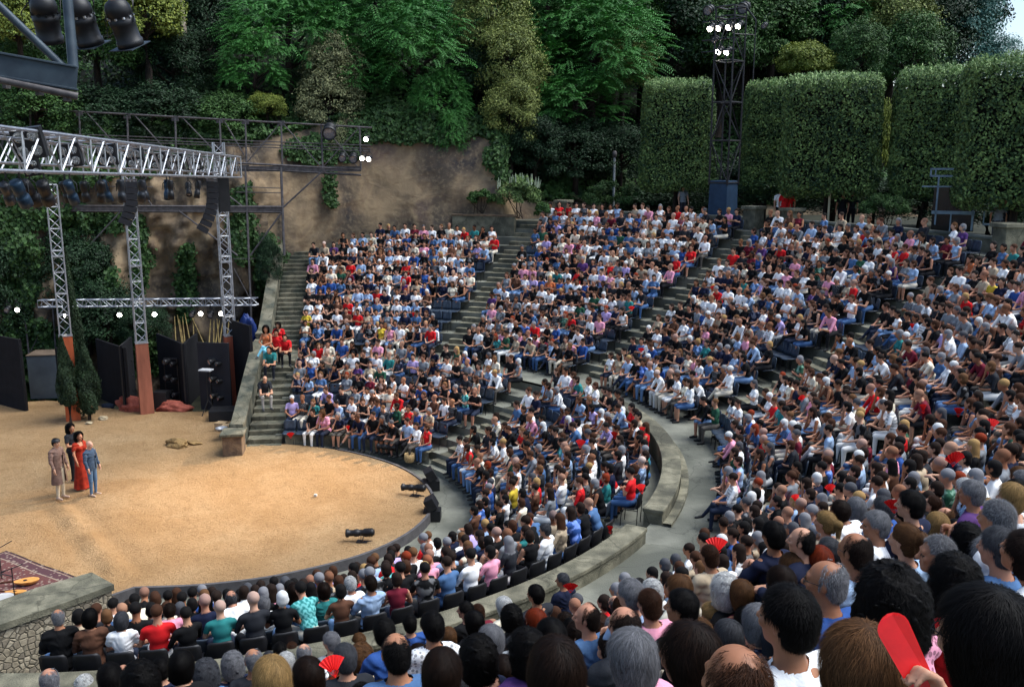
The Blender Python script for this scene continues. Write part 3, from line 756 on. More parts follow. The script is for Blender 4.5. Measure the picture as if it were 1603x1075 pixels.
POSES = [('lap', 0, 0, -.05), ('cross', 0, .25, -.03), ('lean', 0, -.15, .25), ('legx', 1, .2, -.05), ('chin', 1, -.25, -.08), ('lap', 1, -.3, -.04), ('back', 0, -.1, -.08), ('legx', 0, .35, 0), ('cross', 1, 0, -.1), ('twist', 0, .7, 0), ('lap', 1, .45, -.06)]
def cloth_noise(seed, amp=.010):
    def f(P):
        q = P*[1, 1, .55]
        return amp*np.sin(P[:, 2]*55+6*fbm(P, 3.0, 2, seed))*.5*(np.abs(P[:, 0]) > .05)+amp*1.0*fbm(q, 7, 2, seed+1)
    return f
def build_proto(key, pose, fem, hyaw, hpitch, h=.0085, sleeve=1, kw=None):
    P, hc, hm, Mt, tx, hip = figure(pose, fem, True, hyaw, hpitch, kw)
    V, Q, reg = mesh_prims(P, h)
    mi = add_region_materials(reg, Q, [(SKIN, UPARM, FOREARM, TORSO, HEAD, HAIR), (HIP, THIGH), (SHANK,), (SHOE,), (EYE,), (LIP,)])
    # nudge of trousers outward
    body = np_mesh('body_'+key, V, Q, mi, smooth=True)
    for k in ('skin', 'legs', 'shank', 'shoe', 'eye', 'lip'): body.materials.append(PM[k])
    tops = {}
    for sl in (0, 1, 2):
        tp = []
        for p in P:
            if p[5] in (TORSO, HIP) or (p[5] == UPARM and sl > 0) or (p[5] == FOREARM and sl > 1): 
                g = .013 if p[5] != HIP else .016
                if p[0] == 'c': tp.append((p[0], p[1], p[2], p[3]+g, p[4]+g, p[5], .03))
                else: tp.append((p[0], p[1], tuple(np.array(p[2])+g), p[3], None, p[5], .03))
        if sl == 2:   # long sleeve down to the wrist
            arms = [p for p in P if p[0] == 'c' and p[5] == SKIN and .02 < p[4] < .028 and p[3] > .03]
            tp += [('c', p[1], np.array(p[1])+(np.array(p[2])-np.array(p[1]))*.95, p[3]+.014, p[4]+.012, FOREARM, .03) for p in arms]
        if sl == 0: tp = [(p if p[5] != TORSO or p[0] != 'c' else ('c', p[1], p[2], p[3]-.004, p[4]-.004, p[5], .02)) for p in tp]
        Vt, Qt, rt_ = mesh_prims(tp, .0105, noise_f=cloth_noise(hash(key) % 97+sl))
        c = Vt[Qt].mean(1); rel = (c-hip)@Mt; keep = np.ones(len(Qt), bool)
        neck = (tx(0, .0, .56)-hip)@Mt
        rad_ = np.hypot(rel[:, 0], rel[:, 1]+.01-.02*(rel[:, 2]-.5)*8)
        keep &= ~((rel[:, 2] > (.545 if sl else .50)-(.0 if sl else .0)) & (rad_ < (.085 if sl else .12)))
        if fem and sl < 2: keep &= ~((rel[:, 2] > .43) & (rel[:, 1] > .02) & (np.abs(rel[:, 0]) < .09-.3*(.52-rel[:, 2])))
        keep &= ~((rel[:, 2] < -.03) | ((rel[:, 2] < .03) & (rel[:, 1] > .12)))
        Qt = Qt[keep]; used = np.unique(Qt); rm = -np.ones(len(Vt), int); rm[used] = np.arange(len(used))
        mt = np_mesh('top_%s_%d' % (key, sl), Vt[used], rm[Qt], None, smooth=True); mt.materials.append(PM['top']); tops[sl] = mt
    return dict(body=body, tops=tops, hc=hc, hm=Matrix(hm), fem=fem, pose=pose)

# ---- hair: a shell with many fine ribbons lying on it
def hair_shell(style):
    f = []
    t = {'short': .016, 'buzz': .007, 'bald': .004, 'bob': .026, 'long': .022, 'curly': .05, 'bigcurly': .085, 'pony': .012, 'bun': .012, 'fade': .012}[style]
    f.append(E_((0, -.010, .020), (.078+t, .098+t, .096+t), HAIR))
    if style in ('bob',): f += [E_((-.058, -.012, -.045), (.038, .062, .085), HAIR), E_((.058, -.012, -.045), (.038, .062, .085), HAIR), E_((0, -.06, -.055), (.088, .055, .085), HAIR)]
    if style == 'long': f += [C_((-.058, -.03, 0), (-.082, -.03, -.24), .045, .036, HAIR), C_((.058, -.03, 0), (.082, -.03, -.24), .045, .036, HAIR), E_((0, -.075, -.15), (.100, .052, .19), HAIR)]
    if style == 'curly': f += [E_((-.07, -.02, -.05), (.062, .078, .10), HAIR), E_((.07, -.02, -.05), (.062, .078, .10), HAIR), E_((0, -.07, -.07), (.11, .07, .11), HAIR)]
    if style == 'bigcurly': f += [E_((-.09, -.03, -.08), (.085, .095, .16), HAIR), E_((.09, -.03, -.08), (.085, .095, .16), HAIR), E_((0, -.09, -.10), (.14, .09, .18), HAIR)]
    if style == 'pony': f += [C_((0, -.105, .035), (0, -.15, .01), .022, .032, HAIR), C_((0, -.15, .01), (0, -.145, -.15), .032, .014, HAIR)]
    if style == 'bun': f += [E_((0, -.125, .05), (.042, .036, .042), HAIR)]
    if style in ('short', 'fade', 'bald', 'buzz', 'pony', 'bun'): f += [E_((0, -.045, -.045), (.066+t*.5, .060+t*.5, .060), HAIR)]
    def cut(P):     # >0 outside: skin of the face and neck
        x, y, z = P.T
        face = y-(.045+.35*(z-.02)) if style not in ('bob', 'long', 'curly', 'bigcurly') else y-(.03+.30*np.maximum(z-.02, 0)-.12*np.minimum(z+.05, 0))
        if style in ('short', 'fade', 'buzz', 'bald', 'pony', 'bun'):
            side = np.minimum(y+.012-.30*(z+.005), .02)           # ear line
            face = np.where(z < .03, np.maximum(face, y-(-.020+1.5*np.maximum(z+.0, 0))), face)
            face = np.maximum(face, -(z+.098-.25*np.maximum(y+.06, 0)))
        if style == 'bald': face = np.maximum(face, (z-.062+.5*(y+.06))); face = np.maximum(face, np.where(z > .02, y-.0, face))
        return face+(.008 if style != 'bald' else .022)*fbm(P, 16, 2, 3)+(.006 if style != 'bald' else .02)*fbm(P, 45, 1, 5)
    return f, cut
def hair_mesh(style, n=13000, seed=1):
    f, cut = hair_shell(style); r = np.random.default_rng(seed)
    amp = {'curly': .016, 'bigcurly': .024, 'short': .005, 'bob': .005, 'long': .005}.get(style, .003)
    V, Q, _ = mesh_prims(f, .0075 if 'curly' not in style else .009, .03, noise_f=lambda P: -amp*fbm(P, 22 if 'curly' in style else 20, 2, seed))
    c = V[Q].mean(1); keep = cut(c) < 0
    hd = lambda P: np.minimum(sd_ell(P, (0, -.008, .018), (.076, .096, .094)), 9)
    Q = Q[keep]; used = np.unique(Q); rm = -np.ones(len(V), int); rm[used] = np.arange(len(used)); V = V[used]; Q = rm[Q]
    col0 = np.full((len(V), 3), .42); col0 *= (1+.25*fbm(V, 30, 2, seed+4))[:, None]
    def sd(P):
        d = np.full(len(P), 9.0)
        for p in f: d = smin(d, prim_d(p, P), .03)
        return d
    def grad(P):
        e = .002; g = np.stack([sd(P+np.eye(3)[i]*e)-sd(P-np.eye(3)[i]*e) for i in range(3)], 1); return g/(np.linalg.norm(g, axis=1)[:, None]+1e-9)
    tri = c[keep]; S = tri[r.integers(0, len(tri), n)]+r.normal(size=(n, 3))*.003
    if style == 'bald':
        top_ = c[(cut(c) < .05) & (c[:, 1] < .02) & (c[:, 2] > .0)]; S[:n//6] = top_[r.integers(0, len(top_), n//6)]
    curly = 'curly' in style
    L_ = {'short': .035, 'buzz': .010, 'fade': .028, 'bald': .024, 'bob': .085, 'long': .13, 'curly': .055, 'bigcurly': .075, 'pony': .06, 'bun': .05}[style]*r.uniform(.6, 1.2, n)
    fly = (r.random(n) < .3)*r.uniform(.001, .0045, n)
    ns = 5; off = {'curly': .006, 'bigcurly': .010}.get(style, .0035)
    pts = [S.copy()]; p = S.copy(); crown = np.array([0, -.05, .11])
    ph = r.uniform(0, 6.28, n); offs = r.uniform(.1, 1.0, n)**2*off*1.8
    for k in range(ns):
        g = grad(p); d0 = sd(p); p = p-g*(d0-offs)[:, None]*.9
        if style in ('pony', 'bun'):
            tgt = np.array([0, -.12, .04]); dn = np.where((p[:, 1] > -.10)[:, None], tgt-p, np.array([0, 0, -1.])); dn /= np.linalg.norm(dn, axis=1)[:, None]+1e-9
        else:
            out = p-crown; dn = np.array([0, 0, -1.0])+np.where((p[:, 2] > .03)[:, None], out*9, 0)
        dn = dn-g*(dn*g).sum(1)[:, None]; dn /= np.linalg.norm(dn, axis=1)[:, None]+1e-9
        sd_ = np.cross(dn, g)
        wv = (.9*np.sin(ph+k*2.2) if curly else .34*np.sin(ph+k*.9)+.35*fbm(p, 9, 2, seed+9))
        p = p+(dn+sd_*np.reshape(wv, (-1, 1)))*(L_/ns)[:, None]+(g*(.35*np.cos(ph+k*2.2)*(L_/ns))[:, None] if curly else 0)
        if k >= 2: p = p+g*(fly*(k-1))[:, None]
        pts.append(p.copy())
    pts = np.array(pts); g0 = grad(pts[2]); t0 = pts[3]-pts[1]; sd0 = np.cross(t0, g0); sd0 /= np.linalg.norm(sd0, axis=1)[:, None]+1e-9
    w0 = r.uniform(.0004, .0010, n)*(1.3 if curly else 1.0)
    VV = []; 
    for k in range(ns+1):
        ww = w0*(1-.85*k/ns)
        VV += [pts[k]-sd0*ww[:, None], pts[k]+sd0*ww[:, None]]
    VV = np.stack(VV, 1)                            # n, 2(ns+1), 3
    base = len(V)+np.arange(n)[:, None]*(2*(ns+1))
    QQ = np.concatenate([np.stack([base[:, 0]+2*k, base[:, 0]+2*k+1, base[:, 0]+2*k+3, base[:, 0]+2*k+2], 1) for k in range(ns)])
    cs = r.uniform(.35, 1.25, n); cs[r.random(n) < .12] *= 1.7; colS = np.repeat(cs[:, None], 2*(ns+1), 1)[..., None]*np.ones(3)
    col = np.r_[col0, colS.reshape(-1, 3)]
    me = np_mesh('hair_'+style, np.r_[V, VV.reshape(-1, 3)], np.r_[Q, QQ], smooth=True, col=col); me.materials.append(PM['hair'])
    return me
# =================================================================== the audience
TOPS = [('black', '0d0d0f', 30), ('white', 'f6f6f4', 20), ('navy', '141b33', 9), ('pale blue', '9db6d4', 8), ('blue', '2c4f8e', 4), ('grey', '7f8489', 6), ('beige', 'b8a58a', 5), ('pink', 'e59ab0', 4),
        ('red', 'd01e22', 5), ('dark green', '25503c', 2), ('teal', '2b7a78', 1.6), ('purple', '58386e', 1.6), ('yellow', 'c9ae38', .7), ('brown', '5b3c2c', 3), ('orange', 'b8633a', .8), ('lilac', 'b9a6d6', 2), ('cream', 'e9dfc6', 4), ('charcoal', '26282d', 8), ('maroon', '6a1a2a', 2), ('denim', '4a6a92', 4)]
HAIRS = [('black', '0b0807', 26), ('dark brown', '1f130c', 28), ('brown', '3d2415', 14), ('light brown', '5f4128', 5), ('blond', '9c7c4e', 3.5), ('grey', '77777a', 10), ('white', 'c9c9c6', 4), ('red', '7a2c12', 2), ('salt and pepper', '45464a', 5)]
SKINS = ['c08e72', 'b58066', 'a87456', '98664a', 'c99c82', '744a34']
LEGS = [('222a3c', 6), ('17171a', 8), ('3d5b84', 5), ('c9c0ae', 3), ('e6e4de', 3), ('55504a', 2), ('6b8ab0', 2)]
TN = {n: hexc(h) for n, h, _ in TOPS}; HN = {n: hexc(h) for n, h, _ in HAIRS}
def pick(tab):
    t = R_.uniform(0, sum(x[-1] for x in tab))
    for x in tab:
        t -= x[-1]
        if t <= 0: return x
    return tab[-1]
PROTO = {}
for i, (pose, fem, hy, hp) in enumerate(POSES):
    PROTO[i] = build_proto('%s%d' % (pose, i), pose, fem, hy, hp, kw={'knee': .37})
MALE = [i for i in PROTO if not PROTO[i]['fem']]; FEM = [i for i in PROTO if PROTO[i]['fem']]
HM = {s: hair_mesh(s) for s in ('short', 'bald', 'bob', 'long', 'curly', 'bigcurly', 'pony', 'bun', 'buzz', 'fade')}
STAGE = np.array([-4.5, 1.0])
def rz_of(d): return math.atan2(d[1], d[0])-PI/2

# ---- every seat in view
seats = []
def add_row(tier, k, r, z, a0, a1, aisles, hw):
    n = int((a1-a0)*r/(.445 if tier == 'upper' else (.50 if k >= NL-2 else .47)))
    for i in range(n):
        a = a0+(a1-a0)*(i+.5)/n
        if any(abs(a-b_)*r < hw for b_ in aisles): continue
        seats.append(dict(tier=tier, k=k, i=i, r=r, a=a, z=z, p=np.array(polar(r, a, z))))
for k in range(NU):
    r = rup(k); amax = rad(106.6) if k <= 8 else (rad(103) if k == 9 else (rad(98.5) if k == 10 else rad(79.2)))
    add_row('upper', k, r, zup(k), rad(-79), amax, AISLE_U[:4], .80)
add_row('upper', -1, 13.93, Z1, rad(-13), rad(104), [rad(21.5), rad(50.3), rad(79.2)], .80)
for j in range(NL): add_row('lower', j, rlo(j), zlo(j)+(.0), rad(-77), rad(105), AISLE_L, .86)
occ = []
for s_ in seats:
    h = s_['p']+[0, 0, 1.2]; px = proj(h); s_['px'] = px
    if px[2] < 2 or px[0] < -110 or px[0] > 1715 or px[1] > 1200: continue
    D = px[2]
    if s_['tier'] == 'upper' and D < 6.9: continue
    # the front row on the right side leaves the pavement free for lamps; a few bare patches
    if s_['tier'] == 'lower' and s_['k'] == 0 and rad(44) < s_['a'] < rad(57): continue
    occ.append(s_)
def is_empty(s_):
    x, y, _ = s_['px']
    for cx, cy, rx, ry in ((700, 470, 26, 16), (465, 655, 22, 12), (480, 598, 26, 9), (465, 520, 12, 12), (1240, 522, 34, 10), (1290, 545, 16, 14), (560, 505, 10, 8), (630, 580, 22, 8), (880, 625, 30, 12), (835, 380, 16, 8), (1375, 520, 26, 22), (1150, 648, 24, 12)):
        if abs(x-cx) < rx and abs(y-cy) < ry: return True
    if s_['tier'] == 'upper' and s_['k'] == NU-1 and x > 1260: return R_.random() < .45
    return R_.random() < .022
for s_ in occ: s_['empty'] = is_empty(s_)
# ---- foreground heads placed one by one: px, py, head width px, hair style, hair, top, sleeve, pattern, female
FG = [(1540, 1003, 150, 'bob', 'black', 'black', 1, 0, 1, 'black-haired person in glasses raising a red folded programme, lower right corner'),
 (1392, 945, 116, 'bigcurly', 'black', 'pink', 1, 3, 1, 'person with very big black curly hair right in front of the red programme'),
 (1492, 912, 78, 'curly', 'black', 'red', 0, 0, 1, 'wavy black-haired person in red dress behind the raised red programme'),
 (1345, 1050, 132, 'bob', 'light brown', 'beige', 1, 0, 1, 'person with greying light brown bob, half cut off at the bottom edge'),
 (1232, 968, 82, 'short', 'black', 'white', 1, 0, 0, 'black-haired person in thick white sweatshirt near the bottom edge'),
 (1292, 910, 54, 'bald', 'grey', 'blue', 1, 0, 0, 'balding grey person in bright blue polo and glasses'),
 (1512, 848, 50, 'curly', 'black', 'grey', 1, 1, 1, 'black-haired person in grey striped top behind the red dress'),
 (1562, 858, 52, 'short', 'salt and pepper', 'denim', 2, 0, 0, 'grizzled bearded person in denim jacket near the right edge'),
 (1602, 868, 62, 'short', 'dark brown', 'white', 2, 0, 0, 'dark-haired person in white shirt cut off by the right edge'),
 (1338, 862, 46, 'bald', 'dark brown', 'pale blue', 1, 0, 0, 'bald-topped person with glasses in pale blue shirt above the blue polo'),
 (1416, 846, 44, 'bun', 'light brown', 'pale blue', 1, 0, 1, 'person with light brown bun in sky blue blouse'),
 (1466, 868, 46, 'buzz', 'grey', 'charcoal', 1, 0, 0, 'shaven-headed person in charcoal top beside the big curly hair'),
 (1282, 878, 42, 'bob', 'red', 'beige', 1, 0, 1, 'red-haired person with bob above the balding one in blue polo'),
 (1240, 888, 40, 'long', 'light brown', 'navy', 0, 0, 1, 'person with long light brown hair next to the red-haired bob'),
 (1296, 862, 34, 'short', 'salt and pepper', 'black', 1, 0, 0, 'short salt and pepper haired person in black, next to the ponytail'),
 (1210, 838, 34, 'short', 'black', 'navy', 2, 0, 0, 'black-haired person in navy jacket left of the bald patch'),
 (1254, 846, 34, 'bald', 'black', 'navy', 2, 0, 0, 'person with round bald patch in dark navy suit'),
 (1222, 912, 46, 'bob', 'dark brown', 'brown', 1, 0, 1, 'dark brown bob and brown top just above the white sweatshirt'),
 (1560, 812, 46, 'buzz', 'grey', 'white', 1, 0, 0, 'bald bearded person in white near the right edge'),
 (1520, 772, 33, 'short', 'grey', 'purple', 1, 0, 0, 'grey-haired person in plum purple shirt, right side'),
 (1582, 778, 40, 'bob', 'blond', 'white', 0, 0, 1, 'blond person with short bob in white top, right edge'),
 (1467, 822, 36, 'bob', 'blond', 'white', 1, 0, 1, 'blond person in white tee looking left, above the light brown bun'),
 (1424, 790, 36, 'short', 'black', 'navy', 1, 0, 0, 'broad black-haired person in navy blue shirt'),
 (1370, 822, 36, 'short', 'grey', 'white', 1, 0, 0, 'grey-haired person in white shirt, seen in profile'),
 (1382, 796, 30, 'short', 'salt and pepper', 'blue', 1, 0, 0, 'salt and pepper haired person in blue behind the white shirt'),
 (1291, 818, 30, 'pony', 'blond', 'beige', 0, 0, 1, 'person with blond ponytail and bare shoulders'),
 (1314, 800, 28, 'short', 'dark brown', 'white', 1, 0, 0, 'dark-haired person in white tee above the ponytail'),
 (1340, 795, 30, 'bob', 'grey', 'denim', 1, 0, 1, 'grey bob and denim dress left of the navy shirt'),
 (988, 1030, 80, 'bob', 'grey', 'pink', 1, 0, 1, 'person with straight grey bob and pink shirt at the bottom edge'),
 (1078, 1028, 94, 'long', 'dark brown', 'dark green', 1, 0, 1, 'person with long straight dark brown hair in the bottom centre right'),
 (1152, 1072, 104, 'bald', 'brown', 'charcoal', 1, 0, 0, 'balding head with thin brown hair cut off at the bottom edge'),
 (1186, 975, 52, 'bob', 'grey', 'navy', 1, 3, 1, 'grey-haired person in spotted navy top, pearl earring'),
 (1134, 924, 46, 'curly', 'white', 'black', 1, 0, 1, 'person with fluffy white curls in black top'),
 (1160, 930, 40, 'bob', 'light brown', 'maroon', 1, 0, 1, 'light brown bob above the grey head with spotted navy top'),
 (1062, 922, 40, 'bob', 'light brown', 'cream', 1, 0, 1, 'greying light brown bob left of the white curls'),
 (1066, 950, 44, 'short', 'black', 'black', 1, 0, 0, 'black-haired person in black left of the white curly head'),
 (1016, 945, 36, 'buzz', 'brown', 'pink', 1, 0, 0, 'cropped brown head and pale pink tee'),
 (986, 930, 38, 'short', 'grey', 'pale blue', 1, 0, 0, 'grey-haired person in pale blue shirt behind the pink tee'),
 (1020, 925, 32, 'curly', 'white', 'white', 1, 0, 1, 'white-haired person in white top between grey hair and bob'),
 (977, 980, 50, 'bald', 'dark brown', 'charcoal', 1, 0, 0, 'balding dark head directly above the grey bob'),
 (934, 983, 38, 'curly', 'brown', 'teal', 2, 0, 0, 'brown-haired person in dark teal jacket'),
 (918, 966, 34, 'bald', 'dark brown', 'denim', 1, 0, 0, 'half bald dark-haired person in washed blue tee'),
 (870, 1050, 92, 'long', 'dark brown', 'black', 1, 0, 1, 'large glossy dark brown head at the bottom edge left of the pink shirt'),
 (862, 998, 52, 'bob', 'black', 'black', 1, 0, 1, 'black bob above the large dark brown head'),
 (824, 1020, 62, 'curly', 'black', 'purple', 1, 0, 1, 'thick black curls and purple top, bottom centre'),
 (838, 972, 34, 'bob', 'red', 'orange', 1, 0, 1, 'bright red-haired head behind the black curls'),
 (748, 1030, 60, 'curly', 'black', 'navy', 0, 0, 1, 'black curly head with bare neck in navy striped top, bottom centre'),
 (692, 1052, 66, 'bob', 'dark brown', 'charcoal', 1, 0, 1, 'dark brown bob cut off at the bottom edge left of centre'),
 (620, 1020, 48, 'bald', 'black', 'denim', 1, 0, 0, 'black-haired person with thin crown in blue shirt, bottom edge'),
 (676, 980, 36, 'short', 'black', 'white', 1, 3, 0, 'black-haired person in white patterned top'),
 (768, 1000, 40, 'bob', 'grey', 'grey', 1, 0, 1, 'grey bob to the right of the black curly head at the bottom'),
 (565, 1030, 40, 'curly', 'light brown', 'beige', 1, 0, 1, 'light brown curls at the bottom edge beside the black-haired person in blue shirt'),
 (655, 1030, 38, 'long', 'dark brown', 'black', 1, 0, 1, 'long dark brown hair between the thin crown and the dark bob'),
 (425, 1062, 62, 'bob', 'blond', 'beige', 1, 0, 1, 'dark blond bob at the bottom edge, left half'),
 (1110, 870, 27, 'buzz', 'brown', 'beige', 1, 0, 0, 'shaven brown head right of the walkway steps'),
 (77, 1064, 30, 'bald', 'grey', 'grey', 1, 0, 0, 'bald head peeking in at the bottom left below the rubble wall'),
 (132, 1072, 28, 'curly', 'white', 'white', 1, 0, 1, 'small white curls at the bottom left edge'),
 (172, 1062, 38, 'short', 'black', 'charcoal', 1, 0, 0, 'black-haired head right of the small white curls at bottom left'),
 (194, 1057, 28, 'bald', 'dark brown', 'brown', 1, 0, 0, 'dark thinning head squeezed between two black-haired heads, bottom left'),
 (219, 1068, 58, 'curly', 'black', 'black', 1, 0, 1, 'round black curly head at the bottom edge, left'),
 (252, 1046, 27, 'short', 'black', 'navy', 1, 0, 0, 'small black head below the chair of the strappy black top'),
 (284, 1042, 42, 'bob', 'black', 'black', 1, 0, 1, 'smooth black bob just under the parapet, left'),
 (322, 1056, 42, 'curly', 'salt and pepper', 'denim', 1, 0, 1, 'grizzled curls at the bottom left, above the salt and pepper dome'),
 (364, 1040, 35, 'curly', 'grey', 'navy', 1, 0, 1, 'light grey curls under the parapet, left half'),
 (396, 1032, 28, 'bald', 'grey', 'charcoal', 1, 0, 0, 'grey fringe with bald crown under the parapet'),
 (421, 1032, 20, 'short', 'salt and pepper', 'denim', 1, 0, 0, 'small grizzled head right of the bald crown under the parapet'),
 (438, 1018, 21, 'fade', 'black', 'navy', 1, 0, 0, 'small dark head closest to the parapet, left half'),
 (448, 1037, 26, 'short', 'white', 'cream', 1, 0, 0, 'white cropped head above the dark blond bob'),
 (457, 1016, 18, 'buzz', 'brown', 'brown', 1, 0, 0, 'tiny shaven brown head near the parapet'),
 (476, 1022, 24, 'bald', 'grey', 'white', 1, 0, 0, 'pink bald head near the parapet, left of the red fan'),
 (482, 1058, 52, 'bob', 'dark brown', 'black', 1, 0, 1, 'big dark brown bob between the blond bob and the red fan'),
 (518, 1004, 24, 'short', 'grey', 'grey', 1, 0, 0, 'grey head touching the parapet above the pointed red fan'),
 (540, 1030, 36, 'short', 'salt and pepper', 'charcoal', 1, 0, 0, 'grizzled head right behind the pointed red fan at the bottom'),
 (562, 1003, 22, 'bob', 'light brown', 'beige', 1, 0, 1, 'small light brown head above the light brown curls'),
 (601, 988, 34, 'short', 'black', 'blue', 1, 0, 0, 'black-haired person in blue just behind the thin-crowned one'),
 (641, 976, 22, 'short', 'black', 'blue', 1, 0, 0, 'small black head over a cyan blue tee under the parapet'),
 (702, 996, 26, 'bob', 'light brown', 'beige', 1, 0, 1, 'light brown head between the white patterned top and the big black curls'),
 (728, 955, 22, 'short', 'black', 'black', 1, 0, 0, 'small black head under the parapet, bottom centre'),
 (748, 958, 20, 'buzz', 'brown', 'maroon', 1, 0, 0, 'small shaven head right of a small black head, bottom centre'),
 (741, 974, 32, 'bob', 'black', 'black', 1, 0, 1, 'black bob in front of the small shaven head, bottom centre'),
 (788, 948, 26, 'bob', 'white', 'cream', 1, 0, 1, 'pale fair bob near the parapet, bottom centre'),
 (800, 966, 34, 'curly', 'black', 'black', 1, 0, 1, 'black curls in front of the pale fair bob'),
 (838, 930, 24, 'short', 'black', 'charcoal', 1, 0, 0, 'lone black head on the open walkway side, bottom centre'),
 (880, 908, 18, 'short', 'salt and pepper', 'navy', 1, 0, 0, 'lone grizzled head in navy beside the parapet'),
]
SW = {'short': .205, 'fade': .20, 'bald': .19, 'buzz': .19, 'bob': .235, 'long': .225, 'curly': .275, 'bigcurly': .36, 'pony': .20, 'bun': .20}
people = []
fgpx = np.array([(f[0], f[1], f[2]) for f in FG], float)
for s_ in occ:
    if s_['empty']: continue
    fem = R_.random() < .56; hair = pick(HAIRS); top = pick(TOPS)
    if fem: st = R_.choices(['long', 'bob', 'curly', 'pony', 'bun', 'short', 'bigcurly'], [34, 26, 12, 11, 7, 7, 3])[0]
    else: st = R_.choices(['short', 'fade', 'bald', 'buzz', 'curly'], [46, 16, 20, 12, 6])[0]
    if st == 'bald' and R_.random() < .5: hair = R_.choice([h for h in HAIRS if h[0] in ('grey', 'salt and pepper', 'dark brown')])
    sleeve = R_.choices([0, 1, 2], [45, 45, 10])[0] if fem else R_.choices([1, 2], [68, 32])[0]
    pat = R_.choices([0, 1, 2, 3], [84, 5, 4, 7])[0]
    if pat == 2 and fem: pat = 3
    d = dict(s=s_, fem=fem, hair=hair[0], style=st, top=top[0], sleeve=sleeve, pat=pat, skin=R_.choices(SKINS, [30, 28, 20, 10, 10, 2])[0], legs=pick(LEGS)[0], D=s_['px'][2],
             proto=R_.choice(FEM if fem else MALE), bare=(fem and R_.random() < .45) or R_.random() < .12, jit=(R_.uniform(-.05, .05), R_.uniform(-.05, .07)), yaw=R_.gauss(0, .13), sc=R_.uniform(1.0, 1.09)*(1.0 if not fem else .975)*(1.06 if s_['tier'] == 'lower' and s_['a'] < rad(-25) else 1))
    px = s_['px']
    if px[2] < 20:
        w_ = FPX*.22/px[2]; dd_ = np.hypot(fgpx[:, 0]-px[0], fgpx[:, 1]-px[1]); Df = FPX*.215/fgpx[:, 2]
        if ((dd_ < .50*np.maximum(w_, fgpx[:, 2])) & (Df > px[2]-3.2)).any(): continue
    people.append(d)
# people whose look the photograph fixes (px of the head -> clothes)
FIX = [(262, 975, 'pink', 2, 'dark brown', 'short', 0, 'person in lilac pink shirt with rolled sleeves on a black chair, near the rubble wall'), (205, 978, 'white', 1, 'salt and pepper', 'bob', 1, 'grey-haired person in thin white jumper on a black chair'),
 (150, 992, 'brown', 2, 'black', 'bob', 1, 'black-haired person in ochre brown cardigan, second chair from the rubble wall'), (103, 988, 'black', 2, 'grey', 'bald', 0, 'grey balding person in black suit on the chair nearest the rubble wall'),
 (365, 950, 'white', 1, 'salt and pepper', 'bald', 0, 'balding person in crisp white shirt on a black chair, lower left'), (413, 945, 'white', 2, 'grey', 'short', 0, 'grey-haired person in white shirt on a black chair, right of the balding one'),
 (545, 925, 'white', 2, 'white', 'short', 0, 'white-haired person in white shirt on a black chair, lower centre'), (505, 940, 'teal', 1, 'dark brown', 'bob', 1, 'dark bob and teal lace top on a black chair'), (582, 918, 'pale blue', 2, 'dark brown', 'short', 0, 'dark-haired person in pale blue shirt next to the white-haired one'),
 (455, 945, 'denim', 1, 'dark brown', 'long', 1, 'long dark hair over blue lace top on a black chair'), (320, 955, 'black', 0, 'black', 'long', 1, 'long black hair and strappy black top with bare shoulders'), (855, 845, 'white', 2, 'salt and pepper', 'short', 0, 'grizzled person in white shirt near the right end of the black chairs'),
 (474, 648, 'black', 1, 'dark brown', 'fade', 0, 'person in black tee and white trousers on the stone bench left of the aisle'), (497, 650, 'pink', 1, 'light brown', 'bob', 1, 'person in bright pink dress on the stone bench')]
used_fix = set()
for fx in FIX:
    best = min((i for i in range(len(people)) if i not in used_fix), key=lambda i: math.hypot(people[i]['s']['px'][0]-fx[0], people[i]['s']['px'][1]-fx[1]))
    d = people[best]; used_fix.add(best)
    d.update(top=fx[2], sleeve=fx[3], hair=fx[4], style=fx[5], fem=bool(fx[6]), pat=0, label=fx[7], force=True); d['proto'] = R_.choice(FEM if fx[6] else MALE)
    if 'white trousers' in fx[7]: d['legs'] = 'f0efe8'; d['bare'] = False
people.sort(key=lambda d: d['D'])
NIND = 205
indiv = people[:NIND]+[d for d in people[NIND:] if d.get('force')]; far = [d for d in people[NIND:] if not d.get('force')]

def setp(o, **kw):
    for k, v in kw.items(): o[k] = v
def add_person(proto, loc, rz, scale, skin, legs, bare, shoe, top, sleeve, pat, style, hair, label, group=None, rx=0.0, glasses=False, col2=None, hat=None):
    root = empty('person', loc, rz, label=label, cat='person', group=group); root.scale = (scale,)*3
    b = bpy.data.objects.new('body', proto['body']); COL.objects.link(b); b.parent = root
    sk = hexc(skin); lg = hexc(legs)
    setp(b, skin=sk, legs=lg, shank=sk if bare else lg, shoe=shoe, lips=tuple(x*f for x, f in zip(sk, (.75, .45, .45))))
    t = bpy.data.objects.new('shirt', proto['tops'][sleeve]); COL.objects.link(t); t.parent = root
    tc_ = TN[top]; c2 = col2 or (tuple(min(.8, x*2.2+.12) for x in tc_) if sum(tc_) < .6 else tuple(x*.4 for x in tc_))
    setp(t, colour=tc_, colour2=c2, pattern=float(pat))
    if style:
        h = bpy.data.objects.new('hair', HM[style]); COL.objects.link(h); h.parent = root
        h['colour'] = HN[hair] if isinstance(hair, str) else hair
        h.matrix_local = Matrix.Translation(proto['hc']) @ proto['hm'].to_4x4()
    if hat:
        g = bpy.data.objects.new('hat', hat); COL.objects.link(g); g.parent = root; g.matrix_local = Matrix.Translation(proto['hc']) @ proto['hm'].to_4x4()
    if glasses:
        g = bpy.data.objects.new('glasses', GLASSES); COL.objects.link(g); g.parent = root; g.matrix_local = Matrix.Translation(proto['hc']) @ proto['hm'].to_4x4()
    return root
mb = MB()
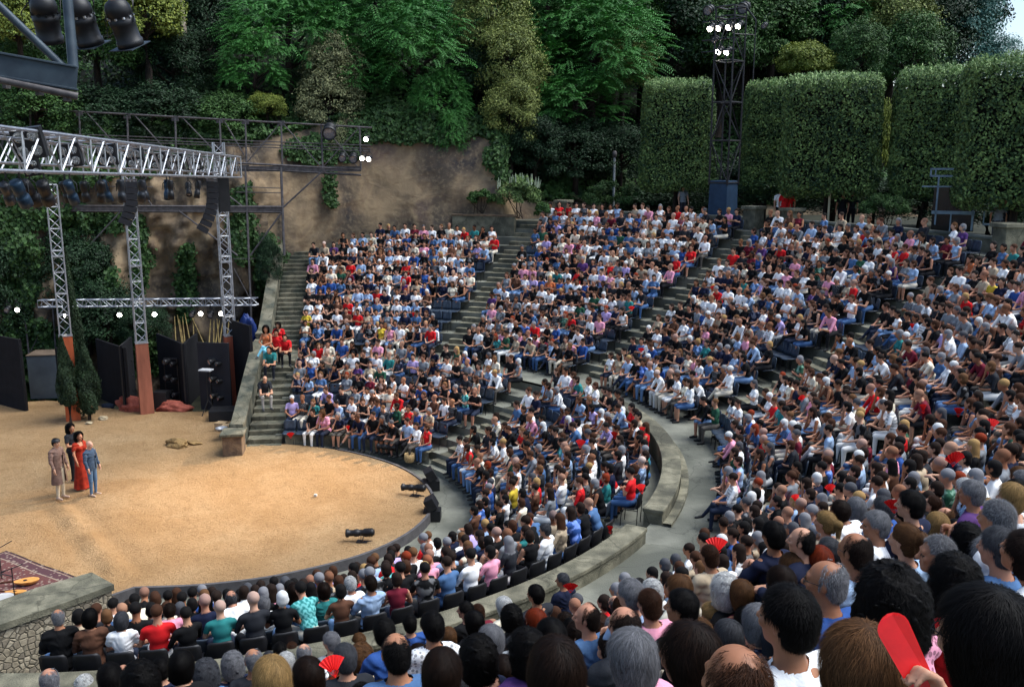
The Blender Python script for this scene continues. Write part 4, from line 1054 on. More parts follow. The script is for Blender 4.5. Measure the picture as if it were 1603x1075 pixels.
for s in (-1, 1):
    ring = [(s*.034+.024*math.cos(t), .100, .004+.018*math.sin(t)) for t in np.linspace(0, 2*PI, 13)]
    for i in range(12): mb.tube(ring[i], ring[i+1], .0018, 5, cap=False)
    mb.tube((s*.058, .100, .01), (s*.082, .02, .008), .0018, 5); mb.tube((s*.082, .02, .008), (s*.084, -.02, -.006), .0018, 5)
mb.tube((-.011, .102, .006), (.011, .102, .006), .0018, 5)
GLASSES = mb.mesh('glasses', [M['black']])
HATS = []
for nm_, c_, brim in (('straw_hat', 'd8c08c', .085), ('white_cap', 'e8e6e0', .0), ('navy_cap', '1c2440', .0), ('pale_hat', 'cfc6b4', .06)):
    mb = MB(); mb.lathe([(0, .135), (.06, .132), (.098, .105), (.112, .06), (.114, .045)]+([(.114+brim, .03), (.114+brim, .025), (.11, .04)] if brim else [(.108, .045)]), None, 20)
    if not brim:
        V_ = [(.10*math.cos(t), .06+(.13 if k else 0)*math.sin(t), .05-(.015 if k else 0)) for k in (0, 1) for t in np.linspace(.3, PI-.3, 9)]
        mb.add(V_, [(i, i+1, i+10, i+9) for i in range(8)], True)
    HATS.append((nm_.replace('_', ' '), mb.mesh(nm_, [mat(nm_, hexc(c_), None, 30, .85)])))

STYLE_W = {'short': 'short {} hair', 'fade': 'trimmed {} hair', 'bald': 'balding {} hair', 'buzz': 'cropped {} hair', 'bob': '{} bob', 'long': 'long {} hair', 'curly': '{} curls', 'bigcurly': 'big {} curls', 'pony': '{} ponytail', 'bun': '{} bun'}
GARM = {0: 'sleeveless top', 1: 'tee', 2: 'shirt'}
PATW = {0: '', 1: 'striped ', 2: 'checked ', 3: 'floral '}
def desc(d): return STYLE_W[d['style']].format(d['hair'])
def garm(d): return PATW[d['pat']]+d['top']+' '+GARM[d['sleeve']]
bykey = {(d['s']['tier'], d['s']['k'], d['s']['i']): d for d in people}
def neigh(d, di):
    s_ = d['s']; return bykey.get((s_['tier'], s_['k'], s_['i']+di))
def place_w(d):
    s_ = d['s']; x, y, _ = s_['px']
    if s_['tier'] == 'lower': return {6: 'back row of lower tier', 0: 'front bench'}.get(s_['k'], 'lower tier')
    if s_['k'] == -1: return 'front row on walkway'
    if s_['k'] == 0: return 'second row above walkway'
    return 'upper tier'
labels = set(f[9] for f in FG) | set(f[7] for f in FIX)
def make_label(d):
    a, b_ = neigh(d, -1), neigh(d, 1)
    x, y, _ = d['s']['px']
    side = ('right edge' if x > 1480 else 'right side' if x > 1150 else 'centre' if x > 620 else 'left side')
    base = desc(d)+', '+garm(d); opts = []
    L_, R2_ = (garm(a) if a else None), (garm(b_) if b_ else None)
    if a and b_: opts += ['%s, between %s and %s' % (base, a['top'], b_['top'])]
    if a: opts += ['%s, next to a %s' % (base, L_)]
    if b_: opts += ['%s, next to a %s' % (base, R2_)]
    opts2 = [o+', '+p for o in opts for p in (place_w(d), side)]
    if a: opts2 += ['%s, beside %s and %s' % (base, desc(a), a['top'])]
    if b_: opts2 += ['%s, beside %s and %s' % (base, desc(b_), b_['top'])]
    opts2 += ['%s, %s, %s' % (base, place_w(d), w_) for w_ in (side,)]
    full = ['person with '+o for o in opts2]+['person with '+o for o in opts]
    for o in full:
        if 4 <= len(o.split()) <= 16 and o not in labels: labels.add(o); return o
    fr = None
    for e in people:
        if e['s']['tier'] == d['s']['tier'] and e['s']['k'] == d['s']['k']-1 and abs(e['s']['a']-d['s']['a'])*d['s']['r'] < .3: fr = e
    o = '%s, behind %s, %s' % (base, garm(fr) if fr else 'an empty seat', side)
    o = ' '.join(o.split()[:16]); labels.add(o); return o
GRP = 'audience members seated on the stone tiers'
for d in indiv:
    s_ = d['s']; p = s_['p']; er = p[:2]/np.linalg.norm(p[:2])
    pos = p[:2]+er*d['jit'][1]*.5+np.array([-er[1], er[0]])*d['jit'][0]
    f = .55*(-er)+.45*(STAGE-pos)/np.linalg.norm(STAGE-pos)
    hat_ = None
    if indiv.index(d) % 23 == 11 and 'label' not in d: hn_, hat_ = HATS[(indiv.index(d)//23) % 4]; d['label'] = 'person in %s and %s, %s' % (hn_, garm(d), place_w(d))
    add_person(PROTO[d['proto']], (pos[0], pos[1], p[2]-.01), rz_of(f)+d['yaw'], d['sc'], d['skin'], d['legs'], d['bare'], (.02, .02, .022) if R_.random() < .7 else (.6, .6, .58), d['top'], d['sleeve'], d['pat'], d['style'], d['hair'],
               d.get('label') or make_label(d), GRP, glasses=R_.random() < .25, hat=hat_)
# ---- foreground people
heads3d = []
for n_, (px, py, wpx, st, hc_, tp_, sl, pat, fem, lb) in enumerate(FG):
    D = FPX*SW[st]/wpx; hp_ = at(px, py, D)
    pos = hp_[:2]; f = (STAGE-pos)/np.linalg.norm(STAGE-pos)*.8-pos/np.linalg.norm(pos)*.2
    s = 1.06 if not fem else 1.02
    cand = [i for i in (FEM if fem else MALE)]; pi_ = cand[n_ % len(cand)]; pr = PROTO[pi_]
    rz = rz_of(f)+R_.gauss(0, .1)
    if n_ == 0:
        rz = rz_of(f)
        Rm = np.array(Matrix.Rotation(-rz, 3, 'Z')); hand_w = at(1496, 1122, 2.0); el_w = at(1580, 1290, 1.95)
        fig0 = figure('lap', True, False, .1, -.05)[1]
        root_w = np.array([*(hp_-np.array(Matrix.Rotation(rz, 3, 'Z') @ Vector(fig0))*s)])
        lh = Rm@(hand_w-root_w)/s; le = Rm@(el_w-root_w)/s
        dirw = Rm@(at(1446, 1010, 1.99)-hand_w); nrm = Rm@(np.array(-FW)*.2+RT*-1.0)
        pr = build_proto('hold', 'hold', True, .1, -.05, kw={'knee': .37, 'elbow': tuple(le), 'hand': tuple(lh), 'dir': tuple(dirw), 'nrm': tuple(nrm)})
    off = Matrix.Rotation(rz, 3, 'Z') @ Vector(pr['hc'])*s; loc = Vector(hp_)-off
    sk = R_.choice(SKINS[:4])
    add_person(pr, loc, rz, s, sk, '20242c', False, (.02, .02, .02), tp_, sl, pat, st, hc_, lb, GRP, glasses=(n_ in (0, 5, 8, 9, 31)))

# ---- the rest of the crowd, more than three hundred: one object
FARP = []
for pose, fem, hy in (('lap', 0, 0), ('cross', 0, .2), ('lean', 0, 0), ('legx', 1, .2), ('lap', 1, -.3), ('chin', 1, 0), ('cross', 1, .3), ('legx', 0, -.3)):
    for hst in (('short',) if not fem else ('long', 'bob')):
        P_, hc, hm, Mt, tx, hip = figure(pose, fem, False, hy, -.05, {'knee': .38})
        P_ = [p for p in P_ if not (p[5] in (EYE, LIP))]
        hc = np.array(hc); f_ = lambda v: hc+hm@np.array(v)
        P_.append(E_(f_((0, -.020, .036)), (.088, .101, .093), HAIR, hm, .006)); 
        if hst == 'long': P_ += [C_(f_((-.055, -.04, 0)), f_((-.07, -.045, -.2)), .045, .035, HAIR), C_(f_((.055, -.04, 0)), f_((.07, -.045, -.2)), .045, .035, HAIR), E_(f_((0, -.07, -.10)), (.09, .05, .16), HAIR, hm)]
        if hst == 'bob': P_ += [E_(f_((0, -.04, -.03)), (.098, .075, .085), HAIR, hm)]
        V_, Q_, rg = mesh_prims(P_, .026, .016)
        FARP.append((V_, Q_, rg, fem, hst))
VV, QQ, CC, base = [], [], [], 0
r_ = np.random.default_rng(3)
for d in far:
    c = [p for p in FARP if p[3] == d['fem']]; V_, Q_, rg, fem, hst = c[R_.randrange(len(c))]
    if d['fem'] and d['style'] in ('bob', 'curly', 'short', 'bun'): 
        c = [p for p in c if p[4] == 'bob']; V_, Q_, rg, fem, hst = c[R_.randrange(len(c))]
    s_ = d['s']; p = s_['p']; er = p[:2]/np.linalg.norm(p[:2]); pos = p[:2]+er*d['jit'][1]*.6+np.array([-er[1], er[0]])*d['jit'][0]
    f = .6*(-er)+.4*(STAGE-pos)/np.linalg.norm(STAGE-pos); a = rz_of(f)+d['yaw']*1.4
    c_, s2 = math.cos(a), math.sin(a); W = V_*d['sc']; W = np.stack([W[:, 0]*c_-W[:, 1]*s2+pos[0], W[:, 0]*s2+W[:, 1]*c_+pos[1], W[:, 2]+p[2]], 1)
    lut = np.zeros((12, 3)); sk = hexc(d['skin']); tp = TN[d['top']]; lg = hexc(d['legs']); hr = HN[d['hair']]
    for k in (SKIN, HEAD, LIP, EYE): lut[k] = sk
    if d['style'] == 'bald': hr = tuple(.55*a_+.45*b_ for a_, b_ in zip(sk, hr))
    lut[HAIR] = hr; lut[TORSO] = tp; lut[UPARM] = tp if d['sleeve'] else sk; lut[FOREARM] = tp if d['sleeve'] == 2 else sk
    lut[HIP] = lut[THIGH] = lg; lut[SHANK] = sk if d['bare'] else lg; lut[SHOE] = (.03, .03, .03)
    cc = lut[rg].copy()
    if d['pat']:
        tm = (rg == TORSO); q = V_[tm]
        on = {1: np.sin(q[:, 2]*95) > 0, 2: np.sin(q[:, 2]*80)*np.sin(q[:, 0]*80) > 0, 3: fbm(q, 12, 1, 5) > .1}[d['pat']]
        c2 = np.array(tuple(min(.8, x*2.2+.12) for x in tp) if sum(tp) < .6 else tuple(x*.4 for x in tp)); t_ = cc[tm]; t_[on] = c2; cc[tm] = t_
    VV.append(W); QQ.append(Q_+base); CC.append(cc); base += len(W)
m, nt, b = new_mat('crowd_cloth_and_skin', .85, 0, .2)
vc = nt.nodes.new('ShaderNodeVertexColor'); vc.layer_name = 'Col'; nt.links.new(vc.outputs[0], b.inputs['Base Color'])
me = np_mesh('distant_crowd', np.concatenate(VV), np.concatenate(QQ), smooth=True, col=np.concatenate(CC)); me.materials.append(m)
o = link_mesh('distant_audience', me); tag(o, 'mass of seated spectators in mixed summer clothes filling the farther stone tiers', 'crowd', kind='stuff')
print('individual', len(indiv)+len(FG), 'far', len(far))

# ---- seats
def seat_meshes():
    a = MB(); P = []
    for i, y in enumerate((-.20, -.10, 0.0, .12, .20)):
        z = (.45, .435, .43, .44, .425)[i]
        P.append([(x, y, z+.03*(abs(x)/.21)**2) for x in (-.21, -.14, 0, .14, .21)])
    V = [p for r in P for p in r]; V2 = [(x, y, z-.025) for x, y, z in V]; n = 5; F = []
    for i in range(4):
        for j in range(4): k = i*n+j; F += [(k, k+1, k+n+1, k+n), (25+k, 25+k+n, 25+k+n+1, 25+k+1)]
    ed = [0, 1, 2, 3, 4, 9, 14, 19, 24, 23, 22, 21, 20, 15, 10, 5]
    F += [(ed[i], 25+ed[i], 25+ed[(i+1) % 16], ed[(i+1) % 16]) for i in range(16)]
    a.add(V+V2, F, True)
    b = MB(); P = []
    for i, z in enumerate((.46, .58, .70, .80, .84)):
        y = (-.215, -.235, -.25, -.265, -.27)[i]; w_ = (.20, .215, .22, .21, .17)[i]
        P.append([(x*w_, y-.035*x*x*-1, z) for x in (-1, -.6, 0, .6, 1)])
    V = [p for r in P for p in r]; V2 = [(x, y-.022, z) for x, y, z in V]
    F = [tuple(reversed(f)) for f in F]; b.add(V+V2, F, True)
    c = MB()
    for s in (-1, 1):
        c.tube((s*.19, -.23, .55), (s*.19, -.20, 0), .011); c.tube((s*.19, .16, .43), (s*.19, .19, 0), .011); c.tube((s*.19, -.21, .41), (s*.19, .17, .41), .009)
    return a, b, c
sa, sb, sf = seat_meshes()
M['seatblue'] = mat('blue_grey_plastic', lin((.22, .27, .33)), lin((.16, .20, .25)), 9, .45, spec=.5)
SM = {}
for nm, mm in (('black', M['black']), ('blue', M['seatblue'])): SM[nm] = (sa.mesh('seat', [mm]), sb.mesh('backrest', [mm]), sf.mesh('frame', [M['black']]))
def add_seat(p, rz, kind, label, group):
    r = empty('theatre_seat', p, rz, label=label, cat='seat', group=group)
    for nm, me_ in zip(('seat', 'backrest', 'frame'), SM[kind]):
        o = bpy.data.objects.new(nm, me_); COL.objects.link(o); o.parent = r
nb = 0
for s_ in occ:
    last = s_['tier'] == 'lower' and s_['k'] == NL-1 and s_['a'] < rad(-10)
    if last:
        w = bykey.get(('lower', NL-1, s_['i'])); 
        add_seat(tuple(s_['p']), rz_of(-s_['p'][:2]), 'black', ('black chair along the parapet under the %s' % ' '.join((garm(w)+' and '+desc(w)).split()[:8]) if w else 'vacant black chair in the row along the parapet'), 'black chairs along the parapet')
    elif s_['empty']:
        nn = bykey.get((s_['tier'], s_['k'], s_['i']-1)) or bykey.get((s_['tier'], s_['k'], s_['i']+1))
        add_seat(tuple(s_['p']), rz_of(-s_['p'][:2]), 'blue', ('empty blue-grey seat beside %s' % ' '.join((garm(nn)+' and '+desc(nn)).split()[:9]) if nn else 'empty blue-grey seat in a gap of several in the stands'), 'empty seats in the stands'); nb += 1
# the occupied seats, many hundreds, nearly hidden under the crowd: one object
bv = np.array(sa.v+sb.v); nfa = [list(f) for f in sa.f]; nfb = [[i+len(sa.v) for i in f] for f in sb.f]; bf = np.array(nfa+nfb)
VV, QQ, base = [], [], 0
for d in people:
    s_ = d['s']
    if s_['tier'] == 'lower' and (s_['k'] in (0, NL-1)): continue
    a = rz_of(-s_['p'][:2]); c_, s2 = math.cos(a), math.sin(a); p = s_['p']
    VV.append(np.stack([bv[:, 0]*c_-bv[:, 1]*s2+p[0], bv[:, 0]*s2+bv[:, 1]*c_+p[1], bv[:, 2]+p[2]], 1)); QQ.append(bf+base); base += len(bv)
me = np_mesh('occupied_seats', np.concatenate(VV), np.concatenate(QQ), smooth=True); me.materials.append(M['seatblue'])
tag(link_mesh('occupied_seats', me), 'blue-grey plastic seats hidden under the seated audience', 'seats', kind='stuff')
print('empty seats', nb)
# =================================================================== stage equipment
def truss(mb, a, b, w, h, up=(0, 0, 1), r=.03, rd=.014, pitch=None, n=6):
    a = Vector(a); b = Vector(b); d = (b-a); Lg = d.length; d.normalize(); up = Vector(up); s = d.cross(up).normalized(); u = s.cross(d).normalized()
    off = [s*(-w/2)+u*(-h/2), s*(w/2)+u*(-h/2), s*(w/2)+u*(h/2), s*(-w/2)+u*(h/2)]
    for o_ in off: mb.tube(a+o_, b+o_, r, n)
    k = max(1, round(Lg/(pitch or max(w, h)*1.1))); st = Lg/k
    for i in range(k+1):
        p = a+d*st*i
        if i % 2 == 0:
            for j in range(4): mb.tube(p+off[j], p+off[(j+1) % 4], rd, 4, cap=False)
        if i < k:
            q = p+d*st
            for j in range(4):
                x, y = (off[j], off[(j+1) % 4]) if (i+j) % 2 else (off[(j+1) % 4], off[j])
                mb.tube(p+x, q+y, rd, 4, cap=False)
def bar(mb, a, b, r=.04, n=6): mb.tube(a, b, r, n)

# three towers of the portal
towers = [((-11.35, 8.25), 9.2, 3.4, 'c8643c', 'leftmost silver truss tower on an orange post, behind the slim conifers'), ((-9.13, 9.83), 10.8, 2.9, 'a8664e', 'middle silver truss tower on a faded brown red post'), ((-6.38, 11.93), 10.8, 2.9, 'b05c42', 'rightmost silver truss tower on a red brown post by the side wall')]
tw_rz = math.atan2(2.1, 2.7)
for (x, y), top, hb, colr, lb in towers:
    p = empty('truss_tower', (x, y, 0), tw_rz, label=lb, cat='truss tower')
    mb = MB(); truss(mb, (0, 0, hb), (0, 0, top), .40, .40, (0, 1, 0), .028, .014, .42); mb.box((0, 0, hb+.01), (.5, .5, .03)).box((0, 0, hb+3.1), (.46, .46, .05)).build('truss', M['alu'], p)
    mb = MB().box((0, 0, hb/2-.15), (.54, .54, hb+.3), taper=.86); mb.build('wooden_post', mat('post_'+colr, hexc(colr), tuple(c*.6 for c in hexc(colr)), 3, .85, bump=.2, stretch=(1, 1, .2)), p, bevel=.01)
# main horizontal truss with everything hung from it
A_ = at(-70, 266, 16.0); B_ = at(361, 278, 36.3); dH = .78
tr = empty('overhead_truss', tuple(B_), label='long silver lighting truss running over the stage at the left', cat='truss')
mb = MB(); bu = np.array([0, 0, dH/2]); truss(mb, Vector(A_+bu-B_), Vector(bu), .85, dH, (0, 0, 1), .036, .021, .85); truss(mb, Vector(A_+bu-B_), Vector(bu), .5, dH*.6, (0, 0, 1), .018, .016, .55); mb.build('truss_frame', M['alu'], tr)
tdir = (A_-B_)/np.linalg.norm(A_-B_); tL = np.linalg.norm(A_-B_); tside = np.cross(tdir, [0, 0, 1]); tside /= np.linalg.norm(tside)
if tside@(CAM-B_) < 0: tside = -tside
# cables along the top chord
mb = MB(); 
for k in range(5):
    pts = [Vector(-B_+B_)+Vector(tdir*tL*t_+tside*(.3-.13*k)+np.array([0, 0, dH+.03+.03*math.sin(t_*40+k)])) for t_ in np.linspace(0, 1, 30)]
    mb.path(pts, .018, 5)
mb.build('cables', M['black'], tr)
def tpt(px):                # distance along truss for an image column
    ts = np.linspace(0, 1, 800); q = proj(B_+np.outer(ts, A_-B_)); return ts[np.argmin(abs(q[:, 0]-px))]
def par_can(mb, c, d, r=.11, l=.42, glassmat=1, bodymat=0):
    d = Vector(d).normalized(); Mx = d.to_track_quat('Z', 'Y').to_matrix()
    mb.mat(bodymat).lathe([(0, -l*.5), (r*.55, -l*.48), (r*.8, -l*.3), (r*.85, l*.1), (r, l*.2), (r, l*.5), (r*.88, l*.5), (r*.86, l*.42)], Mx, 12, c)
    mb.mat(glassmat).lathe([(r*.86, l*.42), (0, l*.44)], Mx, 12, c)
def lamp_thing(name, c, d, r, l, label, cat, lit=None, group=None, yoke=True, bodymat=None, hang=.35):
    p = empty(name, tuple(c), label=label, cat=cat, group=group)
    mb = MB(); par_can(mb, (0, 0, 0), d, r, l, 0); me = None
    dd_ = Vector(d).normalized(); Mx = dd_.to_track_quat('Z', 'Y').to_matrix()
    mb = MB(); mb.lathe([(0, -l*.5), (r*.8, -l*.49), (r*.92, -l*.42), (r*.92, -l*.1), (r*.8, -l*.08), (r*.8, l*.1), (r*.92, l*.12), (r, l*.2), (r, l*.5), (r*.88, l*.5), (r*.86, l*.40)], Mx, 14); hs_ = mb.build('housing', bodymat or M['black'], p)
    mb = MB(); mb.lathe([(r*.86, l*.40), (r*.5, l*.44), (0, l*.45)], Mx, 14); mb.build('lens', lit or M['glass'], hs_)
    if yoke:
        mb = MB(); s = Mx @ Vector((1, 0, 0)); s.z = 0; s = s.normalized() if s.length > .1 else Vector((1, 0, 0)); 
        mb.path([s*(r*1.15), s*(r*1.15)+Vector((0, 0, hang*.6)), Vector((0, 0, hang)), s*(-r*1.15)+Vector((0, 0, hang*.6)), s*(-r*1.15)], .014, 5); mb.tube((0, 0, hang), (0, 0, hang+.12), .02, 6); mb.build('yoke', M['black'], p)
    return p
aim = np.array([-2.5, 1.0, 0.0])
# moving heads and cans under the truss
hang = [(8, .20, .50, 'blue'), (28, .16, .45, 'w'), (48, .2, .5, 'k'), (64, .2, .55, 'k'), (90, .17, .5, 'blue'), (118, .14, .42, 'k'), (139, .14, .45, 'k'), (147, .14, .42, 'k'), (172, .15, .5, 'w'), (180, .15, .5, 'blue'), (205, .16, .5, 'w'), (238, .16, .5, 'w'), (252, .14, .5, 'k'), (273, .16, .55, 'blue'), (296, .14, .5, 'k'), (306, .14, .45, 'k')]
hm_ = {'blue': mat('blue_black_metal', (.03, .06, .10), (.015, .03, .05), 6, .35, metal=.4), 'w': mat('grey_black_metal', (.06, .065, .075), (.02, .022, .025), 6, .35, metal=.4), 'k': M['black']}
used = {}
for i, (px, r, l, k) in enumerate(hang):
    t_ = tpt(px); c = B_+(A_-B_)*t_+tside*(.25-.5*(i % 2))+np.array([0, 0, -.42])
    d = aim+np.array([R_.uniform(-2, 2), R_.uniform(-2, 2), 0])-c; D = proj(c)[2]; r *= .66; 
    w1 = {'blue': 'blue-black', 'w': 'grey-black', 'k': 'black'}[k]
    lamp_thing('stage_light', c, d, r, l*1.15, 'unlit %s stage light, number %s from the left under the overhead truss' % (w1, ['one', 'two', 'three', 'four', 'five', 'six', 'seven', 'eight', 'nine', 'ten', 'eleven', 'twelve', 'thirteen', 'fourteen', 'fifteen', 'sixteen'][i]), 'stage light', None, 'stage lights under the overhead truss', bodymat=hm_[k], hang=.3)
# blinder lamps on the truss
mlens = mat('mirror_lens', (.6, .6, .58), (.3, .3, .3), 30, .12, metal=.8)
for i, (px, py, sz) in enumerate(((46, 224, .36), (110, 243, .30), (168, 243, .30), (212, 248, .30), (248, 252, .28), (276, 254, .28), (304, 256, .28), (50, 262, .2))):
    t_ = tpt(px); base = B_+(A_-B_)*t_+tside*.55; D = proj(base)[2]-.5; c = at(px, py, D); sz *= 1.25
    p = empty('blinder_light', tuple(c), label='square black lamp with four round reflectors on the truss, %s from the left' % ['largest', 'second', 'third', 'fourth', 'fifth', 'sixth', 'seventh', 'lowest'][i], cat='stage light', group='four-cell lamps on the overhead truss')
    to = Vector(CAM-c); to.z -= 3; to += Vector((-6, 0, 0)); Mx = to.to_track_quat('Z', 'Y').to_matrix() @ Matrix.Rotation(rad(8), 3, 'Z')
    MB().box((0, 0, 0), (sz*1.25, sz*1.35, sz*.5), M=Mx).build('case', hm_['k'], p, bevel=.01)
    mb = MB()
    for x in (-1, 1):
        for y in (-1, 1): mb.lathe([(sz*.24, sz*.26), (sz*.22, sz*.27), (sz*.1, sz*.262), (0, sz*.255)], Mx, 12, Mx @ Vector((x*sz*.29, y*sz*.31, 0)))
    mb.build('reflectors', mlens, p)
# line arrays
def line_array(px, py0, py1, D, n, label, lean):
    z0 = at(px, py0, D)[2]; z1 = at(px, py1, D)[2]; c = at(px, py0, D); p = empty('line_array_speaker', tuple(c), rad(-60), label=label, cat='loudspeaker')
    hgt = (z0-z1)/n; y = 0; ang = 0
    mf = mat('speaker_grille', (.012, .013, .018), (.006, .006, .01), 90, .5, spec=.5)
    for i in range(n):
        a = rad(lean)*(i/n)**2; y -= math.sin(a)*hgt*1.2; Mx = Matrix.Rotation(-a, 3, 'X')
        MB().box((0, y, -hgt*(i+.5)), (.62, .42, hgt*.9), M=Mx).mat(1).box(tuple(Vector((0, y, -hgt*(i+.5)))+Mx @ Vector((0, .2125, 0))), (.50, .01, hgt*.5), M=Mx).build('speaker_cabinet', [mf, hm_['k']], p, bevel=.008)
    MB().box((0, 0, .05), (.5, .4, .06)).tube((0, 0, .05), (0, 0, .5), .02).build('flying_frame', M['steel'], p)
line_array(205, 284, 352, 33.0, 7, 'curved black line array speaker hanging at the middle tower', 35)
line_array(332, 284, 363, 35.0, 9, 'curved black line array speaker hanging beside the right tower', 42)
MB().box((0, 0, 0), (.42, .3, 1.3), tw_rz).tube((0, 0, .6), (0, 0, 1.0), .02).build('column_speaker', M['black'], bevel=.01, label='tall slim black box hanging on the right truss tower', cat='loudspeaker').location = tuple(at(350, 305, 36.2))

# low silver truss between the towers
a = at(62, 475, 39.5); b = at(403, 472, 39.0)
lt = empty('low_truss', tuple(a), label='thin silver horizontal truss low behind the three towers', cat='truss')
mb = MB(); truss(mb, (0, 0, 0), Vector(b-a), .29, .29, (0, 0, 1), .022, .011, .32); mb.build('truss_frame', M['alu'], lt)
for i, (px, py) in enumerate(((27, 485), (103, 494), (187, 493), (242, 492), (314, 491), (346, 491))):
    D = 39.0; c = at(px, py, D); d = (CAM-c)+np.array([-3., 0, -6]); d = d/np.linalg.norm(d)
    lamp_thing('stage_light', c-d*.13, d, .105, .3, 'round lit white lamp, %s from the left in the low row behind the stage' % ['first', 'second', 'third', 'fourth', 'fifth', 'sixth'][i], 'stage light', M['lamp'], 'lit lamps behind the stage', hang=.33)
for i, (px, py) in enumerate(((301, 491), (330, 492), (12, 484))):
    c = at(px, py, 39); lamp_thing('stage_light', c, (.2, -1, -.4), .12, .3, 'unlit black lamp, %s, in the low row behind the stage' % ['left of the fifth lit one', 'between the last two lit ones', 'at the far left'][i], 'stage light', None, 'unlit lamps behind the stage', hang=.3)

# dark steel scaffold behind
FD = 42.5
def fp(px, py, dd=0): return at(px, py, FD+dd)
sf_ = empty('steel_scaffold', tuple(fp(300, 260)), label='dark brown steel scaffold frame in front of the cliff', cat='scaffold')
o0 = fp(300, 260)
def fb(mb, x0, y0, x1, y1, r=.035, dd=0): mb.tube(Vector(fp(x0, y0, dd)-o0), Vector(fp(x1, y1, dd)-o0), r, 6)
mb = MB()
def ytop(x): return 168+(x-0)*32/580
def ymid(x): return 206+(x-0)*22/580
def ylow(x): return 254+(x-368)*12/200
for dd in (0, 1.3):
    fb(mb, -60, ytop(-60), 582, ytop(582), .05, dd)
    for e in (0, 5, 9): fb(mb, -60, ymid(-60)+e, 580, ymid(580)+e, .028, dd)
    for x in (2, 47, 124, 199, 274, 344, 384, 440, 503, 563): fb(mb, x, ytop(x), x+2, ylow(x) if x > 360 else ymid(x)+22, .045, dd)
    for a_, b_ in ((135, 188), (210, 262), (285, 340), (350, 382)): fb(mb, a_, ytop(a_), b_, ymid(b_)+22, .03, dd)
    for x0, x1 in ((384, 440), (440, 503), (503, 563)):
        fb(mb, x0+2, ylow(x0) if x0 != 440 else ytop(x0), x1, ytop(x1) if x0 != 440 else ylow(x1), .03, dd)
        fb(mb, x0+2, ytop(x0), x1, ylow(x1), .026, dd) if x0 != 384 else None
for x in (124, 199, 274, 344, 384, 440, 503):
    mb.tube(Vector(fp(x, ytop(x))-o0), Vector(fp(x, ytop(x), 1.3)-o0), .03)
mb.build('top_gantry', M['steel'], sf_)
mb = MB()
def ib(x0, y0, x1, y1, hh=.12):
    a = Vector(fp(x0, y0)-o0); b = Vector(fp(x1, y1)-o0); 
    for zz, r in ((hh, .05), (-hh, .05)): mb.tube(a+Vector((0, 0, zz)), b+Vector((0, 0, zz)), r, 4)
    c = (a+b)/2; mb.box(c, ((b-a).length, .03, hh*2), math.atan2((b-a).y, (b-a).x))
ib(366, 259, 565, 270); ib(16, 326, 443, 328); mb.build('i_beams', M['steel'], sf_)
mb = MB()
for dd in (0, 1.3):
    fb(mb, 440, 262, 445, 400, .06, dd); fb(mb, 384, 262, 397, 590, .05, dd); fb(mb, 20, 326, 46, 560, .045, dd); fb(mb, 72, 326, 88, 560, .04, dd)
    fb(mb, 505, 268, 443, 325, .045, dd); fb(mb, 443, 330, 392, 400, .045, dd); fb(mb, 386, 328, 300, 262, .035, dd)
    fb(mb, 280, 330, 372, 400, .04, dd); fb(mb, 240, 265, 190, 325, .03, dd); fb(mb, 200, 265, 240, 325, .03, dd); fb(mb, 130, 395, 190, 330, .035, dd)
    fb(mb, 370, 292, 442, 295, .022, dd); fb(mb, 370, 301, 442, 302, .022, dd); fb(mb, 170, 292, 240, 293, .02, dd)
    fb(mb, 30, 405, 80, 404, .03, dd); fb(mb, 37, 484, 80, 484, .03, dd); fb(mb, 48, 550, 76, 495, .025, dd); fb(mb, 30, 395, 60, 340, .025, dd); fb(mb, 366, 405, 398, 405, .02, dd); fb(mb, 366, 420, 398, 480, .02, dd)
mb.build('lower_posts', M['steel'], sf_)
for x, y in ((384, 262), (440, 264), (503, 266), (124, 178), (199, 182), (274, 186), (344, 189), (384, 191), (440, 193)): MB().box(Vector(fp(x, y)-o0), (.34, .05, .22)).build('gusset_plate', M['steel'], sf_)
for i, (px, py) in enumerate(((574, 217), (568, 247), (578, 248))):
    c = fp(px, py, -.4); d = np.array([.1, -1, -.28]); lamp_thing('stage_light', c, d, .12, .34, 'lit white lamp at the right end of the scaffold, %s' % ['the upper one', 'lower left', 'lower right'][i], 'stage light', M['lamp'], 'lit lamps at the scaffold end', hang=.3)
for i, (px, py, r) in enumerate(((516, 205, .32), (553, 247, .2), (536, 246, .18))):
    lamp_thing('stage_light', fp(px, py, -.3), (.3, -1, -.5), r, r*2.2, 'unlit black lamp on the scaffold, %s' % ['the big one on the top rail', 'just left of the lit pair', 'second left of the lit pair'][i], 'stage light', None, 'unlit lamps on the scaffold', hang=r*1.5)

# foreground light bridge, top left
br = empty('light_bridge', tuple(at(60, 120, 13.0)), label='dark blue-grey steel bridge end in the top left corner', cat='light bridge'); o1 = at(60, 120, 13.0)
def bp_(px, py, D=13.0): return Vector(at(px, py, D)-o1)
mb = MB()
a, b = bp_(-60, 92, 12.4), bp_(121, 124); dv = (b-a)
Mx = Matrix((dv.normalized(), Vector((0, 0, 1)).cross(dv).normalized(), dv.normalized().cross(Vector((0, 0, 1)).cross(dv).normalized()))).transposed()
mb.box((a+b)/2, (dv.length, .07, .34), M=Mx); mb.box((a+b)/2+Vector((0, 0, -.15)), (dv.length, .16, .03), M=Mx); mb.box((a+b)/2+Vector((0, 0, .16)), (dv.length, .16, .03), M=Mx)
mb.build('channel_beam', M['bluesteel'], br, bevel=.006)
mb = MB(); mb.tube(bp_(-60, 112, 12.4), bp_(122, 151), .055, 10); mb.build('lower_tube', M['steel'], br)
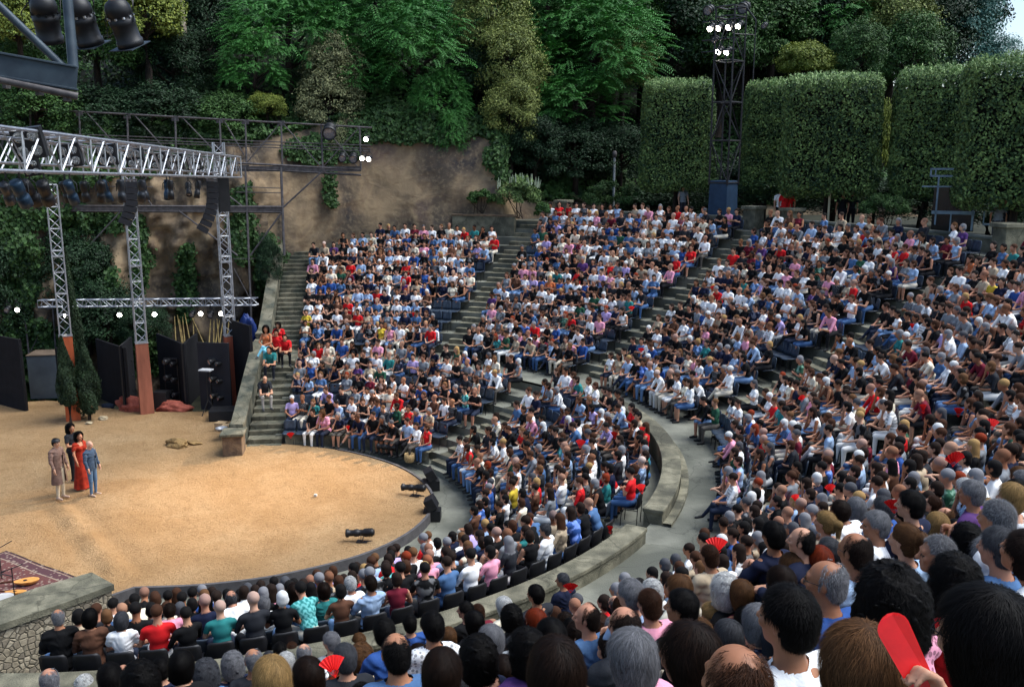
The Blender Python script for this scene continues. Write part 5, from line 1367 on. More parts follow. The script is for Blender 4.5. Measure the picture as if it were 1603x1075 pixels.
MB().tube(bp_(98, -90), bp_(115, 108), .07, 10).build('post', M['bluesteel'], br); MB().tube(bp_(-30, -18, 12.6), bp_(100, 106), .055, 10).build('brace', M['bluesteel'], br)
[MB().box(bp_(x, 120+(x-10)*.21+13), (.06, .1, .10)).build('bracket', M['steel'], br) for x in (10, 62, 105)]
mb = MB(); mb.tube(bp_(-60, -26, 13.9), bp_(260, -10, 13.9), .03, 8); mb.build('lamp_rail', M['steel'], br)
for i, (px, py, lean) in enumerate(((72, 30, -.35), (130, 34, .05), (192, 36, .12))):
    c = at(px, py, 13.8); p = empty('spotlight', tuple(c), label=['black spotlight tilted left, leftmost of the three at the top left', 'black spotlight with amber glow in its vent beside the bridge post', 'rightmost black spotlight in front of a blue-grey gel frame'][i], cat='spotlight', group='three spotlights at the top left')
    dv = (Vector(RT)*(lean*.5+.10)+Vector((FW[0], FW[1], 0))*.42+Vector((0, 0, -1.0))).normalized(); Mx = dv.to_track_quat('Z', 'Y').to_matrix()
    mb = MB(); mb.lathe([(0, -.36), (.07, -.35), (.15, -.30), (.185, -.22), (.19, -.12), (.175, -.11), (.175, -.06), (.19, -.05), (.19, .02), (.178, .04), (.178, .25), (.195, .26), (.195, .34), (.165, .34), (.15, .25)], Mx, 24); mb.mat(1)
    for k in range(10):
        a_ = 2*PI*k/10; q = Mx @ Vector((.178*math.cos(a_), .178*math.sin(a_), -.085)); mb.box(q, (.03, .03, .03), M=Mx)
    hs_ = mb.build('housing', [M['black'], M['alu'] if i else M['black']], p)
    mb = MB(); mb.lathe([(0, .2501), (.15, .25)], Mx, 20); mb.build('lens', M['glass'], hs_)
    mb = MB(); mb.lathe([(.062, -.362), (0, -.366)], Mx, 14, (0, 0, 0)); 
    mb.build('lamp_vent', M['warmlamp'] if i else M['black'], p)
    mb = MB(); s = Mx @ Vector((1, 0, 0)); mb.path([s*.2, s*.22+Vector((0, 0, .3)), Vector((0, 0, .42)), -s*.22+Vector((0, 0, .3)), -s*.2], .016, 6); mb.path([Vector((0, 0, -.1))+s*.1, s*.3+Vector((0, 0, -.2)), s*.4+Vector((0, .1, .1)), Vector((0, 0, .5))], .010, 5); mb.build('yoke', M['black'], p)
    if i: MB().box(Mx @ Vector((.03, 0, .35)), (.44, .44, .012), M=Mx).build('gel_frame', M['bluesteel'], p)

# light tower behind the seats
tb = onr(1130, 25.5, TOPZ); tw = empty('lighting_tower', (tb[0], tb[1], TOPZ), rad(57-90), label='tall dark steel lighting tower between the clipped trees', cat='lighting tower')
DT = proj(tb)[2]; H_ = at(1140, 22, DT)[2]-TOPZ
MB().box((0, 0, 1.05), (1.0, 1.0, 2.1), taper=.93).build('blue_base_box', mat('dark_blue_panel', (.018, .05, .10), (.010, .03, .065), 3, .6), tw, bevel=.02)
mb = MB(); W_ = .48
hts = [2.0, 3.9, 5.6, 7.4, 9.3, 10.6, H_]
for sx in (-1, 1):
    for sy in (-1, 1): mb.tube((sx*W_, sy*W_, 1.9), (sx*W_, sy*W_, H_ if not (sx < 0 and sy > 0) else 8), .045, 6)
for i, z in enumerate(hts):
    q = [(-W_, -W_, z), (W_, -W_, z), (W_, W_, z), (-W_, W_, z)]
    for j in range(4): mb.tube(q[j], q[(j+1) % 4], .035, 5)
    if i < 4:
        z2 = hts[i+1]; q2 = [(a_, b_, z2) for a_, b_, _ in q]
        for j in range(4): mb.tube(q[j], q2[(j+1) % 4], .026, 5) if (i+j) % 2 else mb.tube(q[(j+1) % 4], q2[j], .026, 5)
mb.tube((W_+.5, W_, 6.5), (W_+.5, W_, H_-.6), .03); mb.tube((W_, W_, H_), (W_+.5, W_, H_-.6), .03); mb.tube((W_, -W_, 8.5), (W_+.5, W_, 8.5), .025)
for z in (H_-.6, H_-1.9, H_-1.4): mb.tube((-1.1, -W_-.1, z), (W_+.2, -W_-.1, z), .03)
mb.build('lattice', M['tower_steel'], tw)
for i, (px, py) in enumerate(((1114, 43), (1127, 42), (1143, 41), (1158, 39), (1127, 79), (1140, 80))):
    c = at(px, py, DT-.6); d = Vector(aim-c)+Vector((2, -6, 0)); lamp_thing('stage_light', c, d, .15, .5, 'lit round lamp on the lighting tower, %s' % ['top row first', 'top row second', 'top row third', 'top row fourth', 'lower row left', 'lower row right'][i], 'stage light', M['lamp'], 'lit lamps on the lighting tower', hang=.25)
for i, (px, py, r) in enumerate(((1110, 16, .22), (1165, 12, .26), (1197, 40, .14), (1120, 62, .16))):
    lamp_thing('stage_light', at(px, py, DT-.3), (-.5, -1, -.4), r, r*2, 'unlit black lamp on the lighting tower, %s' % ['top left corner', 'top right corner', 'alone on the right', 'between the two lit rows'][i], 'stage light', None, 'unlit lamps on the lighting tower', hang=.3)

# masking flats, boxes, and gear behind the stage
def flat(x0, y0, x1, y1, D0, D1, label, m=None, name='black_flat'):
    a = gz(x0, y1) if D0 is None else at(x0, y1, D0); b = gz(x1, y1) if D1 is None else at(x1, y1, D1); a[2] = b[2] = 0
    d = b-a; l = np.linalg.norm(d); rz = math.atan2(d[1], d[0]); D = (proj(a)[2]+proj(b)[2])/2
    h = at((x0+x1)/2, y0, D)[2]
    p = empty(name, tuple((a+b)/2), rz, label=label, cat='stage flat')
    MB().box((0, 0, h/2), (l, .06, h)).build('panel', m or M['blackcloth'], p)
    mb = MB()
    for x in (-l/2+.04, l/2-.04): mb.box((x, .07, h/2), (.06, .06, h))
    for z in (.05, h*.5, h-.05): mb.box((0, .07, z), (l, .05, .05))
    mb.build('frame', M['black'], p)
flat(158, 533, 200, 618, 40, 38, 'black flat between the conifers and the middle tower')
flat(196, 530, 213, 622, 38, 40, 'narrow black flat just left of the middle tower')
flat(252, 526, 292, 612, 41, 38.5, 'leftmost angled black flat between middle and right towers')
flat(292, 526, 314, 612, 38.5, 41, 'second angled black flat between middle and right towers')
flat(314, 532, 362, 618, 38.2, 38.0, 'wide black flat just left of the right tower', mat('matte_black_panel', (.016, .016, .022), (.01, .01, .014), 2, .8))
flat(368, 500, 398, 640, 39.5, 38, 'tall black cloth between the right tower and the side wall')
flat(-30, 520, 40, 630, 40, 38, 'large black flat at the left edge of the picture')
flat(95, 540, 118, 635, 39, 39, 'black flat behind the orange post')
p = empty('grey_box', tuple(gz(74, 624)), rad(20), label='large plain grey plywood box at the back of the stage', cat='box'); MB().box((0, .6, .95), (1.35, 1.2, 1.9)).build('sides', mat('grey_ply', lin((.33, .37, .40)), lin((.27, .30, .33)), 1.2, .8), p, bevel=.015); MB().box((0, .6, 1.915), (1.39, 1.24, .03)).build('lid', mat('brown_ply', lin((.42, .36, .30)), lin((.34, .29, .24)), 2, .8), p)
# bundle of canes leaning on the rock
for i in range(16):
    x = 283+i*5.2+R_.uniform(-2, 2); D = 41.5; l = R_.uniform(0, 1); a = at(x-(6 if i < 6 else -5)*R_.uniform(.5, 2), 545, D); b = at(x+R_.uniform(4, 16)*(1 if i > 6 else -1), 490+12*l, D+1.5)
    MB().path([Vector(a), Vector((a+b)/2)+Vector((0, 0, .05)), Vector(b)], [.035, .03, .018], 6).build('bamboo_cane', mat('cane', hexc('7d6c40'), hexc('5a4a2a'), 4, .7) if i == 0 else bpy.data.materials['cane'], label='one of the tan canes leaning on the rock behind the black flats', cat='cane', group='canes leaning on the rock')
# blue tarp
def lumpy(name, c, r, m, seed, amp=.25, sub=20, flatz=.0, **kw):
    n = sub; V = []; F = []
    for i in range(n+1):
        for j in range(n*2):
            th = PI*i/n; ph = PI*j/n; V.append((math.sin(th)*math.cos(ph), math.sin(th)*math.sin(ph), math.cos(th)))
    V = np.array(V); d = 1+amp*fbm(V, 1.3, 4, seed); V = V*d[:, None]*np.array(r)
    V[:, 2] = np.maximum(V[:, 2], flatz-c[2] if False else -r[2])
    w_ = n*2
    F = [(i*w_+j, (i+1)*w_+j, (i+1)*w_+(j+1) % w_, i*w_+(j+1) % w_) for i in range(n) for j in range(w_)]
    o = link_mesh(name, np_mesh(name, V, np.array(F), smooth=True), None, [m]); o.location = tuple(c); return tag(o, **kw)
lumpy('blue_tarp', at(388, 522, 40), (.42, .3, .75), mat('blue_tarp', (.01, .035, .17), (.006, .018, .09), 3, .5, bump=.4), 3, .35, label='crumpled blue tarp hung beside the right tower', cat='tarp')
mred = mat('red_rock', hexc('b0604e'), hexc('7c3c30'), 3, .9, bump=.6)
lumpy('red_rock', gz(212, 640)+[0, 0, .1], (.75, .5, .42), mred, 5, .3, label='low red rock left of the middle tower', cat='rock')
lumpy('red_rock', gz(272, 641)+[0, 0, .05], (.75, .4, .28), mred, 6, .3, label='flatter red rock right of the middle tower', cat='rock')
mrk = mat('tan_rock', hexc('9a7c50'), hexc('6f5838'), 4, .95, bump=.8)
lumpy('tan_rock', gz(277, 697)+[0, 0, .08], (.42, .25, .20), mrk, 7, .35, label='larger tan rock lying alone on the sand', cat='rock')
lumpy('tan_rock', gz(304, 694)+[0, 0, .02], (.30, .14, .07), mrk, 8, .35, label='small flat stone just right of the tan rock', cat='rock')
lumpy('pale_stone', gz(162, 656)+[0, 0, .03], (.19, .14, .11), mat('pale_stone', hexc('b9a888'), hexc('8f8068'), 5, .9), 9, .3, label='rounded pale stone right of the conifer foot', cat='stone')
lumpy('pale_stone', gz(139, 663)+[0, 0, .02], (.16, .1, .07), bpy.data.materials['pale_stone'], 10, .3, label='flat pale stone at the conifer foot', cat='stone')
lumpy('cloth_bundle', gz(169, 637)+[0, 0, .05], (.3, .14, .12), mat('dark_blue_cloth', (.02, .03, .05), None, 5, .9), 12, .3, label='dark blue bundle lying behind the stage', cat='bundle')
# speaker box, monitors, stool, bowl
def gear_box(name, px, py, size, rz, label, cat, m=None, tilt=0, z=0):
    p = empty(name, tuple(gz(px, py, z)), rz, label=label, cat=cat); x, y, h = size
    MB().box((0, 0, h/2), size).build('cabinet', m or M['black'], p, bevel=.015)
    MB().box((0, -y/2-.004, h/2), (x*.88, .01, h*.86)).build('grille', mat('grille_'+name, (.02, .02, .022), (.008, .008, .01), 80, .6), p)
    return p
gear_box('black_speaker', 254, 638, (.55, .5, .72), rad(12), 'black box speaker right of the middle tower', 'loudspeaker')
gear_box('black_case', 351, 655, (1.05, .8, .42), rad(20), 'low wide black case in front of the right tower', 'case')
def rack(px, py, w_, h, label):
    p = empty('light_stand', tuple(gz(px, py)), rad(10), label=label, cat='light stand'); mb = MB()
    for x in (-w_/2, w_/2): mb.tube((x, 0, 0), (x, 0, h), .03)
    for z in (.1, h*.5, h): mb.tube((-w_/2, 0, z), (w_/2, 0, z), .025)
    mb.build('stand_frame', M['black'], p)
    for i, z in enumerate((h*.3, h*.62, h*.95)):
        mb = MB(); par_can(mb, (-.1, -.12, z), (-.6, -1, -.1), .12, .36, 1); par_can(mb, (.16, -.12, z-.1), (-.8, -1, 0), .10, .3, 1); mb.build('side_light', [M['black'], mlens], p)
rack(272, 634, .55, 2.0, 'black stand with three side lights right of the middle tower'); rack(342, 642, .5, 2.2, 'black stand with three side lights left of the right tower'); rack(202, 628, .4, 2.0, 'black stand with side lights left of the middle tower'); rack(20, 625, .4, 1.7, 'black stand with side lights at the left edge')
p = empty('umbrella_stand', tuple(gz(327, 648)), label='thin black tripod holding a small pale flat lamp', cat='light stand'); mb = MB(); mb.tube((0, 0, .5), (0, 0, 1.8), .02)
for k in range(3): a_ = 2*PI*k/3+.3; mb.tube((0, 0, .6), (.4*math.cos(a_), .4*math.sin(a_), 0), .016)
mb.build('tripod', M['black'], p); MB().box((0, 0, 1.84), (.5, .35, .05)).build('flat_lamp', mat('pale_grey', (.5, .5, .5), None, 3, .6), p)
p = empty('wooden_stool', tuple(gz(362, 684)), rad(12), label='low pale wooden stool beside the stone end block', cat='stool'); mw = mat('pale_wood', hexc('b59c78'), hexc('94795a'), 6, .7, stretch=(8, 1, 1))
MB().box((0, 0, .46), (.62, .34, .045)).build('seat', mw, p, bevel=.005)
for x in (-.26, .26):
    for y in (-.12, .12): MB().box((x, y, .22), (.045, .045, .44)).build('leg', mw, p)
MB().box((0, -.12, .12), (.5, .03, .03)).box((0, .12, .12), (.5, .03, .03)).build('rail', mw, p)
MB().lathe([(.05, 0), (.16, .02), (.21, .09), (.22, .12), (.20, .12), (.15, .04), (0, .03)], None, 18).build('metal_bowl', M['alu'], label='round metal bowl behind the wooden stool', cat='bowl').location = tuple(gz(347, 674, .38))
MB().box((0, 0, .17), (.4, .35, .34)).build('small_crate', mw, bevel=.01, label='small wooden crate under the metal bowl', cat='crate').location = tuple(gz(347, 674, .0))

# spotlights lying on the edge of the sand
def floor_spot(px, py, rz, label):
    p = empty('floor_spotlight', tuple(gz(px, py)), rz, label=label, cat='spotlight', group='profile spotlights round the sand edge')
    Mx = Vector((-1, 0, -.06)).to_track_quat('Z', 'Y').to_matrix()
    mb = MB(); mb.lathe([(0, -.34), (.07, -.34), (.10, -.30), (.11, -.06), (.085, -.05), (.085, .08), (.10, .09), (.10, .2), (.085, .21), (.085, .36), (.115, .37), (.115, .43), (.08, .42)], Mx, 16, (0, 0, .27)); mb.build('housing', M['black'], p)
    mb = MB(); [mb.lathe([(.118, -.28+.05*k), (.118, -.26+.05*k), (.10, -.255+.05*k)], Mx, 16, (0, 0, .27)) for k in range(4)]; mb.build('cooling_fins', M['black'], p)
    mb = MB(); mb.path([(0, -.13, .27), (0, -.14, .06), (0, 0, .03), (0, .14, .06), (0, .13, .27)], .014, 6); mb.box((0, 0, .015), (.3, .22, .02)).tube((.05, 0, .02), (.28, .05, .01), .02); mb.build('yoke', M['black'], p)
floor_spot(567, 848, rad(8), 'long black spotlight on the near edge of the sand'); floor_spot(650, 776, rad(-6), 'long black spotlight on the right edge of the sand'); floor_spot(608, 711, rad(-15), 'long black spotlight at the far edge of the sand, by the woven basket')
def wedge(px, py, rz, label):
    p = empty('stage_monitor', tuple(gz(px, py, -.26)), rz, label=label, cat='loudspeaker', group='monitors on the pavement')
    MB().box((0, 0, .17), (.5, .4, .34)).build('base', M['black'], p, bevel=.01)
    Mx = Matrix.Rotation(rad(-28), 3, 'Y'); MB().box((-.03, 0, .52), (.30, .46, .36), M=Mx).build('cabinet', M['black'], p, bevel=.02)
wedge(677, 813, rad(10), 'black monitor box on the pavement at the right edge of the sand'); wedge(675, 766, rad(25), 'black monitor box farther along the pavement by the right spotlight')
MB().lathe([(.15, 0), (.19, .12), (.17, .28), (.16, .28), (.15, .05)], None, 14).build('woven_basket', mat('wicker', hexc('b79a6c'), hexc('8a7048'), 30, .8), label='small woven straw basket at the feet of the front bench', cat='basket').location = tuple(gz(641, 722))
for i in range(26):
    px, py = R_.uniform(120, 640), R_.uniform(720, 880)
MB().box((0, 0, .03), (.09, .07, .06)).build('paper_cup', mat('paper', (.7, .68, .62), None, 3, .8), label='tiny white object alone on the sand near the disc centre', cat='litter').location = tuple(gz(494, 776))

# carpet and instruments
m, nt, b = new_mat('persian_carpet', .95); L = nt.links.new; tc = nt.nodes.new('ShaderNodeTexCoord')
sx = nt.nodes.new('ShaderNodeSeparateXYZ'); L(tc.outputs['Object'], sx.inputs[0])
def mth(op, a_, b_=None):
    x = nt.nodes.new('ShaderNodeMath'); x.operation = op
    for i, v in enumerate((a_, b_)):
        if v is None: continue
        if isinstance(v, (int, float)): x.inputs[i].default_value = v
        else: L(v, x.inputs[i])
    return x.outputs[0]
CW, CH = 3.4, 5.2
ex = mth('SUBTRACT', CW/2, mth('ABSOLUTE', sx.outputs[0])); ey = mth('SUBTRACT', CH/2, mth('ABSOLUTE', sx.outputs[1])); ed = mth('MINIMUM', ex, ey)
bands = ramp(ed, [(0, (.012, .01, .014)), (.04, (.10, .035, .03)), (.07, (.25, .19, .14)), (.10, (.07, .03, .035)), (.34, (.26, .20, .15)), (.38, (.11, .04, .035))]); bands.node.color_ramp.interpolation = 'CONSTANT'
vo = nt.nodes.new('ShaderNodeTexVoronoi'); vo.inputs['Scale'].default_value = 9; L(tc.outputs['Object'], vo.inputs['Vector'])
v2 = nt.nodes.new('ShaderNodeTexVoronoi'); v2.inputs['Scale'].default_value = 22; L(tc.outputs['Object'], v2.inputs['Vector'])
c_a = mixc(ramp(vo.outputs['Distance'], [(.25, (.75, .75, .75)), (.35, (0, 0, 0))]), bands, (.30, .24, .19)); c_b = mixc(ramp(v2.outputs['Distance'], [(.3, (.6, .6, .6)), (.4, (0, 0, 0))]), c_a, (.05, .025, .04))
L(c_b, b.inputs['Base Color'])
c0, c1_, c2_ = gz(8, 863, .03), gz(135, 911, .03), gz(0, 985, .03); ux = (c1_-c0)/np.linalg.norm(c1_-c0); cy = -np.array([-ux[1], ux[0], 0]); 
if (c2_-c1_)@cy < 0: cy = -cy
cc_ = c1_-ux*CW/2+cy*CH/2
crp = MB(); nn = 24; P_ = []
for i in range(nn+1):
    for j in range(nn+1):
        x = -CW/2+CW*i/nn; y = -CH/2+CH*j/nn; P_.append((x, y, .012*math.sin(x*3+y*2)+.006*math.sin(y*7)))
crp.add(P_, [(i*(nn+1)+j, (i+1)*(nn+1)+j, (i+1)*(nn+1)+j+1, i*(nn+1)+j+1) for i in range(nn) for j in range(nn)], True)
o = crp.build('carpet', m, label='patterned dark red persian carpet on the sand at the left edge', cat='carpet'); o.location = (cc_[0], cc_[1], .075); o.rotation_euler = (0, 0, math.atan2(ux[1], ux[0]))
lut = empty('lute', tuple(gz(38, 908, .18)), rad(-150), label='pale wooden lute lying on the carpet, the larger instrument', cat='lute')
mwd = mat('honey_wood', hexc('d9a25c'), hexc('b87a38'), 8, .35, stretch=(1, 9, 1))
n = 18; V = []; 
for i in range(n+1):
    t_ = i/n; x = -.34+.62*t_; wd = .19*math.sin(PI*min(1, t_*1.02))**.6*(1-.35*t_)
    for j in range(9): a_ = PI*j/8; V.append((x, wd*math.cos(a_), -wd*.75*math.sin(a_)))
F = [(i*9+j, i*9+j+1, (i+1)*9+j+1, (i+1)*9+j) for i in range(n) for j in range(8)]
mb = MB(); mb.add(V, F, True); mb.add(V, [(i*9, (i+1)*9, (i+1)*9+8, i*9+8) for i in range(n)]); mb.build('bowl_body', mwd, lut)
MB().box((.52, 0, .012), (.55, .05, .03)).build('neck', mat('dark_wood', hexc('4a2a18'), None, 5, .5), lut); MB().box((.82, 0, -.06), (.16, .07, .02), M=Matrix.Rotation(rad(45), 3, 'Y')).build('pegbox', bpy.data.materials['dark_wood'], lut); MB().lathe([(0, .004), (.05, .004)], None, 16, (-.02, 0, 0)).build('sound_hole', M['black'], lut)
c = copy_tree(lut); c.location = tuple(gz(22, 925, .18)); c.rotation_euler = (rad(8), 0, rad(-165)); c.scale = (.85,)*3; c['label'] = 'smaller lute lying on the carpet in front of the larger one'
for nm, px, py, r, lb in (('drum', 6, 942, .24, 'round frame drum with white skin at the left edge'), ('banjo', 10, 955, .2, 'round banjo body with tan face below the drum')):
    p = empty(nm, tuple(gz(px, py, .1)), rad(30), label=lb, cat=nm); MB().lathe([(r, 0), (r, .12), (r*.97, .13), (r*.95, .12)], None, 24).build('rim', M['alu'] if nm == 'drum' else bpy.data.materials['dark_wood'], p); MB().lathe([(r*.96, .121), (0, .122)], None, 24).build('skin', mat('skin_'+nm, (.5, .5, .48) if nm == 'drum' else hexc('c08850'), None, 4, .5), p)
for i, (px, py, h) in enumerate(((24, 942, .85), (3, 905, .8))):
    p = empty('microphone_stand', tuple(gz(px, py, .08)), rad(40*i), label=['short black microphone stand in front of the lutes', 'short black microphone stand behind the lutes'][i], cat='microphone stand'); mb = MB(); mb.tube((0, 0, 0), (0, 0, h), .013)
    for k in range(3): a_ = 2*PI*k/3; mb.tube((0, 0, .12), (.24*math.cos(a_), .24*math.sin(a_), 0), .013)
    mb.tube((-.2, 0, h-.1), (.3, 0, h+.12), .011); mb.build('stand', M['black'], p); MB().lathe([(0, -.03), (.02, -.02), (.022, .04), (.014, .06), (.012, .16)], Vector((-1, 0, -.4)).to_track_quat('Z', 'Y').to_matrix(), 10, (-.22, 0, h-.11)).build('microphone', M['black'], p)

# ------------------------------------------------------------------ performers and people standing
def stander(px, py, pose, fem, kw, face, scale, skin, legs, top, sleeve, style, hair, label, z=0.0, extra=None, bare=False, hyaw=0, D=None, shoe=(.5, .35, .26)):
    key = 'st%d' % int(px*7+py); pr = build_proto(key, pose, fem, hyaw, -.05, .010, kw=kw)
    loc = gz(px, py, z) if D is None else at(px, py, D); r = add_person(pr, tuple(loc), face, scale, skin, legs, bare, shoe, top, sleeve, 0, style, hair, label)
    return r, pr
SA = math.atan2(RT[1], RT[0])
# faces turned to the right of the picture: local +Y -> world +RT
def facing(v): return math.atan2(v[1], v[0])-PI/2
FR = facing(RT*1-FW*.35); 
TN['grey brown'] = hexc('7a6258'); TN['blue grey'] = hexc('3f5166'); TN['brick red'] = hexc('a8321e')
def garment(parent, prof, m, name, n=28, cut=None, folds=.03, sx=1.0, sy=.75, c=(0, 0, 0)):
    V = []; 
    for r, z in prof:
        for i in range(n):
            a_ = 2*PI*i/n; rr = r*(1+folds*math.sin(a_*7+z*2)*max(0, (1.2-z)))
            V.append((c[0]+rr*sx*math.cos(a_), c[1]+rr*sy*math.sin(a_), z))
    F = [(k*n+i, k*n+(i+1) % n, (k+1)*n+(i+1) % n, (k+1)*n+i) for k in range(len(prof)-1) for i in range(n) if not (cut and cut(i/n, prof[k][1]))]
    mb = MB(); mb.add(V, F, True); return mb.build(name, m, parent)
gm = lambda nm, h, h2: mat(nm, hexc(h), hexc(h2), 7, .95, bump=.2)
r, pr = stander(96, 780, 'stand', False, {}, FR, 1.09, 'c79a80', 'c9bda4', 'grey brown', 2, 'short', 'black', 'bearded performer in long grey-brown coat, cream trousers and dark cap, leftmost of the four')
garment(r, [(.235, .46), (.225, .62), (.205, .8), (.19, .95), (.185, 1.1), (.19, 1.3)], gm('coat_cloth', '7d655a', '5c473e'), 'long_coat', cut=lambda t, z: .20 < t < .30)
MB().lathe([(0, .125), (.06, .118), (.10, .085), (.112, .04), (.115, .03), (.10, .035)], None, 18, (0, 0, 0)).build('cap', M['black'], r).matrix_local = Matrix.Translation(pr['hc'])
r, pr = stander(118, 752, 'stand2', False, {}, FR+.2, 1.07, 'b98464', '16171c', 'charcoal', 1, 'curly', 'black', 'bearded performer in black standing behind the other three', shoe=(.02, .02, .02))
r, pr = stander(131, 765, 'stand', True, {}, FR-.05, 1.05, 'c98c6c', '9a2c1c', 'brick red', 1, 'curly', 'black', 'performer in long brick red dress, dark curly hair')
garment(r, [(.27, .06), (.25, .25), (.22, .55), (.195, .85), (.15, 1.08), (.16, 1.2)], gm('red_dress', 'ab3420', '7c2012'), 'dress_skirt', folds=.09)
r, pr = stander(147, 775, 'stand', False, {}, FR+.05, 1.0, 'd0a088', '54708c', 'blue grey', 2, None, 'grey', 'bald bearded performer in blue-grey jacket, rightmost of the four')
garment(r, [(.2, .88), (.19, 1.0), (.185, 1.2)], gm('jacket_cloth', '46586c', '303f50'), 'jacket_hem', cut=lambda t, z: .22 < t < .28)
# beard meshes
# stewards and latecomers
zt = TOPZ
def topp(px, r=26.0): q = onr(px, r, TOPZ); return q
for px, top_, leg_, lb, rr, fem, hair in ((1226, 'red', '15151a', 'steward in red standing by the stone pillar on the top terrace', 25.6, 1, 'black'), (1219, 'white', '15151a', 'person in white shirt standing just left of the steward in red', 25.9, 0, 'dark brown'), (1233, 'red', '15151a', 'second steward in red, right of the first', 25.8, 0, 'black'),
        (1316, 'black', '15151a', 'person in black standing under the clipped tree with a bare trunk', 26.4, 1, 'dark brown'), (1330, 'charcoal', '15151a', 'dark-dressed person standing in shade beside the clipped tree', 27.0, 0, 'black'), (1068, 'grey', '30303a', 'person standing in deep shade behind the middle block', 26.8, 0, 'black'),
        (1558, 'grey', '40404a', 'person leaning at the terrace wall near the far right pillar', 26.0, 1, 'dark brown'), (1568, 'charcoal', '202028', 'dark figure just right of the one leaning at the wall', 26.2, 0, 'black')):
    q = topp(px, rr); pr = build_proto('top%d' % px, 'stand', bool(fem), .2, -.1, .016, kw={})
    add_person(pr, tuple(q), facing(CAM-q)+R_.uniform(-.4, .4), 1.03, R_.choice(SKINS[:4]), leg_, False, (.02, .02, .02), top_, 1, 0, 'long' if fem else 'short', hair, lb)
def sitter(px, py, z, pi_, rzv, top_, sleeve, legs, style, hair, lb, bare=False, s=1.03, skin='c48c6a'):
    q = gz(px, py, z+.5); add_person(PROTO[pi_], (q[0], q[1], z), rzv, s, skin, legs, bare, (.05, .05, .05), top_, sleeve, 0, style, hair, lb)
fv = facing(-np.array([math.cos(rad(105)), math.sin(rad(105))])+np.array([-.0, -.2]))
sitter(417, 545, 2.45, 3, fv-.2, 'orange', 0, '7ec4d8', 'curly', 'black', 'person in turquoise trousers and orange top sitting on the side wall', skin='b87c5a')
sitter(434, 548, 2.0, 0, fv, 'red', 1, '15151a', 'short', 'black', 'steward in red tee on the stairs, right behind the turquoise trousers'); sitter(446, 552, 2.0, 2, fv+.3, 'red', 1, '15151a', 'short', 'dark brown', 'steward in red tee leaning forward, rightmost on the stairs'); sitter(437, 536, 2.15, 5, fv, 'red', 1, '15151a', 'bob', 'black', 'steward in red behind the other two on the stairs')
sitter(425, 572, 1.9, 2, fv, 'teal', 1, '20242c', 'short', 'black', 'person in green tee crouching on the stairs below the stewards'); sitter(413, 618, 1.05, 2, fv+.5, 'charcoal', 1, 'a8a49c', 'bald', 'grey', 'person in dark tee and light trousers sitting on the stairs against the wall', skin='cf9a7a')
# white-clad man on the front row and other lone ones by the aisle
# red fans and folded programmes
mfan = mat('red_card', hexc('e01410'), hexc('b80c0c'), 20, .6, stretch=(30, 1, 1))
def fan(c, rz, tilt, s, label, full=1.0):
    mb = MB(); n = 14; V = []
    for i in range(n+1):
        a_ = PI*.5-full*PI*.42+full*PI*.84*i/n; z = .006*(1 if i % 2 else -1)
        V += [(.06*math.cos(a_), z, .06*math.sin(a_)), (.23*math.cos(a_), z, .23*math.sin(a_))]
    V += [(x, y+.003, z) for x, y, z in V]; n2 = 2*(n+1)
    F = [(2*i, 2*i+1, 2*i+3, 2*i+2) for i in range(n)]+[(n2+2*i, n2+2*i+2, n2+2*i+3, n2+2*i+1) for i in range(n)]
    mb.add(V, F); p = empty('hand_fan', tuple(c), label=label, cat='fan', group='red fans and programmes in the audience'); p.rotation_euler = (tilt, 0, rz); p.scale = (s,)*3
    mb.build('leaf', mfan, p); mb = MB(); [mb.tube((0, .0, -.03), (.07*math.cos(a_), 0, .07*math.sin(a_)), .004, 4) for a_ in (.6, 1.1, 1.57, 2.0, 2.5)]; mb.build('ribs', mfan, p)
FANS = [(1248, 782, 'open red fan in front of the person with the grey bun', 1.0), (1122, 860, 'large open red fan held low left of the walkway heads', 1.2), (1492, 722, 'open red fan lying flat near the right side', 1.3), (1300, 765, 'small red fan above the navy shirt', .9), (1553, 665, 'red fan at the right edge under a cream shirt', 1.1), (1500, 645, 'red fan resting on denim knees at right', 1.0), (1445, 640, 'upright red fan half way up the right side', 1.0),
        (1255, 622, 'tall narrow red fan above the walkway on the right', 1.0), (1428, 510, 'red fan held upright high on the right block', 1.0), (962, 680, 'red fan on the lower tier in the centre', 1.0), (908, 694, 'open red fan left of the central one on the lower tier', 1.1), (1005, 672, 'flat red fan near the curved parapet', 1.0), (1005, 765, 'red fan beside the pale blue shirt at the parapet end', 1.2), (955, 828, 'red fan among the back row of the lower tier', .8), (1004, 545, 'red fan in front of a face by the middle aisle', .9), (989, 480, 'slim red fan high in the middle block', .9), (1118, 448, 'red fan beside the right aisle', 1.0), (545, 668, 'red programme on the lap of someone on the front bench', .9), (455, 679, 'red cushion left alone on the front bench', 1.0), (647, 489, 'red bag on the aisle of the left block', .8), (524, 1050, 'large pointed red fan at the bottom edge', 1.0), (893, 920, 'red fan held up in front of the grey bob', .8), (1400, 795, 'red folded card between the navy shirt and the blond hair', .8)]
for i, (px, py, lb, s) in enumerate(FANS):
    # distance of the crowd surface there, a little in front of it
    best = min(people, key=lambda d: math.hypot(d['s']['px'][0]-px, d['s']['px'][1]-py))
    D = best['D']-.35
    for f_ in FG:
        if math.hypot(f_[0]-px, f_[1]-py) < f_[2]*.9: D = min(D, FPX*.225/f_[2]-.15)
    fan(at(px, py+6, D), R_.uniform(-.6, .6)+SA, R_.uniform(-.7, .3), s*(.78 if px > 1000 else .9)*(.62 if D < 8 else 1), lb, R_.uniform(.3, .8))
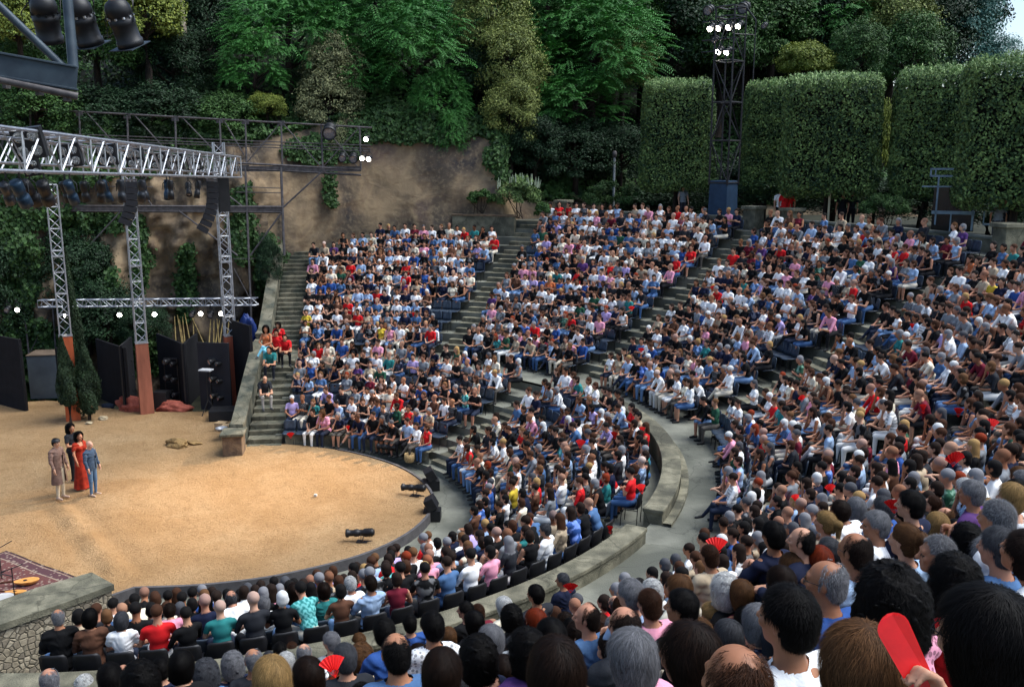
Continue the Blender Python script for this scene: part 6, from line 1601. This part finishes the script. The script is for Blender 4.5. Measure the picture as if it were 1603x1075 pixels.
# the folded programme held at the lower right
c = at(1425, 1030, 2.02); a = at(1388, 962, 2.04); b = at(1478, 1140, 2.0); dv = Vector(b-a); Mx = dv.to_track_quat('Z', 'Y').to_matrix()
p = empty('folded_programme', tuple(c), label='bright red folded programme held up by a hand, lower right', cat='programme')
zd = dv.normalized(); yd = Vector(-FW); yd = (yd-zd*yd.dot(zd)).normalized(); xd = yd.cross(zd); Mx = Matrix((xd, yd, zd)).transposed(); Lp = dv.length; cen = Vector((a+b)/2-c)
for k in range(4):      # four card leaves, each a long rounded blade, slightly fanned
    out = [(-.024, Lp/2), (.024, Lp/2)]+[(.034*math.cos(t)+(.0 if k < 2 else .002), -Lp/2+.03-.03*math.sin(t)) for t in np.linspace(0, PI, 9)]
    y0 = -.007+.0045*k; an = rad(-1.6+1.6*k); n = len(out); V = []
    for yy in (y0, y0+.0022): V += [cen+Mx @ Vector((u*math.cos(an)+(v-Lp/2)*math.sin(an)*.5, yy+.004*abs(u)/.034, v)) for u, v in out]
    MB().add(V, [tuple(range(n)), tuple(range(2*n-1, n-1, -1))]+[(i, n+i, n+(i+1) % n, (i+1) % n) for i in range(n)]).build('card_leaf', M.setdefault('redcard', mat('glossy_red_card', hexc('f0120e'), hexc('d00a08'), 14, .35, spec=.5)), p)
# =================================================================== vegetation
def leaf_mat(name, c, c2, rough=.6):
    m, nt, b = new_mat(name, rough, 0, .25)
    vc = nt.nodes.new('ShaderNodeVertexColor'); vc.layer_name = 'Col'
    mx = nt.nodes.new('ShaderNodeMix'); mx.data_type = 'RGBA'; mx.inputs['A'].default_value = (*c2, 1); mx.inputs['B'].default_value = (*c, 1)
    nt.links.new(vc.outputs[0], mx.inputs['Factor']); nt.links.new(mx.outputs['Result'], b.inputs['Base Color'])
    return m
def leaves_mesh(name, C, N, size, m, droop=.0, aspect=.5, seed=0, cvar=None):
    """C (n,3) leaf positions, N outward normals; each leaf a folded diamond of two triangles pairs"""
    r = np.random.default_rng(seed); n = len(C)
    nn = N+r.normal(size=(n, 3))*.55; nn /= np.linalg.norm(nn, axis=1)[:, None]
    t = r.normal(size=(n, 3)); t[:, 2] -= droop; t -= nn*(t*nn).sum(1)[:, None]; t /= np.linalg.norm(t, axis=1)[:, None]
    s = np.cross(nn, t); L_ = size*r.uniform(.6, 1.3, n)[:, None]; W_ = L_*aspect
    V = np.stack([C-t*L_*.5, C+s*W_*.5+nn*L_*.08, C+t*L_*.5, C-s*W_*.5+nn*L_*.08], 1).reshape(-1, 3)
    Q = np.arange(4*n).reshape(n, 4)
    cv = np.clip((cvar if cvar is not None else .5)+r.normal(size=n)*.2, 0, 1); col = np.repeat(cv[:, None]*np.ones((n, 3)), 4, 0)
    me = np_mesh(name, V, Q, col=col); me.materials.append(m); return me
def clump_points(r, n, nclump, shape, csize, seed, hollow=.25):
    """clumps spread over an uneven ellipsoid of half sizes shape"""
    d = r.normal(size=(nclump, 3)); d /= np.linalg.norm(d, axis=1)[:, None]; d[:, 2] = np.where(d[:, 2] < -.55, -d[:, 2], d[:, 2])
    rad_ = (1-r.random(nclump)*hollow)*(1+.22*fbm(d, 1.6, 3, seed)); cc = d*rad_[:, None]*np.array(shape)*.86
    cs = csize*r.uniform(.6, 1.35, nclump); k = r.integers(0, nclump, n)
    e = r.normal(size=(n, 3)); e /= np.linalg.norm(e, axis=1)[:, None]; e[:, 2] = np.where(e[:, 2] < -.3, -e[:, 2], e[:, 2]); rr = r.random(n)**.4
    P = cc[k]+e*(cs[k]*rr)[:, None]*[1, 1, .95]
    N = e*.8+d[k]*.5+[0, 0, .35]; N /= np.linalg.norm(N, axis=1)[:, None]
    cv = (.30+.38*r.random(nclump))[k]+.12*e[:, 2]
    return P, N, cv
def frond_points(r, n, nclump, shape, csize, seed):
    """pinnate leaves: drooping rachis with pairs of leaflets"""
    P0, N0, cv0 = clump_points(r, n, nclump, shape, csize, seed, .2)
    d = N0.copy(); d[:, 2] = d[:, 2]*.35; d += r.normal(size=d.shape)*.25; d /= np.linalg.norm(d, axis=1)[:, None]; ln = r.uniform(.45, .85, n)
    C, T, S, cv = [], [], [], []
    up = np.array([0, 0, 1.0])
    for k in range(1, 9):
        t = k/8; p = P0+d*(ln*t)[:, None]; p[:, 2] -= ln*t*t*.42; tg = d.copy(); tg[:, 2] -= .84*t; tg /= np.linalg.norm(tg, axis=1)[:, None]
        s = np.cross(tg, up); s /= np.linalg.norm(s, axis=1)[:, None]+1e-9
        for sg in (-1, 1):
            dr = s*sg+tg*.45; dr[:, 2] -= .25; dr /= np.linalg.norm(dr, axis=1)[:, None]
            C.append(p); T.append(dr); S.append(tg); cv.append(cv0+.05)
    return np.concatenate(C), np.concatenate(T), np.concatenate(S), np.concatenate(cv)
def frond_mesh(name, n, nclump, shape, csize, m, seed, lsize=.17):
    r = np.random.default_rng(seed); C, T, S, cv = frond_points(r, n, nclump, shape, csize, seed); k = len(C)
    L_ = lsize*r.uniform(.8, 1.15, k)[:, None]; w_ = L_*.30
    V = np.stack([C, C+T*L_*.5+S*w_*.5, C+T*L_, C+T*L_*.5-S*w_*.5], 1).reshape(-1, 3); V[2::4, 2] -= .02
    col = np.repeat(np.clip(cv+r.normal(size=k)*.08, 0, 1)[:, None]*np.ones((k, 3)), 4, 0)
    me = np_mesh(name, V, np.arange(4*k).reshape(k, 4), col=col); me.materials.append(m); return me
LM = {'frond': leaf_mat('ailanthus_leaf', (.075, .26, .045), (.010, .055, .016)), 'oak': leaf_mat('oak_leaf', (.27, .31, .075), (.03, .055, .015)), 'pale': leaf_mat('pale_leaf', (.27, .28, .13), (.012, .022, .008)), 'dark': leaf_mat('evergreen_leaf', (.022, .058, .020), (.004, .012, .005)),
      'mid': leaf_mat('mid_green_leaf', (.075, .16, .034), (.007, .030, .009)), 'blue': leaf_mat('hazed_blue_green_needle', (.11, .24, .20), (.035, .10, .085)), 'yellow': leaf_mat('yellow_leaf', (.27, .31, .05), (.04, .08, .015)), 'hedge': leaf_mat('clipped_leaf', (.19, .29, .085), (.010, .034, .012)), 'hedge_lit_rim': leaf_mat('clipped_lit_rim_leaf', (.38, .50, .20), (.14, .24, .09)),  # conifer needles paled for corner haze; clipped-tree rim leaves carry sunlight in colour
      'cyp': leaf_mat('conifer_leaf', (.035, .065, .025), (.008, .018, .008)), 'ivy': leaf_mat('ivy_leaf', (.06, .13, .03), (.015, .035, .012))}
M['bark'] = mat('bark', hexc('3a3028'), hexc('1c1713'), 5, .95, bump=.6, stretch=(1, 1, .25))
CR = {}
def crown(kind, seed=0):
    if (kind, seed) in CR: return CR[(kind, seed)]
    r = np.random.default_rng(100+seed)
    if kind == 'frond': me = frond_mesh('crown_frond%d' % seed, 1500, 60, (1, 1, .85) and (3, 3, 2.6), .85, LM['frond'], seed)
    else:
        shp = {'oak': (2.6, 2.6, 3.1), 'pale': (2.5, 2.5, 2.7), 'dark': (3, 3, 3.3), 'mid': (2.8, 2.8, 2.9), 'blue': (2.6, 2.6, 3.6), 'yellow': (2.4, 2.4, 2.3)}[kind]
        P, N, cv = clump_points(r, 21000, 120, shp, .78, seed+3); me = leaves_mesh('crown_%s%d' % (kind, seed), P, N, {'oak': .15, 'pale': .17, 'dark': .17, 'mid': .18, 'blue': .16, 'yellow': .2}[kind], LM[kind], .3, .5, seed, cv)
    CR[(kind, seed)] = me; return me
TRK = {}
def trunk_mesh(seed):
    if seed in TRK: return TRK[seed]
    r = random.Random(seed); mb = MB()
    mb.path([(0, 0, -5.0), (.05, .05, -3), (.15*r.uniform(-1, 1), .1, -1.2), (.2*r.uniform(-1, 1), 0, .4), (0, 0, 1.6)], [.26, .22, .18, .13, .05], 8)
    for k in range(7):
        a_ = r.uniform(0, 6.28); z = r.uniform(-1.6, .6); l = r.uniform(1.2, 2.2); mb.path([(0, 0, z), (math.cos(a_)*l*.5, math.sin(a_)*l*.5, z+.6), (math.cos(a_)*l, math.sin(a_)*l, z+1.0+r.random()*.6)], [.09, .06, .02], 6)
    TRK[seed] = mb.mesh('trunk', [M['bark']]); return TRK[seed]
def tree(px, py, rpx, D, kind, label, seed=0, group=None, sx=1.0, sz=1.0, rot=None):
    c = at(px, py, D); R0 = rpx*D/FPX; s = R0/3.0*1.22
    p = empty({'frond': 'ailanthus_tree', 'oak': 'oak_tree', 'pale': 'shrub_tree', 'dark': 'evergreen_tree', 'mid': 'broadleaf_tree', 'blue': 'conifer_tree', 'yellow': 'yellow_green_tree'}[kind], tuple(c), R_.uniform(0, 6.28) if rot is None else rot, label=label, cat='tree', group=group)
    p.scale = (s*sx, s*sx, s*sz)
    o = bpy.data.objects.new('crown', crown(kind, seed)); COL.objects.link(o); o.parent = p
    o = bpy.data.objects.new('trunk', trunk_mesh(seed % 4)); COL.objects.link(o); o.parent = p
TREES = [
 (455, 70, 80, 49, 'frond', 'bright green feathery tree above the scaffold, left of centre', 0, 1, 1), (400, 110, 45, 47, 'frond', 'small feathery green tree just left of the biggest feathery one', 1, 1, 1), (418, 170, 30, 46.5, 'yellow', 'small sprig of yellow-tipped leaves right above the scaffold rail', 0, 1, .8),
 (590, 50, 90, 51, 'frond', 'broad feathery green tree at the top centre left', 2, 1.1, 1), (655, 95, 85, 49.5, 'frond', 'dense feathery green tree hanging over the cliff edge', 3, 1, 1), (560, 120, 60, 49, 'frond', 'feathery green tree between the pale shrub and the cliff tree', 1, 1, .9), (690, 165, 42, 48.2, 'frond', 'feathery branch hanging down the cliff face', 0, .9, 1.2), (708, 215, 26, 47.6, 'frond', 'lowest tip of green foliage hanging on the smooth cliff', 2, .8, 1.5),
 (520, 120, 50, 48, 'pale', 'pale speckled leafy shrub above the end of the scaffold', 0, 1, 1.1), (515, 170, 52, 47.5, 'pale', 'lower pale speckled shrub behind the scaffold end', 1, 1, 1), (530, 235, 30, 47.2, 'pale', 'dark speckled plant hanging behind the scaffold lamps', 2, .9, 1.3),
 (770, 40, 62, 49.5, 'oak', 'yellow-green oak, top of the pair right of the cliff', 0, 1, 1.2), (795, 110, 58, 48.8, 'oak', 'yellow-green oak hanging over the right end of the cliff', 1, 1, 1.1), (800, 185, 46, 48.2, 'oak', 'lowest yellow-green oak foliage at the cliff right end', 2, 1, 1.1), (745, 120, 40, 49.4, 'dark', 'dark gap-filling evergreen between the feathery tree and the oak', 1, 1, 1),
 (860, 50, 80, 54, 'frond', 'feathery green tree right of the yellow-green oak', 2, 1.1, 1), (930, 95, 85, 52, 'frond', 'large feathery green tree left of the first clipped tree', 3, 1.1, 1), (900, 170, 60, 51, 'frond', 'lower boughs of feathery tree above the low dark hedge', 0, 1.2, .8), (960, 30, 70, 55, 'mid', 'mid green tree at the top, left of the clipped trees', 0, 1, 1), (975, 110, 50, 53, 'oak', 'olive bushy tree just left of the first clipped tree', 3, 1, 1),
 (1050, 50, 85, 57, 'dark', 'dark evergreen above the first clipped tree', 0, 1, 1), (1130, 70, 70, 56, 'mid', 'mid green tree behind the lighting tower', 1, 1, 1), (1205, 60, 75, 57, 'mid', 'broad mid green tree right of the lighting tower top', 2, 1, 1), (1260, 100, 45, 50, 'yellow', 'light green bush peeking above the second clipped tree', 1, 1, .7), (1290, 30, 90, 60, 'frond', 'tall feathery green tree above the third clipped tree', 1, 1.1, 1), (1340, 90, 42, 50, 'mid', 'small light green tree between third and fourth clipped trees', 3, 1, 1.1), (1400, 50, 60, 56, 'oak', 'leafy yellowish tree right of the tall feathery one', 2, 1, 1.2), (1375, 230, 34, 41.5, 'yellow', 'sunlit yellow-green foliage glimpsed between clipped trees', 2, .8, 2.2), (1430, 100, 60, 54, 'mid', 'mid green tree above the fourth clipped tree', 1, 1, 1),
 (1490, 60, 75, 62, 'blue', 'hazy blue-green conifer near the top right', 0, 1, 1.1), (1555, 125, 44, 60, 'blue', 'lower blue-green conifer in the hazy right corner', 1, 1, 1), (1460, 10, 60, 66, 'blue', 'tall hazy conifer left of the bright corner', 1, 1, 1),  # bluish conifers; the haze over them is put into the needle colour
 (25, 40, 55, 41, 'yellow', 'yellow-green tree behind the top left spotlights', 0, 1, 1), (20, 130, 60, 43, 'mid', 'green tree behind the light bridge beam', 0, 1, 1), (225, 30, 62, 45, 'yellow', 'yellow-orange tree right of the spotlights', 1, 1, 1), (150, 70, 70, 46, 'mid', 'green leafy tree behind the middle spotlight', 2, 1, 1), (60, 180, 60, 43, 'mid', 'leafy green bush above the left end of the scaffold', 3, 1.1, .8),
 (320, 40, 75, 51, 'dark', 'dark evergreen right of the tall bare trunk', 2, 1, 1), (270, 110, 60, 48, 'dark', 'dark ivy-clad tree left of centre above the scaffold', 3, 1, 1), (350, 190, 50, 46, 'mid', 'green bush directly above the scaffold rail', 1, 1.2, .7), (240, 190, 60, 45.5, 'dark', 'dark bush above the scaffold behind the silver truss', 0, 1.3, .7), (140, 195, 60, 45, 'dark', 'dark bush above the left part of the scaffold', 1, 1.3, .7),
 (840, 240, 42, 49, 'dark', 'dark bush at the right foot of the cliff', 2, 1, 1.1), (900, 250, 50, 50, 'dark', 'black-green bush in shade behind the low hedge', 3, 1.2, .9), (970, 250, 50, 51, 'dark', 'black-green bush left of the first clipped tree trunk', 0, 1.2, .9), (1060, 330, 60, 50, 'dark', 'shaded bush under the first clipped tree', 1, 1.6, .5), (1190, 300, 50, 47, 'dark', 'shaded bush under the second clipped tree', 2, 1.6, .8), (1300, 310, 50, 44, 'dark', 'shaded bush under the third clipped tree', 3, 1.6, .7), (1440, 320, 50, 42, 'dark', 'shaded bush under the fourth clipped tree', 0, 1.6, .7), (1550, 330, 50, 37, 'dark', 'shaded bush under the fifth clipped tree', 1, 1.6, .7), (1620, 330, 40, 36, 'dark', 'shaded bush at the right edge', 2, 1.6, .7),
 (130, 440, 58, 43, 'dark', 'green bush growing on the rock behind the left tower', 1, 1, 1), (165, 500, 50, 42.5, 'dark', 'dark bush behind the stage right of the left tower', 2, 1.2, 1), (228, 520, 34, 42, 'dark', 'dark bush behind the middle tower', 3, 1, 1), (30, 470, 60, 43.5, 'dark', 'dark creeper on the rock at the left edge', 0, 1, 1.4), (420, 420, 24, 43, 'dark', 'dark bush behind the side wall', 1, .8, 1.6)]
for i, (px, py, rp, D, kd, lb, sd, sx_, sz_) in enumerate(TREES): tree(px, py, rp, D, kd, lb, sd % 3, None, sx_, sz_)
r = random.Random(5)
for row, (D, y0, n) in enumerate(((60, 60, 19), (68, 20, 19), (78, -20, 17), (90, -60, 15))):
    for i in range(n):
        px = -60+i*1700/n+r.uniform(-20, 20)
        if px > 1490: continue
        tree(px, y0+r.uniform(-25, 25), 80, D, r.choice(['dark', 'dark', 'mid']), 'dark tree massed on the shaded hillside, %s, %s' % (['nearest rank', 'second rank', 'third rank', 'farthest rank'][row], 'above the scaffold' if px < 400 else 'above the cliff' if px < 830 else 'above the middle seats' if px < 1150 else 'above the clipped trees'), r.randrange(3), 'trees massed on the hillside')
# tall bare trunk
p = empty('pine_tree', tuple(at(288, 66, 47)), label='tall bare tree trunk rising at the top left of centre', cat='tree'); MB().path([(0, 0, -1.5), (.05, 0, 0), (-.1, 0, 2.5), (-.2, 0, 6)], [.20, .17, .14, .10], 10).build('trunk', mat('grey_bark', hexc('8a8172'), hexc('5d5549'), 6, .95, bump=.5), p)
o = bpy.data.objects.new('crown', crown('dark', 0)); COL.objects.link(o); o.parent = p; o.location = (-.2, 0, 7.5)
# ivy and ground cover over the slope and the cliff edge
rr = np.random.default_rng(9); iu = rr.integers(0, nx-1, 110000); k = (U[iu] < 1700); iu = iu[k]
jj = rr.integers(0, rows-1, len(iu))*rr.random(len(iu)); jj = jj.astype(int); f1 = rr.random(len(iu)); f2 = rr.random(len(iu))
P_ = Vh[iu, jj]*(1-f1)[:, None]+Vh[iu+1, jj]*f1[:, None]; P2_ = Vh[iu, jj+1]*(1-f1)[:, None]+Vh[iu+1, jj+1]*f1[:, None]; P_ = P_*(1-f2)[:, None]+P2_*f2[:, None]
N_ = np.c_[nr[iu]*.7, np.full(len(iu), .7)]; P_ = P_+N_*rr.random((len(iu), 1))*.5
tag(link_mesh('ivy', leaves_mesh('ivy', P_, N_, .24, LM['ivy'], .6, .8, 4, .5+.35*fbm(P_, .4, 3, 8))), 'dark green ivy and undergrowth covering the hillside', 'ivy', kind='stuff')
# ivy hanging on rocks: patches
spots = [(100, 345, 90, 22), (60, 560, 70, 60), (340, 560, 60, 22), (290, 450, 16, 60), (380, 350, 20, 60), (220, 400, 14, 60), (140, 250, 120, 30), (250, 245, 120, 26), (60, 260, 90, 40), (500, 235, 60, 22), (600, 205, 80, 20), (700, 205, 60, 18), (130, 430, 50, 50), (160, 500, 60, 40), (30, 400, 40, 90), (517, 280, 7, 40), (420, 420, 20, 60), (800, 250, 40, 30), (220, 550, 40, 40)]
PP = []; 
cpts = P.reshape(nx, nz, 3); pj = proj(P)
for (cx, cy, ax_, ay_) in spots:
    sel = np.where((np.abs(pj[:, 0]-cx) < ax_*1.2) & (np.abs(pj[:, 1]-cy) < ay_*1.2) & (((pj[:, 0]-cx)/ax_)**2+((pj[:, 1]-cy)/ay_)**2 < 1+.5*fbm(P, .8, 2, 3)))[0]
    if len(sel) == 0: continue
    kk = rr.choice(sel, int(ax_*ay_*1.6)); q = P[kk]+rr.normal(size=(len(kk), 3))*[.12, .12, .08]; q[:, :2] += nr[kk//nz]*rr.random((len(kk), 1))*.35; PP.append(np.c_[q, nr[kk//nz]])
PP = np.concatenate(PP); tag(link_mesh('hanging_ivy', leaves_mesh('hanging_ivy', PP[:, :3], np.c_[PP[:, 3:], np.full(len(PP), .4)], .20, LM['ivy'], .8, .8, 6)), 'ivy hanging in curtains over the rock face', 'ivy', kind='stuff')

# clipped trees
def clipped(x0, x1, ytop_, ybot, rr0, label, seed, depth=1.0):
    cx = (x0+x1)/2; q = onr(cx, rr0, 10); D = proj(q)[2]; zt_ = at(cx, ytop_, D)[2]; zb_ = at(cx, ybot, D)[2]; w_ = (x1-x0)*D/FPX*.93; h = zt_-zb_; dp = max(1.6, w_*.6)*depth
    r = np.random.default_rng(seed); n = 26000
    # rounded box surface sampling (local: x width, y depth, z height)
    hx, hy, hz = w_/2, dp/2, h/2; rc = .55
    ar = np.array([4*hy*hz, 4*hy*hz, 4*hx*hz, 4*hx*hz, 4*hx*hy, 2*hx*hy]); f = r.choice(6, n, p=ar/ar.sum()); u = r.uniform(-1, 1, (n, 3)); 
    u[f == 0, 0] = 1; u[f == 1, 0] = -1; u[f == 2, 1] = 1; u[f == 3, 1] = -1; u[f == 4, 2] = 1; u[f == 5, 2] = -1
    P = u*[hx, hy, hz]; inner = np.clip(P, [-hx+rc, -hy+rc, -hz+rc*.8], [hx-rc, hy-rc, hz-rc*.6]); dv = P-inner; ln = np.linalg.norm(dv, axis=1)[:, None]+1e-6; N = dv/ln; P = inner+N*rc
    bul = 1+.10*fbm(P, .55, 3, seed)+.04*fbm(P, 2.0, 2, seed+1); P = inner+N*rc*bul[:, None]*1.0+N*(.10*fbm(P, .7, 3, seed+2))[:, None]
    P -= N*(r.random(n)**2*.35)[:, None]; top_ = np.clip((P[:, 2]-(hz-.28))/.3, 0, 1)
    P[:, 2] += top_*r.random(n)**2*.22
    p = empty('clipped_tree', (q[0], q[1], (zt_+zb_)/2), math.atan2((CAM-q)[1], (CAM-q)[0])+PI/2, label=label, cat='clipped tree')
    cv = .40+.30*fbm(P, 1.4, 3, seed+5)+.2*r.normal(size=n)
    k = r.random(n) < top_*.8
    o = link_mesh('crown', leaves_mesh('clipped_crown', P[~k], N[~k], .13, LM['hedge'], .3, .55, seed, cv[~k]), p)
    o = link_mesh('lit_rim_shoots', leaves_mesh('clipped_lit_rim_shoots', P[k], N[k]*.3+[0, 0, .1], .15, LM['hedge_lit_rim'], -1.2, .3, seed), p)  # paler upright top leaves: bright sunlit rim put into the leaf colour
    # dense core of dark twigs so no light leaks through
    mb = MB(); mb.box((0, 0, 0), (w_-.9, dp-.9, h-.9)); mb.build('twig_core', M['hill'], p)
    mb = MB(); gz_ = TOPZ-(zt_+zb_)/2; mb.path([(0, 0, gz_), (.05, 0, gz_*.5), (0, 0, 0)], [.16, .14, .12], 8); mb.build('trunk', M['bark'], p)
    return p
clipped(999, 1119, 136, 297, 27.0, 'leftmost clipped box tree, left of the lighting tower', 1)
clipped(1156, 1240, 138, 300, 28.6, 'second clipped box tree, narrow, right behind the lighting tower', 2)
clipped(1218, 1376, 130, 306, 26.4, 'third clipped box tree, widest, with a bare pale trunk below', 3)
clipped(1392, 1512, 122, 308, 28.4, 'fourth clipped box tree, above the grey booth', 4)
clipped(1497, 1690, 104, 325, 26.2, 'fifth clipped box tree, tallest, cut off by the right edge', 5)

# slim conifers on the stage
def cypress(px, py, hpx, wpx, label, seed, lean=0.0, trunk_h=.5):
    b = gz(px, py); D = proj(b)[2]; h = hpx*D/FPX; w_ = wpx*D/FPX/2; r = np.random.default_rng(seed); n = 14000
    t = r.random(n)**.8; prof = np.interp(t, [0, .08, .25, .5, .8, 1], [.35, .85, 1, .8, .42, .04]); a_ = r.uniform(0, 2*PI, n)
    lob = 1+.25*np.sin(a_*3+t*9+seed)+.18*fbm(np.c_[np.cos(a_), np.sin(a_), t*4], 1.5, 3, seed)
    rr_ = prof*w_*lob*np.sqrt(r.uniform(.35, 1, n)); P = np.c_[rr_*np.cos(a_)+lean*t*h, rr_*np.sin(a_), trunk_h+t*(h-trunk_h)]; N = np.c_[np.cos(a_), np.sin(a_), np.full(n, .3)]
    p = empty('conifer_tree', tuple(b), label=label, cat='conifer'); link_mesh('crown', leaves_mesh('conifer_crown', P, N, .10, LM['cyp'], -1.0, .35, seed, .5+.3*fbm(P, 2, 2, seed)), p)
    mb = MB(); mb.path([(0, 0, -.1), (.02, 0, trunk_h), (lean*h*.7, 0, h*.8)], [.085, .07, .02], 8); mb.build('trunk', M['bark'], p)
cypress(111, 664, 140, 28, 'shorter slim conifer at the left, standing on a bare leaning trunk', 1, -.02, .75)
cypress(140, 657, 130, 38, 'wider bushy conifer right of the orange post', 2, .0, .25)
cypress(131, 652, 262, 28, 'tallest dark slim conifer beside the left truss tower', 3, -.02, .4)

# flowering shrub at the head of the left stairs, low hedge, lamp post, booth
def shrub(px, py, wpx, hpx, D, kind, label, seed, name='flowering_shrub', n=6000, size=.13, spikes=0):
    c = at(px, py, D); w_ = wpx*D/FPX/2; h = hpx*D/FPX/2; r = np.random.default_rng(seed); P, N, cv = clump_points(r, n, 40, (w_, w_*.7, h), min(w_, h)*.35, seed)
    p = empty(name, tuple(c), label=label, cat='shrub'); link_mesh('foliage', leaves_mesh('shrub_leaves', P, N, size, LM[kind], .2, .4, seed, cv), p)
    mb = MB(); [mb.tube((r.normal()*.15, r.normal()*.1, -h-.3), (r.normal()*w_*.5, r.normal()*w_*.3, h*.2), .02, 5, .008) for _ in range(7)]; mb.build('stems', M['bark'], p)
    if spikes:
        m_ = M.setdefault('spike', mat('grey_flower_spike', hexc('a9b39a'), hexc('76836a'), 20, .9)); mb = MB()
        for _ in range(spikes):
            x, y = r.uniform(-w_, w_)*.9, r.uniform(-w_, w_)*.5; z = h*math.sqrt(max(0, 1-(x/w_)**2))*.7; MB().tube((x, y, z), (x+r.normal()*.03, y, z+r.uniform(.25, .5)), .035, 6, .012).build('flower_spike', m_, p)
shrub(812, 305, 75, 55, 46.5, 'hedge', 'grey-green shrub with pale flower spikes at the head of the left stairs', 1, spikes=34)
shrub(752, 312, 50, 26, 47, 'mid', 'low bright green shrub against the brown retaining wall', 2, 'low_shrub')
shrub(850, 330, 26, 24, 46, 'mid', 'small green plant beside the pillar of the left stairs', 3, 'low_shrub', 2500)
for x, w_, lb in ((955, 110, 'low clipped dark hedge behind the middle block of seats'), (1385, 90, 'low clipped dark hedge between third and fourth clipped trees')):
    q = onr(x, 26.4, TOPZ); D = proj(q)[2]; shrub(x, 308 if x < 1000 else 325, w_, 44, D, 'ivy', lb, int(x), 'low_hedge', 9000, .10)
q = at(961, 290, 49); p = empty('lamp_post', (q[0], q[1], TOPZ), label='thin grey lamp post above the low dark hedge', cat='lamp post'); hz_ = at(961, 247, 49)[2]-TOPZ
MB().tube((0, 0, 0), (0, 0, hz_), .06, 10).build('post', mat('grey_paint', (.35, .37, .38), None, 4, .5), p); MB().lathe([(.07, 0), (.11, .02), (.12, .3), (.05, .36), (0, .37)], None, 12, (0, 0, hz_)).build('lamp_head', M['steel'], p)
MB().tube((0, 0, 0), (0, 0, 2.0), .05, 8).build('pale_post', mat('pale_wood_post', hexc('b7ab8e'), None, 4, .8), label='pale wooden post under the widest clipped tree', cat='post').location = tuple(onr(1295, 25.9, TOPZ))
q = onr(1490, 25.9, TOPZ); D = proj(q)[2]; bo = empty('control_booth', tuple(q), math.atan2((CAM-q)[1], (CAM-q)[0])+PI/2, label='small booth with pale blue metal frame and dark panes under the fourth clipped tree', cat='booth')
mf = mat('pale_blue_frame', hexc('8296a6'), hexc('6c8090'), 4, .5); mp_ = mat('dark_pane', (.006, .007, .010), None, 3, .15, spec=.6); kx = D/FPX
def bx_(x0, y0, x1, y1, m_, nm, th=.05, dy=0): 
    a = at(x0, y0, D)-q; b = at(x1, y1, D)-q; lx = (x0-1490)*kx; rx_ = (x1-1490)*kx
    MB().box(((lx+rx_)/2, dy, (a[2]+b[2])/2), (abs(rx_-lx), th, abs(a[2]-b[2]))).build(nm, m_, bo)
bx_(1458, 292, 1518, 362, mp_, 'dark_glazing', .5, .3)
for x0, y0, x1, y1 in ((1450, 263, 1500, 266), (1450, 274, 1500, 277), (1450, 263, 1452.5, 277), (1457, 264, 1459, 276), (1440, 291, 1496, 293), (1462, 277, 1464.5, 352), (1457, 330, 1518, 335), (1484, 335, 1486, 362), (1514, 320, 1517, 360), (1530, 322, 1532, 350), (1530, 348, 1550, 351)): bx_(x0, y0, x1, y1, mf, 'frame_bar', .06, -.02)
bx_(1558, 325, 1575, 352, mat('tan_board', hexc('8a7a5a'), None, 3, .8), 'tan_board', .05, .1)

# real stage lighting: the lit lamps throw their beams on the sand
def spot(c, tgt, e, ang, colr, size=.3, blend=1.0):
    l = bpy.data.lights.new('stage_beam', 'SPOT'); l.energy = e; l.spot_size = ang; l.spot_blend = blend; l.color = colr; l.shadow_soft_size = size
    o = bpy.data.objects.new('stage_beam', l); COL.objects.link(o); o.location = tuple(c); o.rotation_euler = (Vector(c)-Vector(tgt)).to_track_quat('Z', 'Y').to_euler()
spot(at(1120, 60, DT-1.6), (-1.0, 2.0, 0), 30000, rad(23), (1, .76, .53))
spot(B_+(A_-B_)*.35+np.array([0, 0, -.6]), (-.5, 1.2, 0), 900, rad(60), (1, .72, .45))
